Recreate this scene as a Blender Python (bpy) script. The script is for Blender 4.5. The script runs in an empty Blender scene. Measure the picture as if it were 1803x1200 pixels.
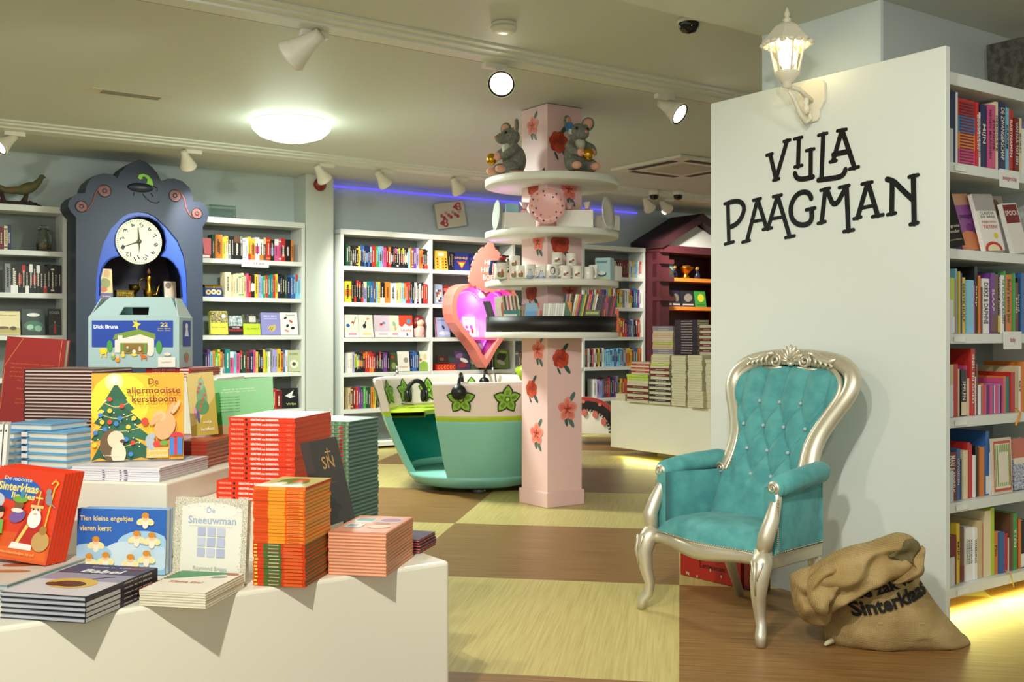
import bpy, math, random
from mathutils import Vector, Matrix, noise
random.seed(7)
SC = bpy.context.scene
COL = SC.collection
V = Vector
# ---------------------------------------------------------------- camera, ambient fill, lights, exposure
F, CX, Y0, EYE = 1830.0, 901.5, 588.0, 1.21
cam = bpy.data.cameras.new('camera')
cam.sensor_width = 36; cam.lens = 36 * F / 1803; cam.shift_y = -12 / 1803
cam_o = bpy.data.objects.new('camera', cam); COL.objects.link(cam_o)
cam_o.location = (0, 0, EYE); cam_o.rotation_euler = (math.pi / 2, 0, 0)
SC.camera = cam_o
SC.view_settings.view_transform = 'Standard'; SC.view_settings.look = 'None'
SC.view_settings.exposure = 0.0; SC.view_settings.gamma = 1.0; SC.view_settings.use_curve_mapping = False
wd = bpy.data.worlds.new('world'); SC.world = wd; wd.use_nodes = True
wd.node_tree.nodes['Background'].inputs[0].default_value = (.98, 1.0, .9, 1)
wd.node_tree.nodes['Background'].inputs[1].default_value = 0.85  # even ambient fill, added through the open side of the room
D = V((.8182, .5750, 0)); PV = V((-.5750, .8182, 0)); N = -PV; UP = V((0, 0, 1))
def lamp(name, kind, loc, energy, target=None, color=(1, .965, .88), size=.1, angle=60, blend=.6, size_y=None):
    l = bpy.data.lights.new(name, kind); l.energy = energy; l.color = color
    if kind == 'AREA':
        l.size = size
        if size_y: l.shape = 'RECTANGLE'; l.size_y = size_y
    else: l.shadow_soft_size = size
    if kind == 'SPOT': l.spot_size = math.radians(angle); l.spot_blend = blend
    o = bpy.data.objects.new(name, l); COL.objects.link(o); o.location = loc
    if target is not None: o.rotation_euler = (V(target) - V(loc)).to_track_quat('-Z', 'Y').to_euler()
    return o
# spots of the shop's other tracks, between the camera and the front of the shop; the last is added fill
lamp('track_light_table', 'SPOT', (-.72, .8, 2.69), 330, (-.95, 3.5, .75), angle=78, size=.03, blend=.8)
lamp('track_light_chair', 'SPOT', (-.55, .95, 2.69), 150, (1.2, 4.4, .8), angle=62, size=.03, blend=.8)
lamp('track_light_panel', 'SPOT', (.36, 1.97, 2.69), 120, (1.45, 4.7, 1.2), angle=80, size=.05, blend=.9)
lamp('track_light_shelf', 'SPOT', (1.5, 1.7, 2.69), 95, (2.15, 4.6, 1.1), angle=70, size=.05)
lamp('track_light_floor', 'SPOT', (-1.5, 2.2, 2.69), 160, (.1, 6.4, 0), angle=80, size=.06, blend=.9)
lamp('fill_light_back', 'SPOT', (-2.6, 2.6, 2.69), 170, (-2.4, 8.6, 1.2), angle=80, size=.06, blend=.9)  # unseen fill spot, added to brighten the clock and the nativity box
# ---------------------------------------------------------------- pixel -> place helpers (photo measured once, then real metres)
def P(x, y, Y): return V(((x - CX) * Y / F, Y, EYE + (Y0 - y) * Y / F))
def OZ(x, y, z): return P(x, y, (EYE - z) * F / (y - Y0))
def RAY(x, y, pt, nrm):                                    # the photo point on any plane
    d = V(((x - CX) / F, 1, (Y0 - y) / F)); e = V((0, 0, EYE)); return e + d * ((V(pt) - e).dot(nrm) / d.dot(nrm))
W0 = V((-4.478, 9.09, 0))                                  # back wall: W0 + s*D, t metres in front of it
def WP(s, t, z=0): return W0 + D * s + N * t + UP * z
def WS(x, t):                                              # s of the photo column x on the plane t in front of the back wall
    o = W0 + N * t; k = (x - CX) / F
    return (k * o.y - o.x) / (D.x - k * D.y)
def WZ(x, y, t):                                           # height of the photo point on that plane
    p = WP(WS(x, t), t); return EYE + (Y0 - y) * p.y / F
def basis(o, x, y, z):
    m = Matrix.Identity(4)
    for i, c in enumerate((x, y, z, o)):
        for j in range(3): m[j][i] = c[j]
    return m
def rot_xy(deg): a = math.radians(deg); return V((math.cos(a), math.sin(a), 0)), V((-math.sin(a), math.cos(a), 0))
# ---------------------------------------------------------------- materials
def lin(h):
    h = h.lstrip('#'); c = [int(h[i:i + 2], 16) / 255 for i in (0, 2, 4)]
    return tuple(x / 12.92 if x <= .04045 else ((x + .055) / 1.055) ** 2.4 for x in c) + (1,)
MATS = {}
def M(h, rough=.5, metal=0., kind='plain', h2=None, scale=20., bump=0., emit=0., detail=3.):
    key = (h, rough, metal, kind, h2, scale, bump, emit)
    if key in MATS: return MATS[key]
    m = bpy.data.materials.new(kind + '_' + h.strip('#')); m.use_nodes = True; MATS[key] = m
    nt = m.node_tree; nd = nt.nodes; b = nd['Principled BSDF']
    b.inputs['Base Color'].default_value = lin(h); b.inputs['Roughness'].default_value = rough; b.inputs['Metallic'].default_value = metal
    def new(t, **k):
        n = nd.new(t)
        for a, v in k.items(): setattr(n, a, v)
        return n
    def tex(stretch=(1, 1, 1)):
        tc = new('ShaderNodeTexCoord'); mp = new('ShaderNodeMapping'); mp.inputs['Scale'].default_value = stretch
        nt.links.new(tc.outputs['Object'], mp.inputs['Vector'])
        nz = new('ShaderNodeTexNoise'); nz.inputs['Scale'].default_value = scale; nz.inputs['Detail'].default_value = detail
        nt.links.new(mp.outputs[0], nz.inputs['Vector']); return nz
    if kind == 'emit':
        b.inputs['Emission Color'].default_value = lin(h); b.inputs['Emission Strength'].default_value = emit
    elif kind == 'glass':
        b.inputs['Transmission Weight'].default_value = 1; b.inputs['IOR'].default_value = 1.3 if rough > 0.01 else 1.45
    elif kind in ('mottle', 'velvet'):
        nz = tex(); r = new('ShaderNodeValToRGB')
        r.color_ramp.elements[0].position = .38; r.color_ramp.elements[1].position = .62
        r.color_ramp.elements[0].color = lin(h); r.color_ramp.elements[1].color = lin(h2 or h)
        nt.links.new(nz.outputs['Fac'], r.inputs['Fac']); nt.links.new(r.outputs['Color'], b.inputs['Base Color'])
        if kind == 'velvet': b.inputs['Sheen Weight'].default_value = .15; b.inputs['Sheen Roughness'].default_value = .4
        if bump:
            bp = new('ShaderNodeBump'); bp.inputs['Strength'].default_value = bump
            nt.links.new(nz.outputs['Fac'], bp.inputs['Height']); nt.links.new(bp.outputs[0], b.inputs['Normal'])
    elif kind == 'burlap':
        tc = new('ShaderNodeTexCoord'); hs = []
        for ax in ('X', 'Z'):
            w = new('ShaderNodeTexWave', bands_direction=ax); w.inputs['Scale'].default_value = scale; w.inputs['Distortion'].default_value = 2.5; w.inputs['Detail Scale'].default_value = 2
            nt.links.new(tc.outputs['Object'], w.inputs['Vector']); hs.append(w)
        mul = new('ShaderNodeMath', operation='MULTIPLY'); nt.links.new(hs[0].outputs['Fac'], mul.inputs[0]); nt.links.new(hs[1].outputs['Fac'], mul.inputs[1])
        nz = new('ShaderNodeTexNoise'); nz.inputs['Scale'].default_value = 9; nz.inputs['Detail'].default_value = 6; nt.links.new(tc.outputs['Object'], nz.inputs['Vector'])
        mx = new('ShaderNodeMix', data_type='RGBA'); nt.links.new(mul.outputs[0], mx.inputs['Factor'])
        r = new('ShaderNodeValToRGB'); r.color_ramp.elements[0].position = .35; r.color_ramp.elements[1].position = .68
        r.color_ramp.elements[0].color = lin(h2); r.color_ramp.elements[1].color = lin(h); nt.links.new(nz.outputs['Fac'], r.inputs['Fac'])
        dk = new('ShaderNodeMix', data_type='RGBA', blend_type='MULTIPLY'); dk.inputs['Factor'].default_value = 1; dk.inputs['B'].default_value = (.62, .6, .55, 1)
        nt.links.new(r.outputs[0], dk.inputs['A']); nt.links.new(dk.outputs['Result'], mx.inputs['A']); nt.links.new(r.outputs[0], mx.inputs['B'])
        nt.links.new(mx.outputs['Result'], b.inputs['Base Color'])
        bp = new('ShaderNodeBump'); bp.inputs['Strength'].default_value = .5; bp.inputs['Distance'].default_value = .004
        nt.links.new(mul.outputs[0], bp.inputs['Height']); nt.links.new(bp.outputs[0], b.inputs['Normal'])
    elif kind == 'pages':
        tc = new('ShaderNodeTexCoord'); w = new('ShaderNodeTexNoise'); w.inputs['Scale'].default_value = 1; w.inputs['Detail'].default_value = 1
        mp = new('ShaderNodeMapping'); mp.inputs['Scale'].default_value = (4, 900, 4); nt.links.new(tc.outputs['Object'], mp.inputs['Vector']); nt.links.new(mp.outputs[0], w.inputs['Vector'])
        r = new('ShaderNodeValToRGB'); r.color_ramp.elements[0].color = tuple(c * .62 for c in lin(h)[:3]) + (1,); r.color_ramp.elements[1].color = lin(h); r.color_ramp.elements[0].position = .3; r.color_ramp.elements[1].position = .6
        nt.links.new(w.outputs['Fac'], r.inputs['Fac']); nt.links.new(r.outputs[0], b.inputs['Base Color'])
    elif bump:
        nz = tex(); bp = new('ShaderNodeBump'); bp.inputs['Strength'].default_value = bump
        nt.links.new(nz.outputs['Fac'], bp.inputs['Height']); nt.links.new(bp.outputs[0], b.inputs['Normal'])
    return m
# ---------------------------------------------------------------- mesh builder
TXT = {}
def text_geo(s, fat=0.):
    k = (s, fat)
    if k not in TXT:
        cu = bpy.data.curves.new('t', 'FONT'); cu.body = s; cu.size = 1; cu.resolution_u = 2; cu.offset = fat; cu.space_line = .85
        cu.align_x = 'CENTER'
        o = bpy.data.objects.new('t', cu); me = bpy.data.meshes.new_from_object(o)
        vs = [v.co.copy() for v in me.vertices]; fs = [tuple(p.vertices) for p in me.polygons]
        bpy.data.objects.remove(o); bpy.data.curves.remove(cu); bpy.data.meshes.remove(me)
        xs = [v.x for v in vs] or [0, 1]; ys = [v.y for v in vs] or [0, 1]
        TXT[k] = (vs, fs, min(xs), max(xs), min(ys), max(ys))
    return TXT[k]
class MB:
    def __init__(self, mat=None, xf=None):
        self.v = []; self.f = []; self.mi = []; self.sm = []; self.mats = []; self.xf = xf; self.smooth = False
        self.use(mat or M('#cccccc'))
    def use(self, m):
        if m not in self.mats: self.mats.append(m)
        self.cur = self.mats.index(m); return self
    def add(self, vs, fs, smooth=None):
        n = len(self.v)
        for p in vs:
            p = V(p); self.v.append(self.xf @ p if self.xf is not None else p)
        for f in fs:
            self.f.append(tuple(i + n for i in f)); self.mi.append(self.cur); self.sm.append(self.smooth if smooth is None else smooth)
        return self
    def box(self, x0, x1, y0, y1, z0, z1, R=None):
        vs = [V((x, y, z)) for x in (x0, x1) for y in (y0, y1) for z in (z0, z1)]
        if R is not None: vs = [R @ p for p in vs]
        return self.add(vs, [(0, 1, 3, 2), (4, 6, 7, 5), (0, 4, 5, 1), (2, 3, 7, 6), (0, 2, 6, 4), (1, 5, 7, 3)], False)
    def rbox(self, x0, x1, y0, y1, z0, z1, r=.01, n=3):            # box with rounded vertical edges
        pts = []
        for cx, cy, a0 in ((x1 - r, y1 - r, 0), (x0 + r, y1 - r, 90), (x0 + r, y0 + r, 180), (x1 - r, y0 + r, 270)):
            for i in range(n + 1):
                a = math.radians(a0 + 90 * i / n); pts.append((cx + r * math.cos(a), cy + r * math.sin(a)))
        return self.prism(pts, z0, z1)
    def prism(self, pts, z0, z1, R=None, caps=True):                 # outline in xy (counter-clockwise), extruded in z
        n = len(pts); vs = [V((x, y, z)) for z in (z0, z1) for x, y in pts]
        if R is not None: vs = [R @ p for p in vs]
        fs = [(i, (i + 1) % n, n + (i + 1) % n, n + i) for i in range(n)]
        if caps: fs += [tuple(range(n - 1, -1, -1)), tuple(range(n, 2 * n))]
        return self.add(vs, fs, False)
    def lathe(self, prof, n=24, a0=0., a1=360., R=None, smooth=True):
        full = abs(a1 - a0) >= 359.9; cols = n if full else n + 1; m = len(prof); vs = []
        for i in range(cols):
            a = math.radians(a0 + (a1 - a0) * i / n); c, s = math.cos(a), math.sin(a)
            vs += [V((r * c, r * s, z)) for r, z in prof]
        if R is not None: vs = [R @ p for p in vs]
        fs = []
        for i in range(n):
            j = (i + 1) % cols
            for k in range(m - 1): fs.append((i * m + k, j * m + k, j * m + k + 1, i * m + k + 1))
        return self.add(vs, fs, smooth)
    def cyl(self, p0, p1, r0, r1=None, n=16, caps=True): return self.tube([p0, p1], [r0, r0 if r1 is None else r1], n, caps, smooth=True)
    def tube(self, pts, r, n=8, caps=True, closed=False, smooth=True, flat=1.0, upv=None):
        pts = [V(p) for p in pts]; k = len(pts); rs = r if isinstance(r, (list, tuple)) else [r] * k
        vs = []; prev = upv
        for i, p in enumerate(pts):
            a = pts[(i - 1) % k] if (i or closed) else p; b = pts[(i + 1) % k] if (i < k - 1 or closed) else p
            t = (b - a).normalized() if (b - a).length > 1e-9 else V((0, 0, 1))
            u = (prev if prev is not None else (V((0, 0, 1)) if abs(t.z) < .9 else V((1, 0, 0))))
            u = u - t * u.dot(t)
            if u.length < 1e-6: u = t.orthogonal()
            u.normalize(); w = t.cross(u); prev = u if upv is None else upv
            for j in range(n):
                an = 2 * math.pi * j / n; vs.append(p + (u * math.cos(an) * flat + w * math.sin(an)) * rs[i])
        fs = []
        for i in range(k if closed else k - 1):
            q = (i + 1) % k
            for j in range(n): fs.append((i * n + j, i * n + (j + 1) % n, q * n + (j + 1) % n, q * n + j))
        if caps and not closed: fs += [tuple(range(n - 1, -1, -1)), tuple(range((k - 1) * n, k * n))]
        return self.add(vs, fs, smooth)
    def ball(self, c, r, n=16, R=None):
        rx, ry, rz = (r, r, r) if not isinstance(r, (tuple, list)) else r; c = V(c); h = n // 2; vs = []
        for i in range(h + 1):
            t = math.pi * i / h
            for j in range(n):
                p = 2 * math.pi * j / n; q = V((rx * math.sin(t) * math.cos(p), ry * math.sin(t) * math.sin(p), rz * math.cos(t)))
                vs.append(c + (R @ q if R is not None else q))
        fs = [(i * n + j, (i + 1) * n + j, (i + 1) * n + (j + 1) % n, i * n + (j + 1) % n) for i in range(h) for j in range(n)]
        return self.add(vs, fs, True)
    def poly(self, pts): return self.add(pts, [tuple(range(len(pts)))], False)
    def build(self, name, parent=None, bevel=0., seg=2, label=None, sub=0):
        me = bpy.data.meshes.new(name); me.from_pydata([tuple(p) for p in self.v], [], self.f)
        for m in self.mats: me.materials.append(m)
        me.polygons.foreach_set('material_index', self.mi); me.polygons.foreach_set('use_smooth', self.sm); me.update()
        o = bpy.data.objects.new(name, me); COL.objects.link(o)
        if parent is not None: o.parent = parent
        if bevel:
            b = o.modifiers.new('b', 'BEVEL'); b.width = bevel; b.segments = seg; b.limit_method = 'ANGLE'; b.angle_limit = math.radians(40)
        if sub:
            s = o.modifiers.new('s', 'SUBSURF'); s.levels = sub; s.render_levels = sub
        if label: o['label'] = label
        return o
def tag(o, label, cat, group=None):
    o['label'] = label; o['category'] = cat
    if group: o['group'] = group
    return o
def thing(name, label, cat, m=None, group=None):
    o = bpy.data.objects.new(name, None); o.empty_display_size = .05; COL.objects.link(o)
    if m is not None: o.matrix_world = m if isinstance(m, Matrix) else Matrix.Translation(m)
    return tag(o, label, cat, group)
def struct(o): o['kind'] = 'structure'; return o
def dup(root, m, label=None, group=None):
    r = root.copy(); COL.objects.link(r); r.matrix_world = m
    if label: r['label'] = label
    if group: r['group'] = group
    for ch in root.children:
        c = ch.copy(); COL.objects.link(c); c.parent = r
        for g in ch.children:
            d = g.copy(); COL.objects.link(d); d.parent = c
    return r
def remesh(mb, name, parent=None, vox=.004, it=4):          # many overlapping lumps -> one continuous skin
    o = mb.build('tmp'); md = o.modifiers.new('r', 'REMESH'); md.mode = 'VOXEL'; md.voxel_size = vox; md.use_smooth_shade = True
    s = o.modifiers.new('s', 'SMOOTH'); s.iterations = it; s.factor = .5
    dg = bpy.context.evaluated_depsgraph_get(); me = bpy.data.meshes.new_from_object(o.evaluated_get(dg)); me.name = name
    mats = list(mb.mats); bpy.data.objects.remove(o)
    if not me.materials:
        for m in mats: me.materials.append(m)
    n = bpy.data.objects.new(name, me); COL.objects.link(n)
    if parent is not None: n.parent = parent
    return n
# ---------------------------------------------------------------- flat art on a surface; mp(u, v, lift) -> point, u and v from 0 to 1
def flat_map(o, ux, uy, nrm): return lambda u, v, k: o + ux * u + uy * v + nrm * k
def art(mb, mp_, items, asp=1., lift=.0004, step=.0002, rings=1, clip=False):
    k = lift; mp = (lambda u, v, k: mp_(min(1, max(0, u)), min(1, max(0, v)), k)) if clip else mp_
    for it in items:
        t = it[0]; mb.use(it[-1] if not isinstance(it[-1], str) else M(it[-1], .45)); k += step
        if t == 'R':
            _, a, b, c, d, _m = it; mb.poly([mp(a, b, k), mp(c, b, k), mp(c, d, k), mp(a, d, k)])
        elif t == 'E':                                            # ellipse: u, v, ru, rv, turn
            _, u, v, ru, rv, tn, _m = it; n = 18 if ru > .04 else 10; c, s = math.cos(math.radians(tn)), math.sin(math.radians(tn))
            vs = [mp(u, v, k)]; fs = []
            for q in range(1, rings + 1):
                for j in range(n):
                    a = 2 * math.pi * j / n; x, y = ru * math.cos(a) * q / rings, rv * math.sin(a) * q / rings
                    vs.append(mp(u + x * c - y * s * (1 / asp), v + x * s * asp + y * c, k))
            for j in range(n): fs.append((0, 1 + j, 1 + (j + 1) % n))
            for q in range(rings - 1):
                for j in range(n): fs.append((1 + q * n + j, 1 + (q + 1) * n + j, 1 + (q + 1) * n + (j + 1) % n, 1 + q * n + (j + 1) % n))
            mb.add(vs, fs, False)
        elif t == 'P': mb.poly([mp(u, v, k) for u, v in it[1]])
        elif t == 'L':                                            # stroke: points, width (in u)
            pts, w = it[1], it[2]
            for (a, b), (c, d) in zip(pts, pts[1:]):
                dx, dy = c - a, (d - b) / asp; l = math.hypot(dx, dy) or 1; nx, ny = -dy / l * w / 2, dx / l * w / 2 * asp
                ex, ey = dx / l * w * .3, dy / l * w * .3 * asp
                mb.poly([mp(a - ex + nx, b - ey + ny, k), mp(a - ex - nx, b - ey - ny, k), mp(c + ex - nx, d + ey - ny, k), mp(c + ex + nx, d + ey + ny, k)])
        elif t == 'T':                                            # text: string, centre u v, width, height, (fat)
            _, s, u, v, w, h, _m = it[:6] + (it[-1],); fat = it[6] if len(it) > 7 else .008
            vs, fs, x0, x1, y0, y1 = text_geo(s, fat); sx, sy = w / max(x1 - x0, 1e-6), h / max(y1 - y0, 1e-6)
            mb.add([mp(u + (p.x - (x0 + x1) / 2) * sx, v + (p.y - (y0 + y1) / 2) * sy, k) for p in vs], fs, False)
    return mb
PAGE = M('#e8e2cc', .8, kind='pages')
WHITE = M('#e9ebe6', .35)
BLACK = M('#0b0b0d', .4)
# ================================================================ THE ROOM
CEIL = 2.82
def floor_mat():
    m = bpy.data.materials.new('bamboo_floor'); m.use_nodes = True; nt = m.node_tree; nd = nt.nodes; b = nd['Principled BSDF']; L = nt.links.new
    tc = nd.new('ShaderNodeTexCoord'); mp = nd.new('ShaderNodeMapping'); mp.inputs['Scale'].default_value = (1 / 1.42, 1 / 1.432, 1)
    L(tc.outputs['Object'], mp.inputs['Vector'])
    ck = nd.new('ShaderNodeTexChecker'); ck.inputs['Scale'].default_value = 1; L(mp.outputs[0], ck.inputs['Vector'])
    def stripes(sc, c0, c1, c2):
        q = nd.new('ShaderNodeMapping'); q.inputs['Scale'].default_value = sc; L(tc.outputs['Object'], q.inputs['Vector'])
        n1 = nd.new('ShaderNodeTexNoise'); n1.inputs['Scale'].default_value = 1; n1.inputs['Detail'].default_value = 2.5; L(q.outputs[0], n1.inputs['Vector'])
        r = nd.new('ShaderNodeValToRGB'); e = r.color_ramp.elements; e[0].position = .3; e[0].color = lin(c0); e[1].position = .7; e[1].color = lin(c2)
        x = e.new(.5); x.color = lin(c1); L(n1.outputs['Fac'], r.inputs['Fac']); return r
    li = stripes((95, 2.6, 1), '#b5a562', '#c2b370', '#cbbe7c'); dk = stripes((2.6, 95, 1), '#74522a', '#8b6637', '#9d7945')
    mx = nd.new('ShaderNodeMix'); mx.data_type = 'RGBA'; L(ck.outputs['Fac'], mx.inputs['Factor']); L(dk.outputs[0], mx.inputs['A']); L(li.outputs[0], mx.inputs['B'])
    L(mx.outputs['Result'], b.inputs['Base Color']); b.inputs['Roughness'].default_value = .38
    return m
fl = MB(floor_mat()).box(-12, 14, -7, 15, -.1, 0).build('floor')
fl.matrix_world = basis(V((-.594, 5.244, 0)), V((math.cos(-.16), math.sin(-.16), 0)), V((-math.sin(-.16), math.cos(-.16), 0)), UP); struct(fl)
PAINT = M('#cfd4cb', .6, bump=.02, scale=60); WALLP = M('#c4d2d2', .55, bump=.02, scale=60); WALL_SHADE = M('#a9b0ae', .6, bump=.02, scale=60)
struct(MB(PAINT).box(-11, 9, -1.2, 19, CEIL, CEIL + .1).build('ceiling'))
w = MB(WALLP).box(-4, 16, 0, .1, 0, CEIL).build('wall_back'); w.matrix_world = basis(W0, D, PV, UP); struct(w)
A_, B_ = V((1.653, 4.665, 0)), V((1.258, 5.227, 0))
def pxy(*ps): return [(p.x, p.y) for p in ps]
struct(MB(WALL_SHADE).prism(pxy(A_ + D * .02, A_ + D * 4, B_ + D * 4, B_ + D * .02), 0, CEIL).build('wall_right'))  # greyer than the column face: its shadow is put into the colour
struct(MB(WALLP).prism(pxy(A_ + PV * -.002, A_ + D * .02 - PV * .002, B_ + D * .02, B_), 0, CEIL).build('wall_column'))
bk = [B_ - D * 6.5, V((-4.2, -1.2, 0)), V((5.2, -1.2, 0)), A_ + D * 3.5, A_, B_]
struct(MB(M('#d3d7cc', .6)).prism(pxy(*bk), 2.71, CEIL - .001).build('ceiling_bulkhead'))
# pilaster between the two wall units
s0, s1 = WS(538, .29), WS(587, .29)
o = MB(M('#cdd6d0', .55)).box(s0, s1, -.29, 0, 0, CEIL).build('wall_pilaster'); o.matrix_world = basis(W0, D, PV, UP); struct(o)
# stepped ceiling trims with the tracks
def trim(n, far, width, s0, s1):
    m = MB(M('#dfe3da', .5)); o = V((far.x, far.y, 0))
    m.box(s0, s1, -width, 0, CEIL - .012, CEIL)
    m.box(s0, s1, -width * .8, -.02, CEIL - .024, CEIL - .012)
    m.box(s0, s1, -width * .55, -.03, CEIL - .036, CEIL - .024)
    m.use(M('#8a6f5c', .5)).box(s0, s1, -.012, -.004, CEIL - .03, CEIL - .012)
    t = m.build('trim_%d' % n); t.matrix_world = basis(o, D, PV, UP); struct(t)
R2 = P(920, 114, 1.61 * F / 474); R1 = P(0, 224, 1.61 * F / 364)
trim(1, R1, .36, -5, 12); trim(2, R2, .28, -6, 1.9)
# violet LED line at the top of the back wall
s0, s1 = WS(545, .02), WS(1120, .02)
o = MB(M('#6a5cff', emit=.9, kind='emit')).box(s0, s1, -.05, -.02, CEIL - .07, CEIL - .05).build('led_strip'); o.matrix_world = basis(W0, D, PV, UP)
tag(o, 'thin violet light strip along the top of the back wall', 'light strip')
# ================================================================ SHELVING, CLOCK CABINET, RED CABINET
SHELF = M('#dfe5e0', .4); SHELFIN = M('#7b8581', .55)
WM = basis(W0, D, PV, UP)
def WT(s, t, z=0): return WM @ Matrix.Translation((s, -t, z))
BT = .042
def shelving(label, m, x0, x1, depth, boards, top, uprights, zb=.07, side=.035, ends=(1, 1)):
    r = thing('bookshelf', label, 'bookshelf', m)
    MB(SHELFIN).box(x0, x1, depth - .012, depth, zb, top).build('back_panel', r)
    xs = [x0] * ends[0] + list(uprights) + [x1 - side] * ends[1]
    for i, x in enumerate(xs):
        MB(SHELF).box(x, x + side, .004, depth - .012, zb, top - BT).build('side_panel' if x in (x0, x1 - side) else 'upright', r)
    cells = sorted(set([x0] + xs + [x1]))
    edges = [x0 + side * ends[0]] + [v for x in uprights for v in (x, x + side)] + [x1 - side * ends[1]]
    for z in boards:
        for a, b in zip(edges[::2], edges[1::2]):
            MB(SHELF).box(a, b, 0, depth - .012, z - BT, z).build('shelf', r)
    MB(SHELF).box(x0, x1, -.002, depth, top - .055, top).build('top_board', r, bevel=.003)
    return r
DEP = .29
zA = [.11, .47, .834, 1.2, 1.565, 1.93]; zB = [.08, .435, .812, 1.175, 1.538, 1.912]; zR = [.135, .495, .855, 1.212, 1.572, 1.938]
sA0, sA1, sA2, sA3 = -1.3, WS(134, .63) - .004, WS(400 / 1.12, .63) + .004, WS(537, .3)
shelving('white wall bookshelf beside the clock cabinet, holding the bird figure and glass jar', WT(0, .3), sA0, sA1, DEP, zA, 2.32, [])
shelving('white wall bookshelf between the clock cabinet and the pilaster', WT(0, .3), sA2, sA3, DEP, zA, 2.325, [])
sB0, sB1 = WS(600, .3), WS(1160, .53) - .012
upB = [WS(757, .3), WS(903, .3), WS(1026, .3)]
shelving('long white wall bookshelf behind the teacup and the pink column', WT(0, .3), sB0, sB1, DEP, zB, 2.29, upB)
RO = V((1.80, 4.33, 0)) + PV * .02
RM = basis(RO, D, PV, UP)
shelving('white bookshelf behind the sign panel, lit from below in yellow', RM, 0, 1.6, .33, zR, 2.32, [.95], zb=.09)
# ---------------- clock cabinet
NAVY = M('#29344a', .5); NAVYD = M('#20283a', .5); BLUE = M('#2a55c4', .4); NICHE = M('#2c2638', .6)
TC = .63
def cpx(pts, ox, oy, k, t=TC):
    out = []
    for x, y in pts:
        px, py = ox + x / k, oy + y / k; out.append((WS(px, t), WZ(px, py, t)))
    return out
outl = [(525, 1019), (525, 872), (490, 835), (470, 795), (478, 755), (505, 725), (545, 707), (590, 706), (594, 665), (615, 620), (655, 583), (715, 567), (770, 574), (812, 600),
        (828, 562), (870, 518), (920, 488), (962, 472), (1010, 492), (1055, 530), (1090, 575), (1115, 626), (1155, 606), (1205, 604), (1262, 624), (1308, 668), (1330, 715), (1336, 765),
        (1378, 762), (1420, 790), (1440, 845), (1432, 895), (1400, 935), (1400, 1019)]
outl = cpx(outl, 0, 160, 3.92)
archo = cpx([(62, 1130), (66, 950), (92, 740), (150, 500), (250, 300), (400, 150), (500, 102), (600, 88), (700, 104), (800, 150), (950, 290), (1080, 450), (1150, 620), (1188, 850), (1200, 1150)], 160, 360, 7.06)
ZC = 1.12
cl = thing('clock_cabinet', 'tall dark blue grandfather clock cabinet with scalloped top and blue arched niche', 'clock', WM)
sl, sr = outl[0][0], outl[-1][0]; al, ar = archo[0][0], archo[-1][0]
FLIP = Matrix(((1, 0, 0), (0, 0, -1), (0, 1, 0)))             # outline (s, z) extruded towards the room
def wprism(mb, pts, t0, t1): return mb.prism(pts, t0, t1, R=FLIP)
pts = [(sl, ZC)] + outl + [(sr, ZC), (ar, ZC)] + archo[::-1] + [(al, ZC)]
wprism(MB(NAVY), pts[::-1], .315, TC).build('case_front', cl)
rear = [(sl, ZC), (sl, 2.2), (sr, 2.2), (sr, ZC), (ar, ZC)] + archo[::-1] + [(al, ZC)]
wprism(MB(NAVYD), rear[::-1], .02, .314).build('case_back', cl)
MB(NAVY).box(sl, sr, -TC, -.02, 0, ZC).build('case_base', cl)
MB(NICHE).box(al - .02, ar + .02, -.12, -.1, ZC, 2.1).build('niche_back', cl)
inn = cpx([(118, 1130), (122, 900), (150, 780), (200, 710), (260, 665), (320, 645), (378, 634), (335, 560), (318, 460), (335, 350), (385, 250), (470, 175), (600, 142), (730, 155), (840, 215), (915, 320), (945, 450), (930, 560), (878, 640), (960, 660), (1030, 715), (1090, 800), (1125, 900), (1140, 1150)], 160, 360, 7.06)
ab = [(al, ZC)] + archo + [(ar, ZC), (inn[-1][0], ZC)] + inn[::-1] + [(inn[0][0], ZC)]
wprism(MB(BLUE), ab[::-1], TC - .05, TC - .015).build('arch_frame', cl)
MB(M('#1f3f9c', .4)).tube([V((s, -(TC - .013), z)) for s, z in inn], .007, 6).build('arch_moulding', cl)
# clock face
cs, cz = WS(160 + 597 / 7.06, TC), WZ(160 + 597 / 7.06, 360 + 460 / 7.06, TC)
def cmap(k0): return lambda u, v, k: V((cs + u, -(TC + .004 + k0 + k), cz + v))
fr = .199
mb = MB(M('#e9edd6', .5)); wprism(mb, [(cs + fr * math.cos(a * math.pi / 24), cz + fr * math.sin(a * math.pi / 24)) for a in range(48)], TC - .015, TC + .004)
face = mb.build('clock_face', cl)
mb = MB(); it = []
for i, s in enumerate('5 6 7 8 9 10 11 12 1 2 3 4'.split()):
    a = math.radians(82 - 30 * i); cu, cv = .148 * math.cos(a), .148 * math.sin(a); ca, sa = math.cos(a - .9), math.sin(a - .9)
    mp = lambda u, v, k, cu=cu, cv=cv, ca=ca, sa=sa: V((cs + cu + (u * ca - v * sa), -(TC + .004 + k), cz + cv + (u * sa + v * ca)))
    art(mb, mp, [('T', s, 0, 0, .045 if len(s) > 1 else .03, .038, .02, '#141414')], lift=.001)
for i in range(60):
    a = math.radians(6 * i); c, s = math.cos(a), math.sin(a); it.append(('L', [(.178 * c, .178 * s), (.19 * c, .19 * s)], .003, '#3a3a30'))
art(mb, cmap(0), it, lift=.001); mb.build('numerals', face)
mb = MB(M('#5e6458', .35, .6))
for ang, l in ((94, .125), (200, .135), (272, .1)):
    a = math.radians(ang); mb.tube([V((cs, -(TC + .018), cz)), V((cs + l * math.cos(a), -(TC + .018), cz + l * math.sin(a)))], [.006, .002], 6)
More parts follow.
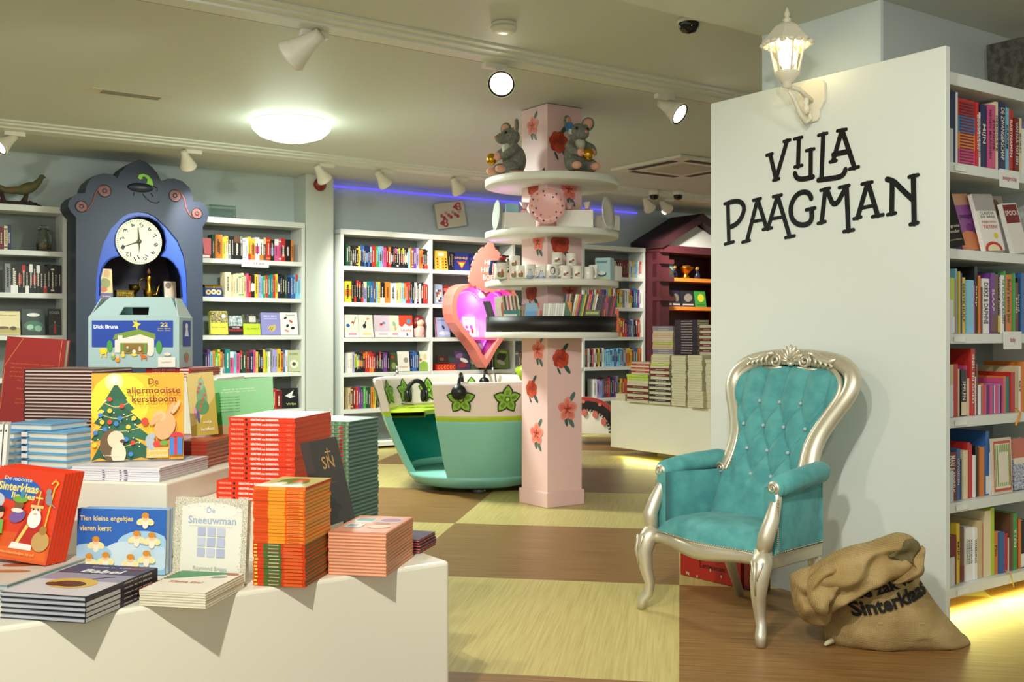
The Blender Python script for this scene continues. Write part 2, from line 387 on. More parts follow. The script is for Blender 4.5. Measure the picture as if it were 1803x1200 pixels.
mb.ball((cs, -(TC + .018), cz), (.02, .012, .02), 12); mb.build('clock_hands', face)
# painted scrolls, hat and smile on the pediment
def spx(pts): return cpx(pts, 0, 160, 3.92)
def spiral(cx, cy, r, turns, a0, n=26, sgn=1): return [(cx + r * (1 - i / n) * math.cos(a0 + sgn * turns * 6.283 * i / n), cy + r * (1 - i / n) * math.sin(a0 + sgn * turns * 6.283 * i / n)) for i in range(n)]
mb = MB(M('#7a4a48', .5)); y = -(TC + .002)
def wtube(mb, pts, r): mb.tube([V((s, y, z)) for s, z in spx(pts)], r, 6)
for (c1, c2, sg) in (((722, 690), (562, 797), 1), ((1208, 722), (1358, 845), -1)):
    for cx, cy, r in (c1 + (40,), c2 + (36,)):
        s, z = spx([(cx, cy)])[0]; rr = r / 3.92 * 9.0 / F
        mb.use(M('#7a4a48', .5)); wprism(mb, [(s + rr * math.cos(a * .2618), z + rr * math.sin(a * .2618)) for a in range(24)], TC - .01, TC + .004)
        mb.use(M('#15171f', .5)); mb.tube([V((s + rr * 1.05 * math.cos(a * .2618), -(TC + .004), z + rr * 1.05 * math.sin(a * .2618))) for a in range(24)], .004, 6, closed=True)
        mb.tube([V((s + rr * .35 * math.cos(a * .5236), -(TC + .004), z + rr * .35 * math.sin(a * .5236))) for a in range(12)], .004, 6, closed=True)
    mb.use(M('#7a4a48', .5)); k = lambda p: (c1[0] + p[0] * sg, c1[1] + p[1])
    m = ((c1[0] + c2[0]) / 2, (c1[1] + c2[1]) / 2)
    wtube(mb, [(c1[0], c1[1] - 38), (c1[0] - 35 * sg, c1[1] - 28), (c1[0] - 66 * sg, m[1] - 35), (m[0] + 2 * sg, m[1] + 12), (c2[0] + 52 * sg, c2[1] + 8), (c2[0] + 25 * sg, c2[1] + 32)], .008)
mb.build('scroll_ornament', cl)
hp = lambda x, y0_, k=0: V((WS(x, TC), -(TC + k), WZ(x, y0_, TC)))
mb = MB(M('#1c2233', .4)); c = hp(968 / 3.92, 160 + 667 / 3.92); mb.ball((c.x, c.y, c.z), (.113, .03, .042), 20); mb.build('hat_ornament', cl)
mb = MB(M('#8fd43a', .5)); wprism(mb, spx([(1010, 640), (1056, 655), (1048, 615), (1022, 585), (988, 572), (958, 578), (950, 598), (965, 612), (985, 605), (978, 592), (1000, 592), (1018, 612)]), TC - .01, TC + .01); mb.build('hat_feather', cl)
mb = MB(M('#14161c', .5)); wtube(mb, [(985, 710), (1005, 738), (1040, 765), (1085, 775), (1100, 762)], .004); wtube(mb, [(925, 700), (921, 722)], .004); wtube(mb, [(1040, 705), (1056, 728)], .004); wtube(mb, [(1062, 660), (1085, 672), (1082, 692)], .004); mb.build('painted_smile', cl)
# ---------------- dark red house cabinet by the plinth
RED = M('#4d1a22', .6); REDD = M('#301016', .6); ORA = M('#f08a2e', .5)
TR = .53
rc = thing('house_cabinet', 'dark red gabled display cabinet with orange shelves behind the stacks of hardbacks', 'cabinet', WM)
def rp(pts): return [(WS(x, TR), WZ(x, y, TR)) for x, y in pts]
(c0, _), (c1, _) = rp([(1161, 500), (1178, 500)])
ze = rp([(1176, 442)])[0][1]; cw = c1 - c0; c3 = c0 + 1.36; zr = ze + .0
MB(REDD).box(c0, c3, -.1, -.02, 0, ze).build('back_panel', rc)
MB(RED).box(c0, c0 + .06, -TR + .05, -.1, 0, ze).build('side_panel', rc)
MB(RED).box(c3 - .06, c3, -TR + .05, -.1, 0, ze).build('side_panel', rc)
for x in (c0, c3 - cw):
    m = MB(RED).box(x, x + cw, -TR, -TR + .12, 1.15, ze)
    for z in (ze - .38, ze - .16, ze - .62): m.box(x - .005, x + cw + .05, -TR - .04, -TR + .12, z, z + .055)
    sg = 1 if x == c0 else -1
    m.prism([(x, .0), (x + cw, .0), (x + cw + .12 * 1, .8), (x + cw, 1.18), (x, 1.18)] if sg > 0 else [(x, 0), (x + cw, 0), (x + cw, 1.18), (x, 1.18), (x - .12, .8)], TR - .12, TR - .005, R=FLIP)
    m.build('pilaster', rc)
MB(RED).box(c0 - .0, c3 + .04, -TR - .05, -.1, ze - .02, ze + .07).build('cornice', rc)
ap = (c0 + c3) / 2; zt = WZ(1232, 392, TR)
MB(M('#cfd3cc', .6)).prism([(c0, ze + .07), (c3, ze + .07), (ap, zt - .02)], .15, TR - .06, R=FLIP).build('pediment', rc)
for sgn, xa in ((1, c0 - .02), (-1, c3 + .02)):
    q = [(xa, ze + .03), (ap, zt), (ap, zt + .11), (xa, ze + .13)]
    MB(REDD).prism(q if sgn > 0 else q[::-1], .02, TR + .08, R=FLIP).build('roof_slope', rc)
for yy in (340, 470): 
    z = WZ(1215, {340: 490, 470: 540}[yy], TR - .1); MB(ORA).box(c0 + .06, c3 - .06, -TR + .06, -.1, z - .045, z).build('shelf', rc)
ZH = (WZ(1215, 490, TR - .1), WZ(1215, 540, TR - .1))
MB(ORA).box(c0 + .06, c3 - .06, -TR + .06, -.1, 1.0, 1.045).build('shelf', rc)
# ================================================================ BOOKS
COLN = dict(k='black', n='navy', b='blue', c='pale blue', t='teal', g='green', l='lime', y='yellow', o='orange', r='red', m='maroon', p='pink', v='purple', w='white', e='cream', d='beige', z='brown', s='grey', q='dark green', f='lavender')
COLH = dict(k='#1b1b1f', n='#1c2a55', b='#3566a6', c='#7fc0dc', t='#14827f', g='#43a04c', l='#b4cf3a', y='#dfc13a', o='#d97f30', r='#bf2d27', m='#6f1a20', p='#cf5384', v='#6d3b8c', w='#ececea', e='#e6d9b4', d='#cdb98a', z='#6b4a35', s='#8b8f92', q='#1f4a34', f='#a7a0d6')
ORD = 'first second third fourth fifth sixth seventh eighth ninth tenth eleventh twelfth thirteenth fourteenth fifteenth sixteenth seventeenth eighteenth nineteenth twentieth'.split()
TENS = {20: 'twenty', 30: 'thirty', 40: 'forty'}
def ordw(i): return ORD[i] if i < 20 else ({29: 'thirtieth', 39: 'fortieth'}.get(i) or TENS[(i + 1) // 10 * 10] + '-' + ORD[(i + 1) % 10 - 1])
def book(name, label, cat, w, h, t, cover, pages=PAGE, group=None, spine=None, front=None, back=None, bt=.0022, ins=.004, spinemat=None):
    r = thing(name, label, cat, None, group)
    m = MB(cover).box(0, w, 0, bt, 0, h).box(0, w, t - bt, t, 0, h)
    if spinemat: m.use(spinemat)
    m.box(0, bt * 1.2, bt, t - bt, 0, h); c = m.build('cover', r)
    MB(pages).box(bt * 1.2, w - ins, bt, t - bt, ins, h - ins).build('page_block', r)
    if spine: art(MB(), lambda u, v, k: V((-k, t * (1 - v), h * (1 - u))), spine, asp=h / t).build('spine_title', c)
    if front: art(MB(), lambda u, v, k: V((u * w, -k, v * h)), front, asp=w / h, clip=True).build('cover_picture', c)
    if back: art(MB(), lambda u, v, k: V((w - u * w, t + k, v * h)), back, asp=w / h, clip=True).build('cover_picture', c)
    return r
def lying(orient, fr, a, b, w, h, t):
    if orient == 'S': return basis(fr + UP * t, b, -UP, -a)
    if orient == 'F': return basis(fr - a * w + UP * t, a, -UP, b)
    return basis(fr, -a, UP, b)
NUMW = 'one two three four five six seven eight nine ten eleven twelve'.split()
def pile(proto, orient, fr, rot, dims, n, jit, lab, top_label=None, group=None, gap=.0006, shifts=None, top=None):
    """n copies of proto in a stack; fr = front right bottom corner; dims = width across the front, depth, thickness; lab(i from the bottom, n)"""
    w, h, t = dims; rnd = random.Random(len(lab(0, n)) + n); z = fr.z; first = True; out = []
    for i in range(n):
        ja = rnd.uniform(-jit, jit) * 60; a, b = rot_xy(rot + ja); o = V((fr.x + rnd.uniform(-jit, jit) * .5, fr.y + rnd.uniform(-jit, jit) * .5, z))
        if shifts and i in shifts: o += a * shifts[i][0] + b * shifts[i][1]
        m = lying(orient, o, a, b, w, h, t)
        src = top if (top is not None and i == n - 1) else proto
        L = lab(i, n)
        if src is top and top is not None or first and src is proto: src.matrix_world = m; src['label'] = L; r = src; first = False if src is proto else first
        else: r = dup(proto, m, L)
        r['group'] = group or lab(0, 9).replace(', lowest of', 's of')
        z += t + gap; out.append(r)
    return z
def stacklab(kind, where):
    def f(i, n):
        if i == n - 1: return '%s, topmost of %s' % (kind, where)
        if i == 0: return '%s, lowest of %s' % (kind, where)
        return '%s, %s up in %s' % (kind, ordw(i), where)
    return f
def spine_mesh(th, h, dep, col, band, rnd, seed_style):
    m = MB(M(col, .42)).box(0, th, 0, dep, 0, h)
    e = -.0006
    if band:
        m.use(M(band, .42)); st = seed_style % 4
        for z0, z1 in (((.0, .26),), ((.72, 1.),), ((.3, .62),), ((.08, .14), (.84, .9)))[st]: m.poly([(.0005, e, h * z0), (th - .0005, e, h * z0), (th - .0005, e, h * z1), (.0005, e, h * z1)])
    lum = sum(lin(col)[:3]) / 3
    m.use(M('#e8e2cf' if lum < .22 else '#33302c', .5))
    for k in range(rnd.randint(1, 2)):                              # lettering running down the spine
        z = h * rnd.uniform(.16, .3); zz = h * rnd.uniform(.62, .88); x = th * (.5 + .18 * (k - .5) * (rnd.random() < .5)); hw = th * .11
        while z < zz:
            l = h * rnd.uniform(.02, .07); m.poly([(x - hw, e * 1.6, z), (x + hw, e * 1.6, z), (x + hw, e * 1.6, z + l), (x - hw, e * 1.6, z + l)]); z += l + h * .018
    m.use(PAGE).poly([(th * .12, .003, h + .0004), (th * .88, .003, h + .0004), (th * .88, dep - .002, h + .0004), (th * .12, dep - .002, h + .0004)])
    return m
BAR = [(sA1 - .036, sA2 + .036), (sA3 - .036, sB0 + .036)] + [(u - .001, u + .036) for u in upB] + [(sB1 - .036, 99)]
def clampw(m, s0, s1):
    if m is not WM: return s0, s1
    c = (s0 + s1) / 2
    for a, b in BAR:
        if a < c < b: return s0, s1
        if c <= a: s1 = min(s1, a - .002)
        if c >= b: s0 = max(s0, b + .002)
    return s0, s1
def row(m, s0, s1, z, y, spec, hr, place, name='paperback', dep=.13, count0=0, group=None):
    toks = []; s0, s1 = clampw(m, s0, s1)
    for tk in spec.split():
        rep = 1
        if '*' in tk: tk, r_ = tk.split('*'); rep = int(r_)
        wd = 2; let = ''.join(c for c in tk if c.isalpha()); dg = ''.join(c for c in tk if c.isdigit())
        if dg: wd = int(dg)
        for q in range(rep): toks.append((let, wd, q))
    tot = sum(w for _, w, _ in toks); rnd = random.Random(sum(map(ord, spec))); x = s0; sc = (s1 - s0) / tot; h = hr[1]; dp = dep
    for i, (let, wd, q) in enumerate(toks):
        th = wd * sc
        if q == 0: h = rnd.uniform(*hr); st = rnd.randint(0, 3); dp = dep * rnd.uniform(.9, 1.05); rs = rnd.random()
        band = COLH[let[1]] if len(let) > 1 else None
        o = spine_mesh(th - .0008, h, dp, COLH[let[0]], band, random.Random(rs), st).build(name)
        o.matrix_world = m @ Matrix.Translation((x, y + rnd.uniform(0, .006), z + .0012))
        cn = COLN[let[0]] + ('-' + COLN[let[1]].replace(' ', '-') if len(let) > 1 else ''); lb = '%s spine, %s from the left on %s' % (cn, ordw(i + count0), place)
        if len(lb.split()) > 16: lb = lb.replace(' from the left on ', ' along ')
        tag(o, lb, 'book', group or 'books on ' + place)
        x += th
def faceout(m, s0, s1, h, z, y, label, cover, items, lean=8, th=.018, name='paperback', skew=0., turn=0., pages=PAGE, parts=True):
    s0, s1 = clampw(m, s0, s1) if y > -.35 else (s0, s1); w = s1 - s0
    r = book(name, label, 'book', w, h, th, M(cover, .35) if isinstance(cover, str) else cover, pages, front=items)
    a = math.radians(lean)
    r.matrix_world = m @ Matrix.Translation((s0, y, z + .0015 + th * math.sin(math.radians(lean)) + max(0, w * math.sin(math.radians(skew))))) @ Matrix.Rotation(math.radians(turn), 4, 'Z') @ Matrix.Rotation(math.radians(skew), 4, 'Y') @ Matrix.Rotation(-a, 4, 'X')
    return r
def wx(x): return WS(x, .27)
ty = -.27
# ---- wall unit beside the clock (before it)
gl = 'the shelf above the black spines, next to the glass jar'
row(WM, wx(-45), wx(20), 1.93, ty, 'e3 n3 r3 r2 o2 m3 ez2 n2', (.19, .23), 'the shelf of the glass jar')
row(WM, wx(9), wx(123), 1.565, ty, 's3 kw4 kr kr2 kw kw kr kw2 k2 kr2 k2 kw k k2', (.235, .255), 'the black row under the glass jar')
faceout(WM, wx(-14), wx(36), .205, 1.2, ty, 'cream book with a drawn landscape on the low shelf before the clock', '#e3d7a6', [('R', .02, .05, .98, .3, '#b9a868'), ('E', .4, .3, .2, .06, 0, '#6c5a34'), ('E', .75, .28, .12, .08, 0, '#55462a'), ('T', 'Winter vogelen', .55, .82, .6, .07, '#8a7a46')])
faceout(WM, wx(39), wx(80), .225, 1.2, ty, 'dark green book with a white oval beside the cream one', '#16302a', [('E', .5, .78, .28, .07, 0, '#e8ebe6'), ('E', .5, .35, .42, .2, 0, '#3c6c56'), ('E', .35, .3, .15, .1, 20, '#9fc7ad'), ('E', .7, .25, .16, .12, -20, '#7fae96')])
faceout(WM, wx(86), wx(124), .23, 1.2, ty, 'black book with a red dress and pale title beside the dark blue clock', '#1d2326', [('T', 'VOGEL', .5, .86, .84, .1, '#aeb8bd'), ('P', [(.38, .05), (.62, .05), (.56, .4), (.44, .4)], '#b6372c'), ('E', .5, .48, .05, .05, 0, '#caa58a'), ('L', [(.1, .3), (.5, .42), (.9, .3)], .04, '#59656b')])
row(WM, wx(85), wx(119), .834, ty, 'z2 k2 w k2 kd3', (.14, .17), 'the lowest seen shelf before the clock')
# ---- wall unit between clock and pilaster
sx = 'the top shelf beyond the clock'
faceout(WM, wx(343), wx(372), .19, 1.93, ty, 'pink book standing on a red box against the clock side', '#e0707a', [('P', [(.35, .1), (.6, .1), (.5, .8)], '#1b1b20'), ('R', 0, 0, 1, .2, '#a8232f'), ('R', .1, .03, .9, .15, '#efe9e2')], lean=2, th=.03)
row(WM, wx(374), wx(517), 1.93, ty, 'qz2 o5 y ey ks2 k kz4 ks2 wf2 w2 yr2 oy3 wp3 wo3 zd2 ro3 kb3 pw3 pe2 rk3 k4 o', (.205, .232), 'the top shelf beyond the clock')
row(WM, wx(396), wx(529), 1.565, ty, 'e5 d2 e e eg eg d2 p2 r kw3 y3 f2 c2 g2 r t t2 r y2 nw2 k2 k2 q2 n3 b2 b2 cr c', (.21, .245), 'the row beside the ornate little chest')
faceout(WM, wx(371), wx(402), .225, 1.2, ty, 'yellow book with leopard print top, beside the black and red one', '#d9d04a', [('R', .02, .5, .98, .98, M('#2c2a1c', .5, 0, 'mottle', '#c9bb7a', 70)), ('T', 'ROBERT ANKER', .5, .3, .8, .06, '#7a7430'), ('E', .78, .78, .12, .08, 0, '#dfe0dc')], th=.05)
faceout(WM, wx(403), wx(428), .19, 1.2, ty, 'black book with red block lettering and a street photograph', '#1a1a20', [('R', .02, .45, .98, .98, M('#5b7f95', .5, 0, 'mottle', '#d0cfc8', 40)), ('T', 'HAZARD', .5, .24, .9, .12, '#d5281f'), ('T', 'VAN EEN', .5, .36, .5, .06, '#eeeeee')])
faceout(WM, wx(429), wx(459), .2, 1.2, ty, 'lime green book with dark photo top beside the lavender one', '#b9cc35', [('R', 0, .55, 1, 1, M('#1b1c1a', .5, 0, 'mottle', '#5c6058', 25)), ('R', .35, .62, .75, .92, '#c9c9be'), ('T', 'SLAPEN', .55, .3, .7, .07, '#5d6a1e')])
faceout(WM, wx(461), wx(494), .22, 1.2, ty, 'lavender book with a little tiger and pale capitals', '#8d8fcb', [('T', 'MEG MEX', .5, .84, .7, .06, '#e5e6f4'), ('T', 'AVONDUUR', .5, .72, .7, .05, '#e5e6f4'), ('E', .55, .28, .2, .14, 0, '#c7b46a'), ('E', .68, .36, .1, .1, 0, '#c7b46a'), ('L', [(.4, .22), (.5, .34)], .03, '#3a3222'), ('L', [(.5, .2), (.6, .33)], .03, '#3a3222')], th=.03)
faceout(WM, wx(495), wx(525), .225, 1.2, ty, 'white book with scattered black figures beside the lavender one', '#eceae6', [('E', .3, .75, .1, .05, 30, '#20201f'), ('E', .6, .6, .12, .05, -30, '#b1402f'), ('E', .4, .4, .1, .06, 50, '#20201f'), ('E', .7, .3, .12, .06, 10, '#20201f'), ('E', .35, .18, .14, .05, -20, '#c98d78'), ('T', 'Lastig', .6, .88, .5, .07, '#303030')])
row(WM, wx(361), wx(507), .834, ty, 'n2 v c o g2 lr2 ow2 ks t4 pw3 c2 p3 kr q3 m3 n3 p2 y2 k kb2 y2 l2 w s2 f2 f y3 or2 b2 w2', (.19, .235), 'the row above the green leaning book')
faceout(WM, wx(508), wx(531), .215, .834, ty, 'pale green book with a round portrait at the shelf end', '#b9c09a', [('E', .5, .35, .35, .2, 0, '#e4e2cf'), ('E', .5, .35, .16, .09, 0, '#4a4c40'), ('T', 'DE KLEINE', .5, .82, .7, .07, '#4c5138')])
row(WM, wx(440), wx(497), .47, ty, 'kr2 r r2 r ro2 rk2 r m3', (.18, .2), 'the shelf behind the green leaning book')
faceout(WM, wx(497), wx(526), .2, .47, ty, 'black book with a white bird beneath the pale green one', '#1d2022', [('P', [(.2, .62), (.5, .75), (.75, .9), (.62, .62), (.85, .58), (.5, .5)], '#d9dedc'), ('T', 'Vrije', .55, .2, .6, .14, '#d9dc8a')])
# ---- first bay of the long unit
row(WM, wx(610), wx(756), 1.912, ty, 'q2 qs2 ks ks2 kz2 ky y nb2 nb2 nb2 nb2 nb2 nc2 r4 g2 cg2 cz f2 p3 m2 ro3 kc2 kr2 kp2 kw2 ky2 kr2 ky2 ky2 kw2 c2 o2 zw v3 f3 o2 or2 kr2 kr2 kr2', (.205, .225), 'the top shelf below the playing card')
row(WM, wx(607), wx(753), 1.538, ty, 'yo6 k kr2 kr2 kr2 kr2 fe3 qt3 b3 z2 c2 y2 kw4 o5 w5 d3 d c2 oc2 r2 rk2 kb2 k w2 ks2 w2 kr2 r2 r', (.205, .23), 'the second row below the playing card')
faceout(WM, wx(608), wx(632), .235, 1.175, ty, 'cream book with a blue disc and tiny figures, above the teacup', '#dfe0c6', [('E', .25, .52, .14, .08, 0, '#2453a8'), ('L', [(.6, .5), (.85, .9)], .04, '#333333'), ('E', .6, .66, .1, .05, 0, '#c23a33'), ('R', 0, 0, 1, .25, '#e7e3d8'), ('R', .25, .1, .85, .17, '#dc5a68')])
faceout(WM, wx(633), wx(658), .235, 1.175, ty, 'mint edged book with a black cat beside the blue disc one', '#d5e2c8', [('E', .4, .5, .12, .1, 0, '#1c1c1c'), ('L', [(.35, .4), (.5, .7)], .06, '#1c1c1c'), ('E', .65, .82, .12, .04, 10, '#d37a70'), ('R', 0, 0, 1, .25, '#e7e3d8'), ('R', .25, .1, .85, .17, '#e0c052')])
faceout(WM, wx(661), wx(687), .235, 1.175, ty, 'mauve book with hearts beside the mint edged one', '#cdbfd0', [('E', .45, .58, .1, .06, 0, '#c9332e'), ('E', .62, .64, .1, .06, 0, '#5e8fb0'), ('R', 0, 0, 1, .25, '#e7e3d8'), ('R', .25, .1, .85, .17, '#bba2c8')])
faceout(WM, wx(687), wx(704), .235, 1.175, ty, 'grey cream book with figures, between the mauve and red ones', '#c9d0bd', [('E', .5, .6, .16, .12, 20, '#8fae8a'), ('E', .6, .4, .12, .1, 0, '#caa46a'), ('R', 0, 0, 1, .25, '#e7e3d8'), ('R', .25, .1, .85, .17, '#d8607a')])
faceout(WM, wx(704), wx(728), .235, 1.175, ty, 'red and white book beside the round headed doll', '#ece8df', [('P', [(0, 1), (1, 1), (1, .55), (.7, .5), (.45, .62), (.2, .45), (0, .55)], '#d8432a'), ('E', .72, .72, .16, .1, 0, '#2a93c4'), ('T', 'Snelle', .5, .32, .8, .14, '#b9392c'), ('E', .55, .12, .06, .08, 0, '#40566b')])
row(WM, wx(613), wx(686), .812, ty, 'w2 e2 f2 lk2 kl2 ko2 ko2 ko2 ro2 r2 ro2 ro2 m2 kz3 kr2 k2 v2 v2 k2', (.19, .215), 'the row above the open side of the teacup')
faceout(WM, wx(687), wx(701), .2, .812, ty, 'dark olive book with a red spot above the teacup rim', '#3d4a30', [('E', .4, .75, .2, .07, 0, '#b02c25'), ('E', .5, .3, .3, .18, 0, '#7c8a4c')])
faceout(WM, wx(702), wx(722), .215, .812, ty, 'pale book with a soft grey shadow and red script', '#d9d7cc', [('E', .7, .55, .2, .14, 0, '#8e8c84'), ('T', 'bajaar', .5, .2, .8, .09, '#c2564a')])
row(WM, wx(723), wx(738), .812, ty, 'nb2 b2 b2 n2', (.19, .22), 'the little blue group above the teacup')
faceout(WM, wx(739), wx(762), .215, .812, ty, 'green and cream book with faces at the bay end', '#cfd8bd', [('E', .75, .7, .2, .16, 0, '#e3b28e'), ('E', .2, .55, .12, .07, 0, '#c9302a'), ('P', [(0, 0), (1, 0), (1, .4), (.5, .5), (0, .35)], '#87a84a')])
row(WM, wx(613), wx(662), .435, ty, 'd2 zd2 m2 r2 v2 vq2 g2 q2 q2 o2 y2', (.205, .235), 'the shelf beside the teacup rim')
# ---- second bay, around the heart
faceout(WM, wx(767), wx(789), .21, 1.912, ty, 'yellow book covered in little pictures above the heart', '#e0b93c', [('R', .25, .72, .75, .9, '#e8e0c8')] + [('E', .18 + .22 * (i % 4), .12 + .15 * (i // 4), .07, .05, 0, ('#a8382c', '#2c2a24', '#d8682c', '#efe0b0')[(i * 7) % 4]) for i in range(16)])
row(WM, wx(790), wx(799), 1.912, ty, 'kn2 k2 kn2', (.19, .2), 'the top shelf beside the blue cover')
faceout(WM, wx(800), wx(827), .2, 1.912, ty, 'blue book with yellow title arc and a red badge', '#28347a', [('T', 'SUPERHELD', .5, .7, .9, .12, '#e3b93a'), ('P', [(.2, .5), (.8, .5), (.5, .08)], '#d8432a'), ('P', [(.3, .44), (.7, .44), (.5, .16)], '#e9c04a')])
faceout(WM, wx(827), wx(850), .2, 1.912, ty + .02, 'plain dark blue book half behind the scalloped sign', '#222c66', [('R', .1, .6, .9, .75, '#37438a')])
row(WM, wx(876), wx(902), 1.912, ty, 'k2 kn2 k2 k2 kq2 k2 k2', (.18, .2), 'the top shelf behind the mugs')
faceout(WM, wx(766), wx(781), .215, 1.538, ty, 'blue white book of crowded figures beside the heart', '#8fa9c4', [('E', .3 + .2 * (i % 3), .15 + .13 * (i // 3), .12, .07, 25 * i, ('#d9dde0', '#34486b', '#b0402f', '#e3c49a')[i % 4]) for i in range(15)])
faceout(WM, wx(781), wx(797), .205, 1.538, ty + .03, 'deep red book tucked beside the heart kiosk', '#8c2a26', [('R', .2, .7, .9, .85, '#c8695a')])
faceout(WM, wx(768), wx(793), .215, 1.175, ty, 'lilac book with an airborne figure beside the heart', '#9ea6cd', [('E', .55, .5, .08, .12, 30, '#3b3f55'), ('E', .6, .2, .4, .1, 0, '#c7cbe2'), ('T', 'Vlieg', .5, .86, .7, .08, '#454c78'), ('R', 0, 0, .06, 1, '#b03c3c')])
bx = MB(M('#b8241f', .45)).box(0, wx(801) - wx(768), 0, .14, 0, .07)
art(bx, lambda u, v, k: V((u * (wx(801) - wx(768)), -k, v * .07)), [('E', .1 + .16 * i, .5, .06, .3, 0, '#e87a3a') for i in range(6)] + [('E', .1 + .16 * i, .5, .03, .15, 0, '#7a1512') for i in range(6)])
o = bx.build('gift_box'); o.matrix_world = WM @ Matrix.Translation((wx(768) + .012, ty, .8135)); tag(o, 'low red box with orange rings on the shelf left of the heart tip', 'box')
faceout(WM, wx(772), wx(792), .09, .886, ty + .01, 'small dark book lying open-faced on the red box', '#2b201c', [('E', .4, .5, .2, .2, 0, '#5c3a2c')], lean=20)
faceout(WM, wx(803), wx(828), .21, .812, ty, 'purple comic with white swirls beside the red box', '#4a3a55', [('E', .3, .75, .25, .12, 15, '#7c5f8e'), ('E', .6, .5, .3, .1, -20, '#cfd0cc'), ('E', .45, .25, .3, .14, 10, '#8e2f35'), ('E', .75, .8, .12, .08, 0, '#3d5a3c')])
faceout(WM, wx(827), wx(845), .19, .812, ty + .02, 'green comic half behind the heart tip', '#45583a', [('E', .5, .5, .35, .2, 0, '#93a67a')])
row(WM, wx(846), wx(870), .812, ty, 'kq3 k3 ks2 k2', (.19, .21), 'the shelf right behind the heart tip')
faceout(WM, wx(871), wx(896), .22, .812, ty, 'bright green comic between the heart tip and the column', '#6f8f34', [('E', .5, .6, .35, .22, 20, '#2d3a24'), ('E', .45, .3, .3, .12, -15, '#c4c9b4'), ('E', .6, .85, .3, .07, 0, '#b9d25a')], skew=4)
row(WM, wx(907), wx(930), .812, ty, 'sw3 z3 rw3 k3', (.17, .2), 'the shelf beside the column edge')
# ---- last bay, between column and red cabinet
p4 = 'beside the red cabinet'
row(WM, wx(1070), wx(1135), 1.912, ty, 'r3 m2 c2 e2 k m2 m2 m2 m2 m2 m2 w2 cw2 yw2 c2 cy2 w2 rw2', (.2, .225), 'the top row beside the red cabinet')
row(WM, wx(1030), wx(1138), 1.538, ty, 'g2 w2 r3 n2 w r2 o2 b2 v2 n2 f2 l3 r2 w2 k2 lo3 yw2 s3 w3 ew2 yr2 n2 b2 t2 v2 w2', (.21, .24), 'the second row beside the red cabinet')
row(WM, wx(1085), wx(1143), 1.175, ty, 'k ro2 oy2 yr r4 rk3 nv2 v2 t3 f2 k3 kw r4 e', (.2, .235), 'the third row beside the red cabinet')
row(WM, wx(1029), wx(1146), .812, ty, 'zo3 w2 k2 r2 w2 k2 y k2 w2 c2 cb2 cb2 cb2 cb2 b2 cb2 cb2 cb2 s2 b2 oy2 oy2 yo2 or2 b2 t2 o2 or2', (.2, .23), 'the fourth row behind the hardback stacks')
row(WM, wx(1046), wx(1106), .435, ty, 'w3 f3 f2 b2 mr2 m2 r2 n2 n2 v2 s2 ky2 y2 r2 o2 r2', (.2, .26), 'the lowest row behind the hardback stacks')
# ---------------- right shelf beside the panel: its own book list from the photo
def RS(px, y=.03):
    o = RO + PV * y; k = (px - CX) / F
    return (k * o.y - o.x) / (D.x - k * D.y)
def RZ(px, py, y=.03):
    p = RO + PV * y + D * RS(px, y); return EYE + (Y0 - py) * p.y / F
def near_books(z, ox, oy, kx, place, spec):
    """spec: (x0, x1, ytop, colour letters or hex, spine text or '') in the zoomed photo's pixels"""
    for i, (x0, x1, yt, col, txt) in enumerate(spec):
        a, b = RS(ox + x0 / kx) + .001, RS(ox + x1 / kx); h = RZ(ox + (x0 + x1) / 2 / kx, oy + yt / kx) - z - .001; h = min(h, .312); th = max(b - a - .001, .004)
        c1 = col if col[0] == '#' else COLH[col[0]]; t = thing('softcover_book', '', 'book', RM @ Matrix.Translation((a, .03 + (i % 3) * .003, z + .001)))
        cn = 'multicoloured' if col[0] == '#' else COLN[col[0]] + (' and ' + COLN[col[1]] if len(col) > 1 else '')
        t['group'] = 'books on ' + place; t['label'] = '%s spine%s, %s along %s' % (cn, ' with large lettering' if len(txt) > 7 else '', ordw(i), place)
        m = MB(M(c1, .4)).box(0, th, 0, .003, 0, h).box(0, min(.002, th * .3), .003, .19, 0, h).box(th - min(.002, th * .3), th, .003, .19, 0, h)
        if len(col) > 1 and col[0] != '#': m.use(M(COLH[col[1]], .4)).poly([(0, -.0006, h * .02), (th, -.0006, h * .02), (th, -.0006, h * .3), (0, -.0006, h * .3)])
        if col == '#stripe':
            pass
        c = m.build('cover', t)
        q = min(.002, th * .3); MB(PAGE).box(q, th - q, .003, .186, .003, h - .004).build('page_block', t)
        if txt:
            dark = sum(lin(c1)[:3]) / 3 < .3; tc = '#efe9dc' if dark else '#2a2624'
            art(MB(), lambda u, v, k: V((th * v, -.0008 - k, h * (1 - u))), [('T', txt, .45, .5, min(.75, .055 * len(txt) + .08), .6, .01, tc)]).build('spine_title', c)
        if i == 0 and False: pass
R1_ = [(80, 128, 290, 'n', ''), (128, 143, 290, 'w', ''), (146, 236, 345, 'r', ''), (237, 250, 360, 'r', 'BEVALLEN'), (251, 263, 412, 'w', 'WAT TE DOEN'), (264, 300, 372, 'n', 'MIJN'), (301, 321, 374, 'p', 'NEGEN MAANDEN'), (322, 342, 374, 'p', 'ZWANGER'), (343, 359, 332, 'e', 'GEBOORTE'), (360, 391, 338, 'n', 'DE ZWANGERSCHAP'), (393, 413, 388, 'c', 'KRAAM'), (415, 438, 398, 'r', 'BABYNAMEN'), (440, 463, 443, 'm', 'VAN NUL TOT EEN'), (465, 480, 443, 'e', 'BORST'), (482, 520, 500, 'w', ''), (520, 560, 470, 'f', '')]
near_books(1.938, 1640, 60, 3, 'the top row above the pregnancy shelf card', R1_)
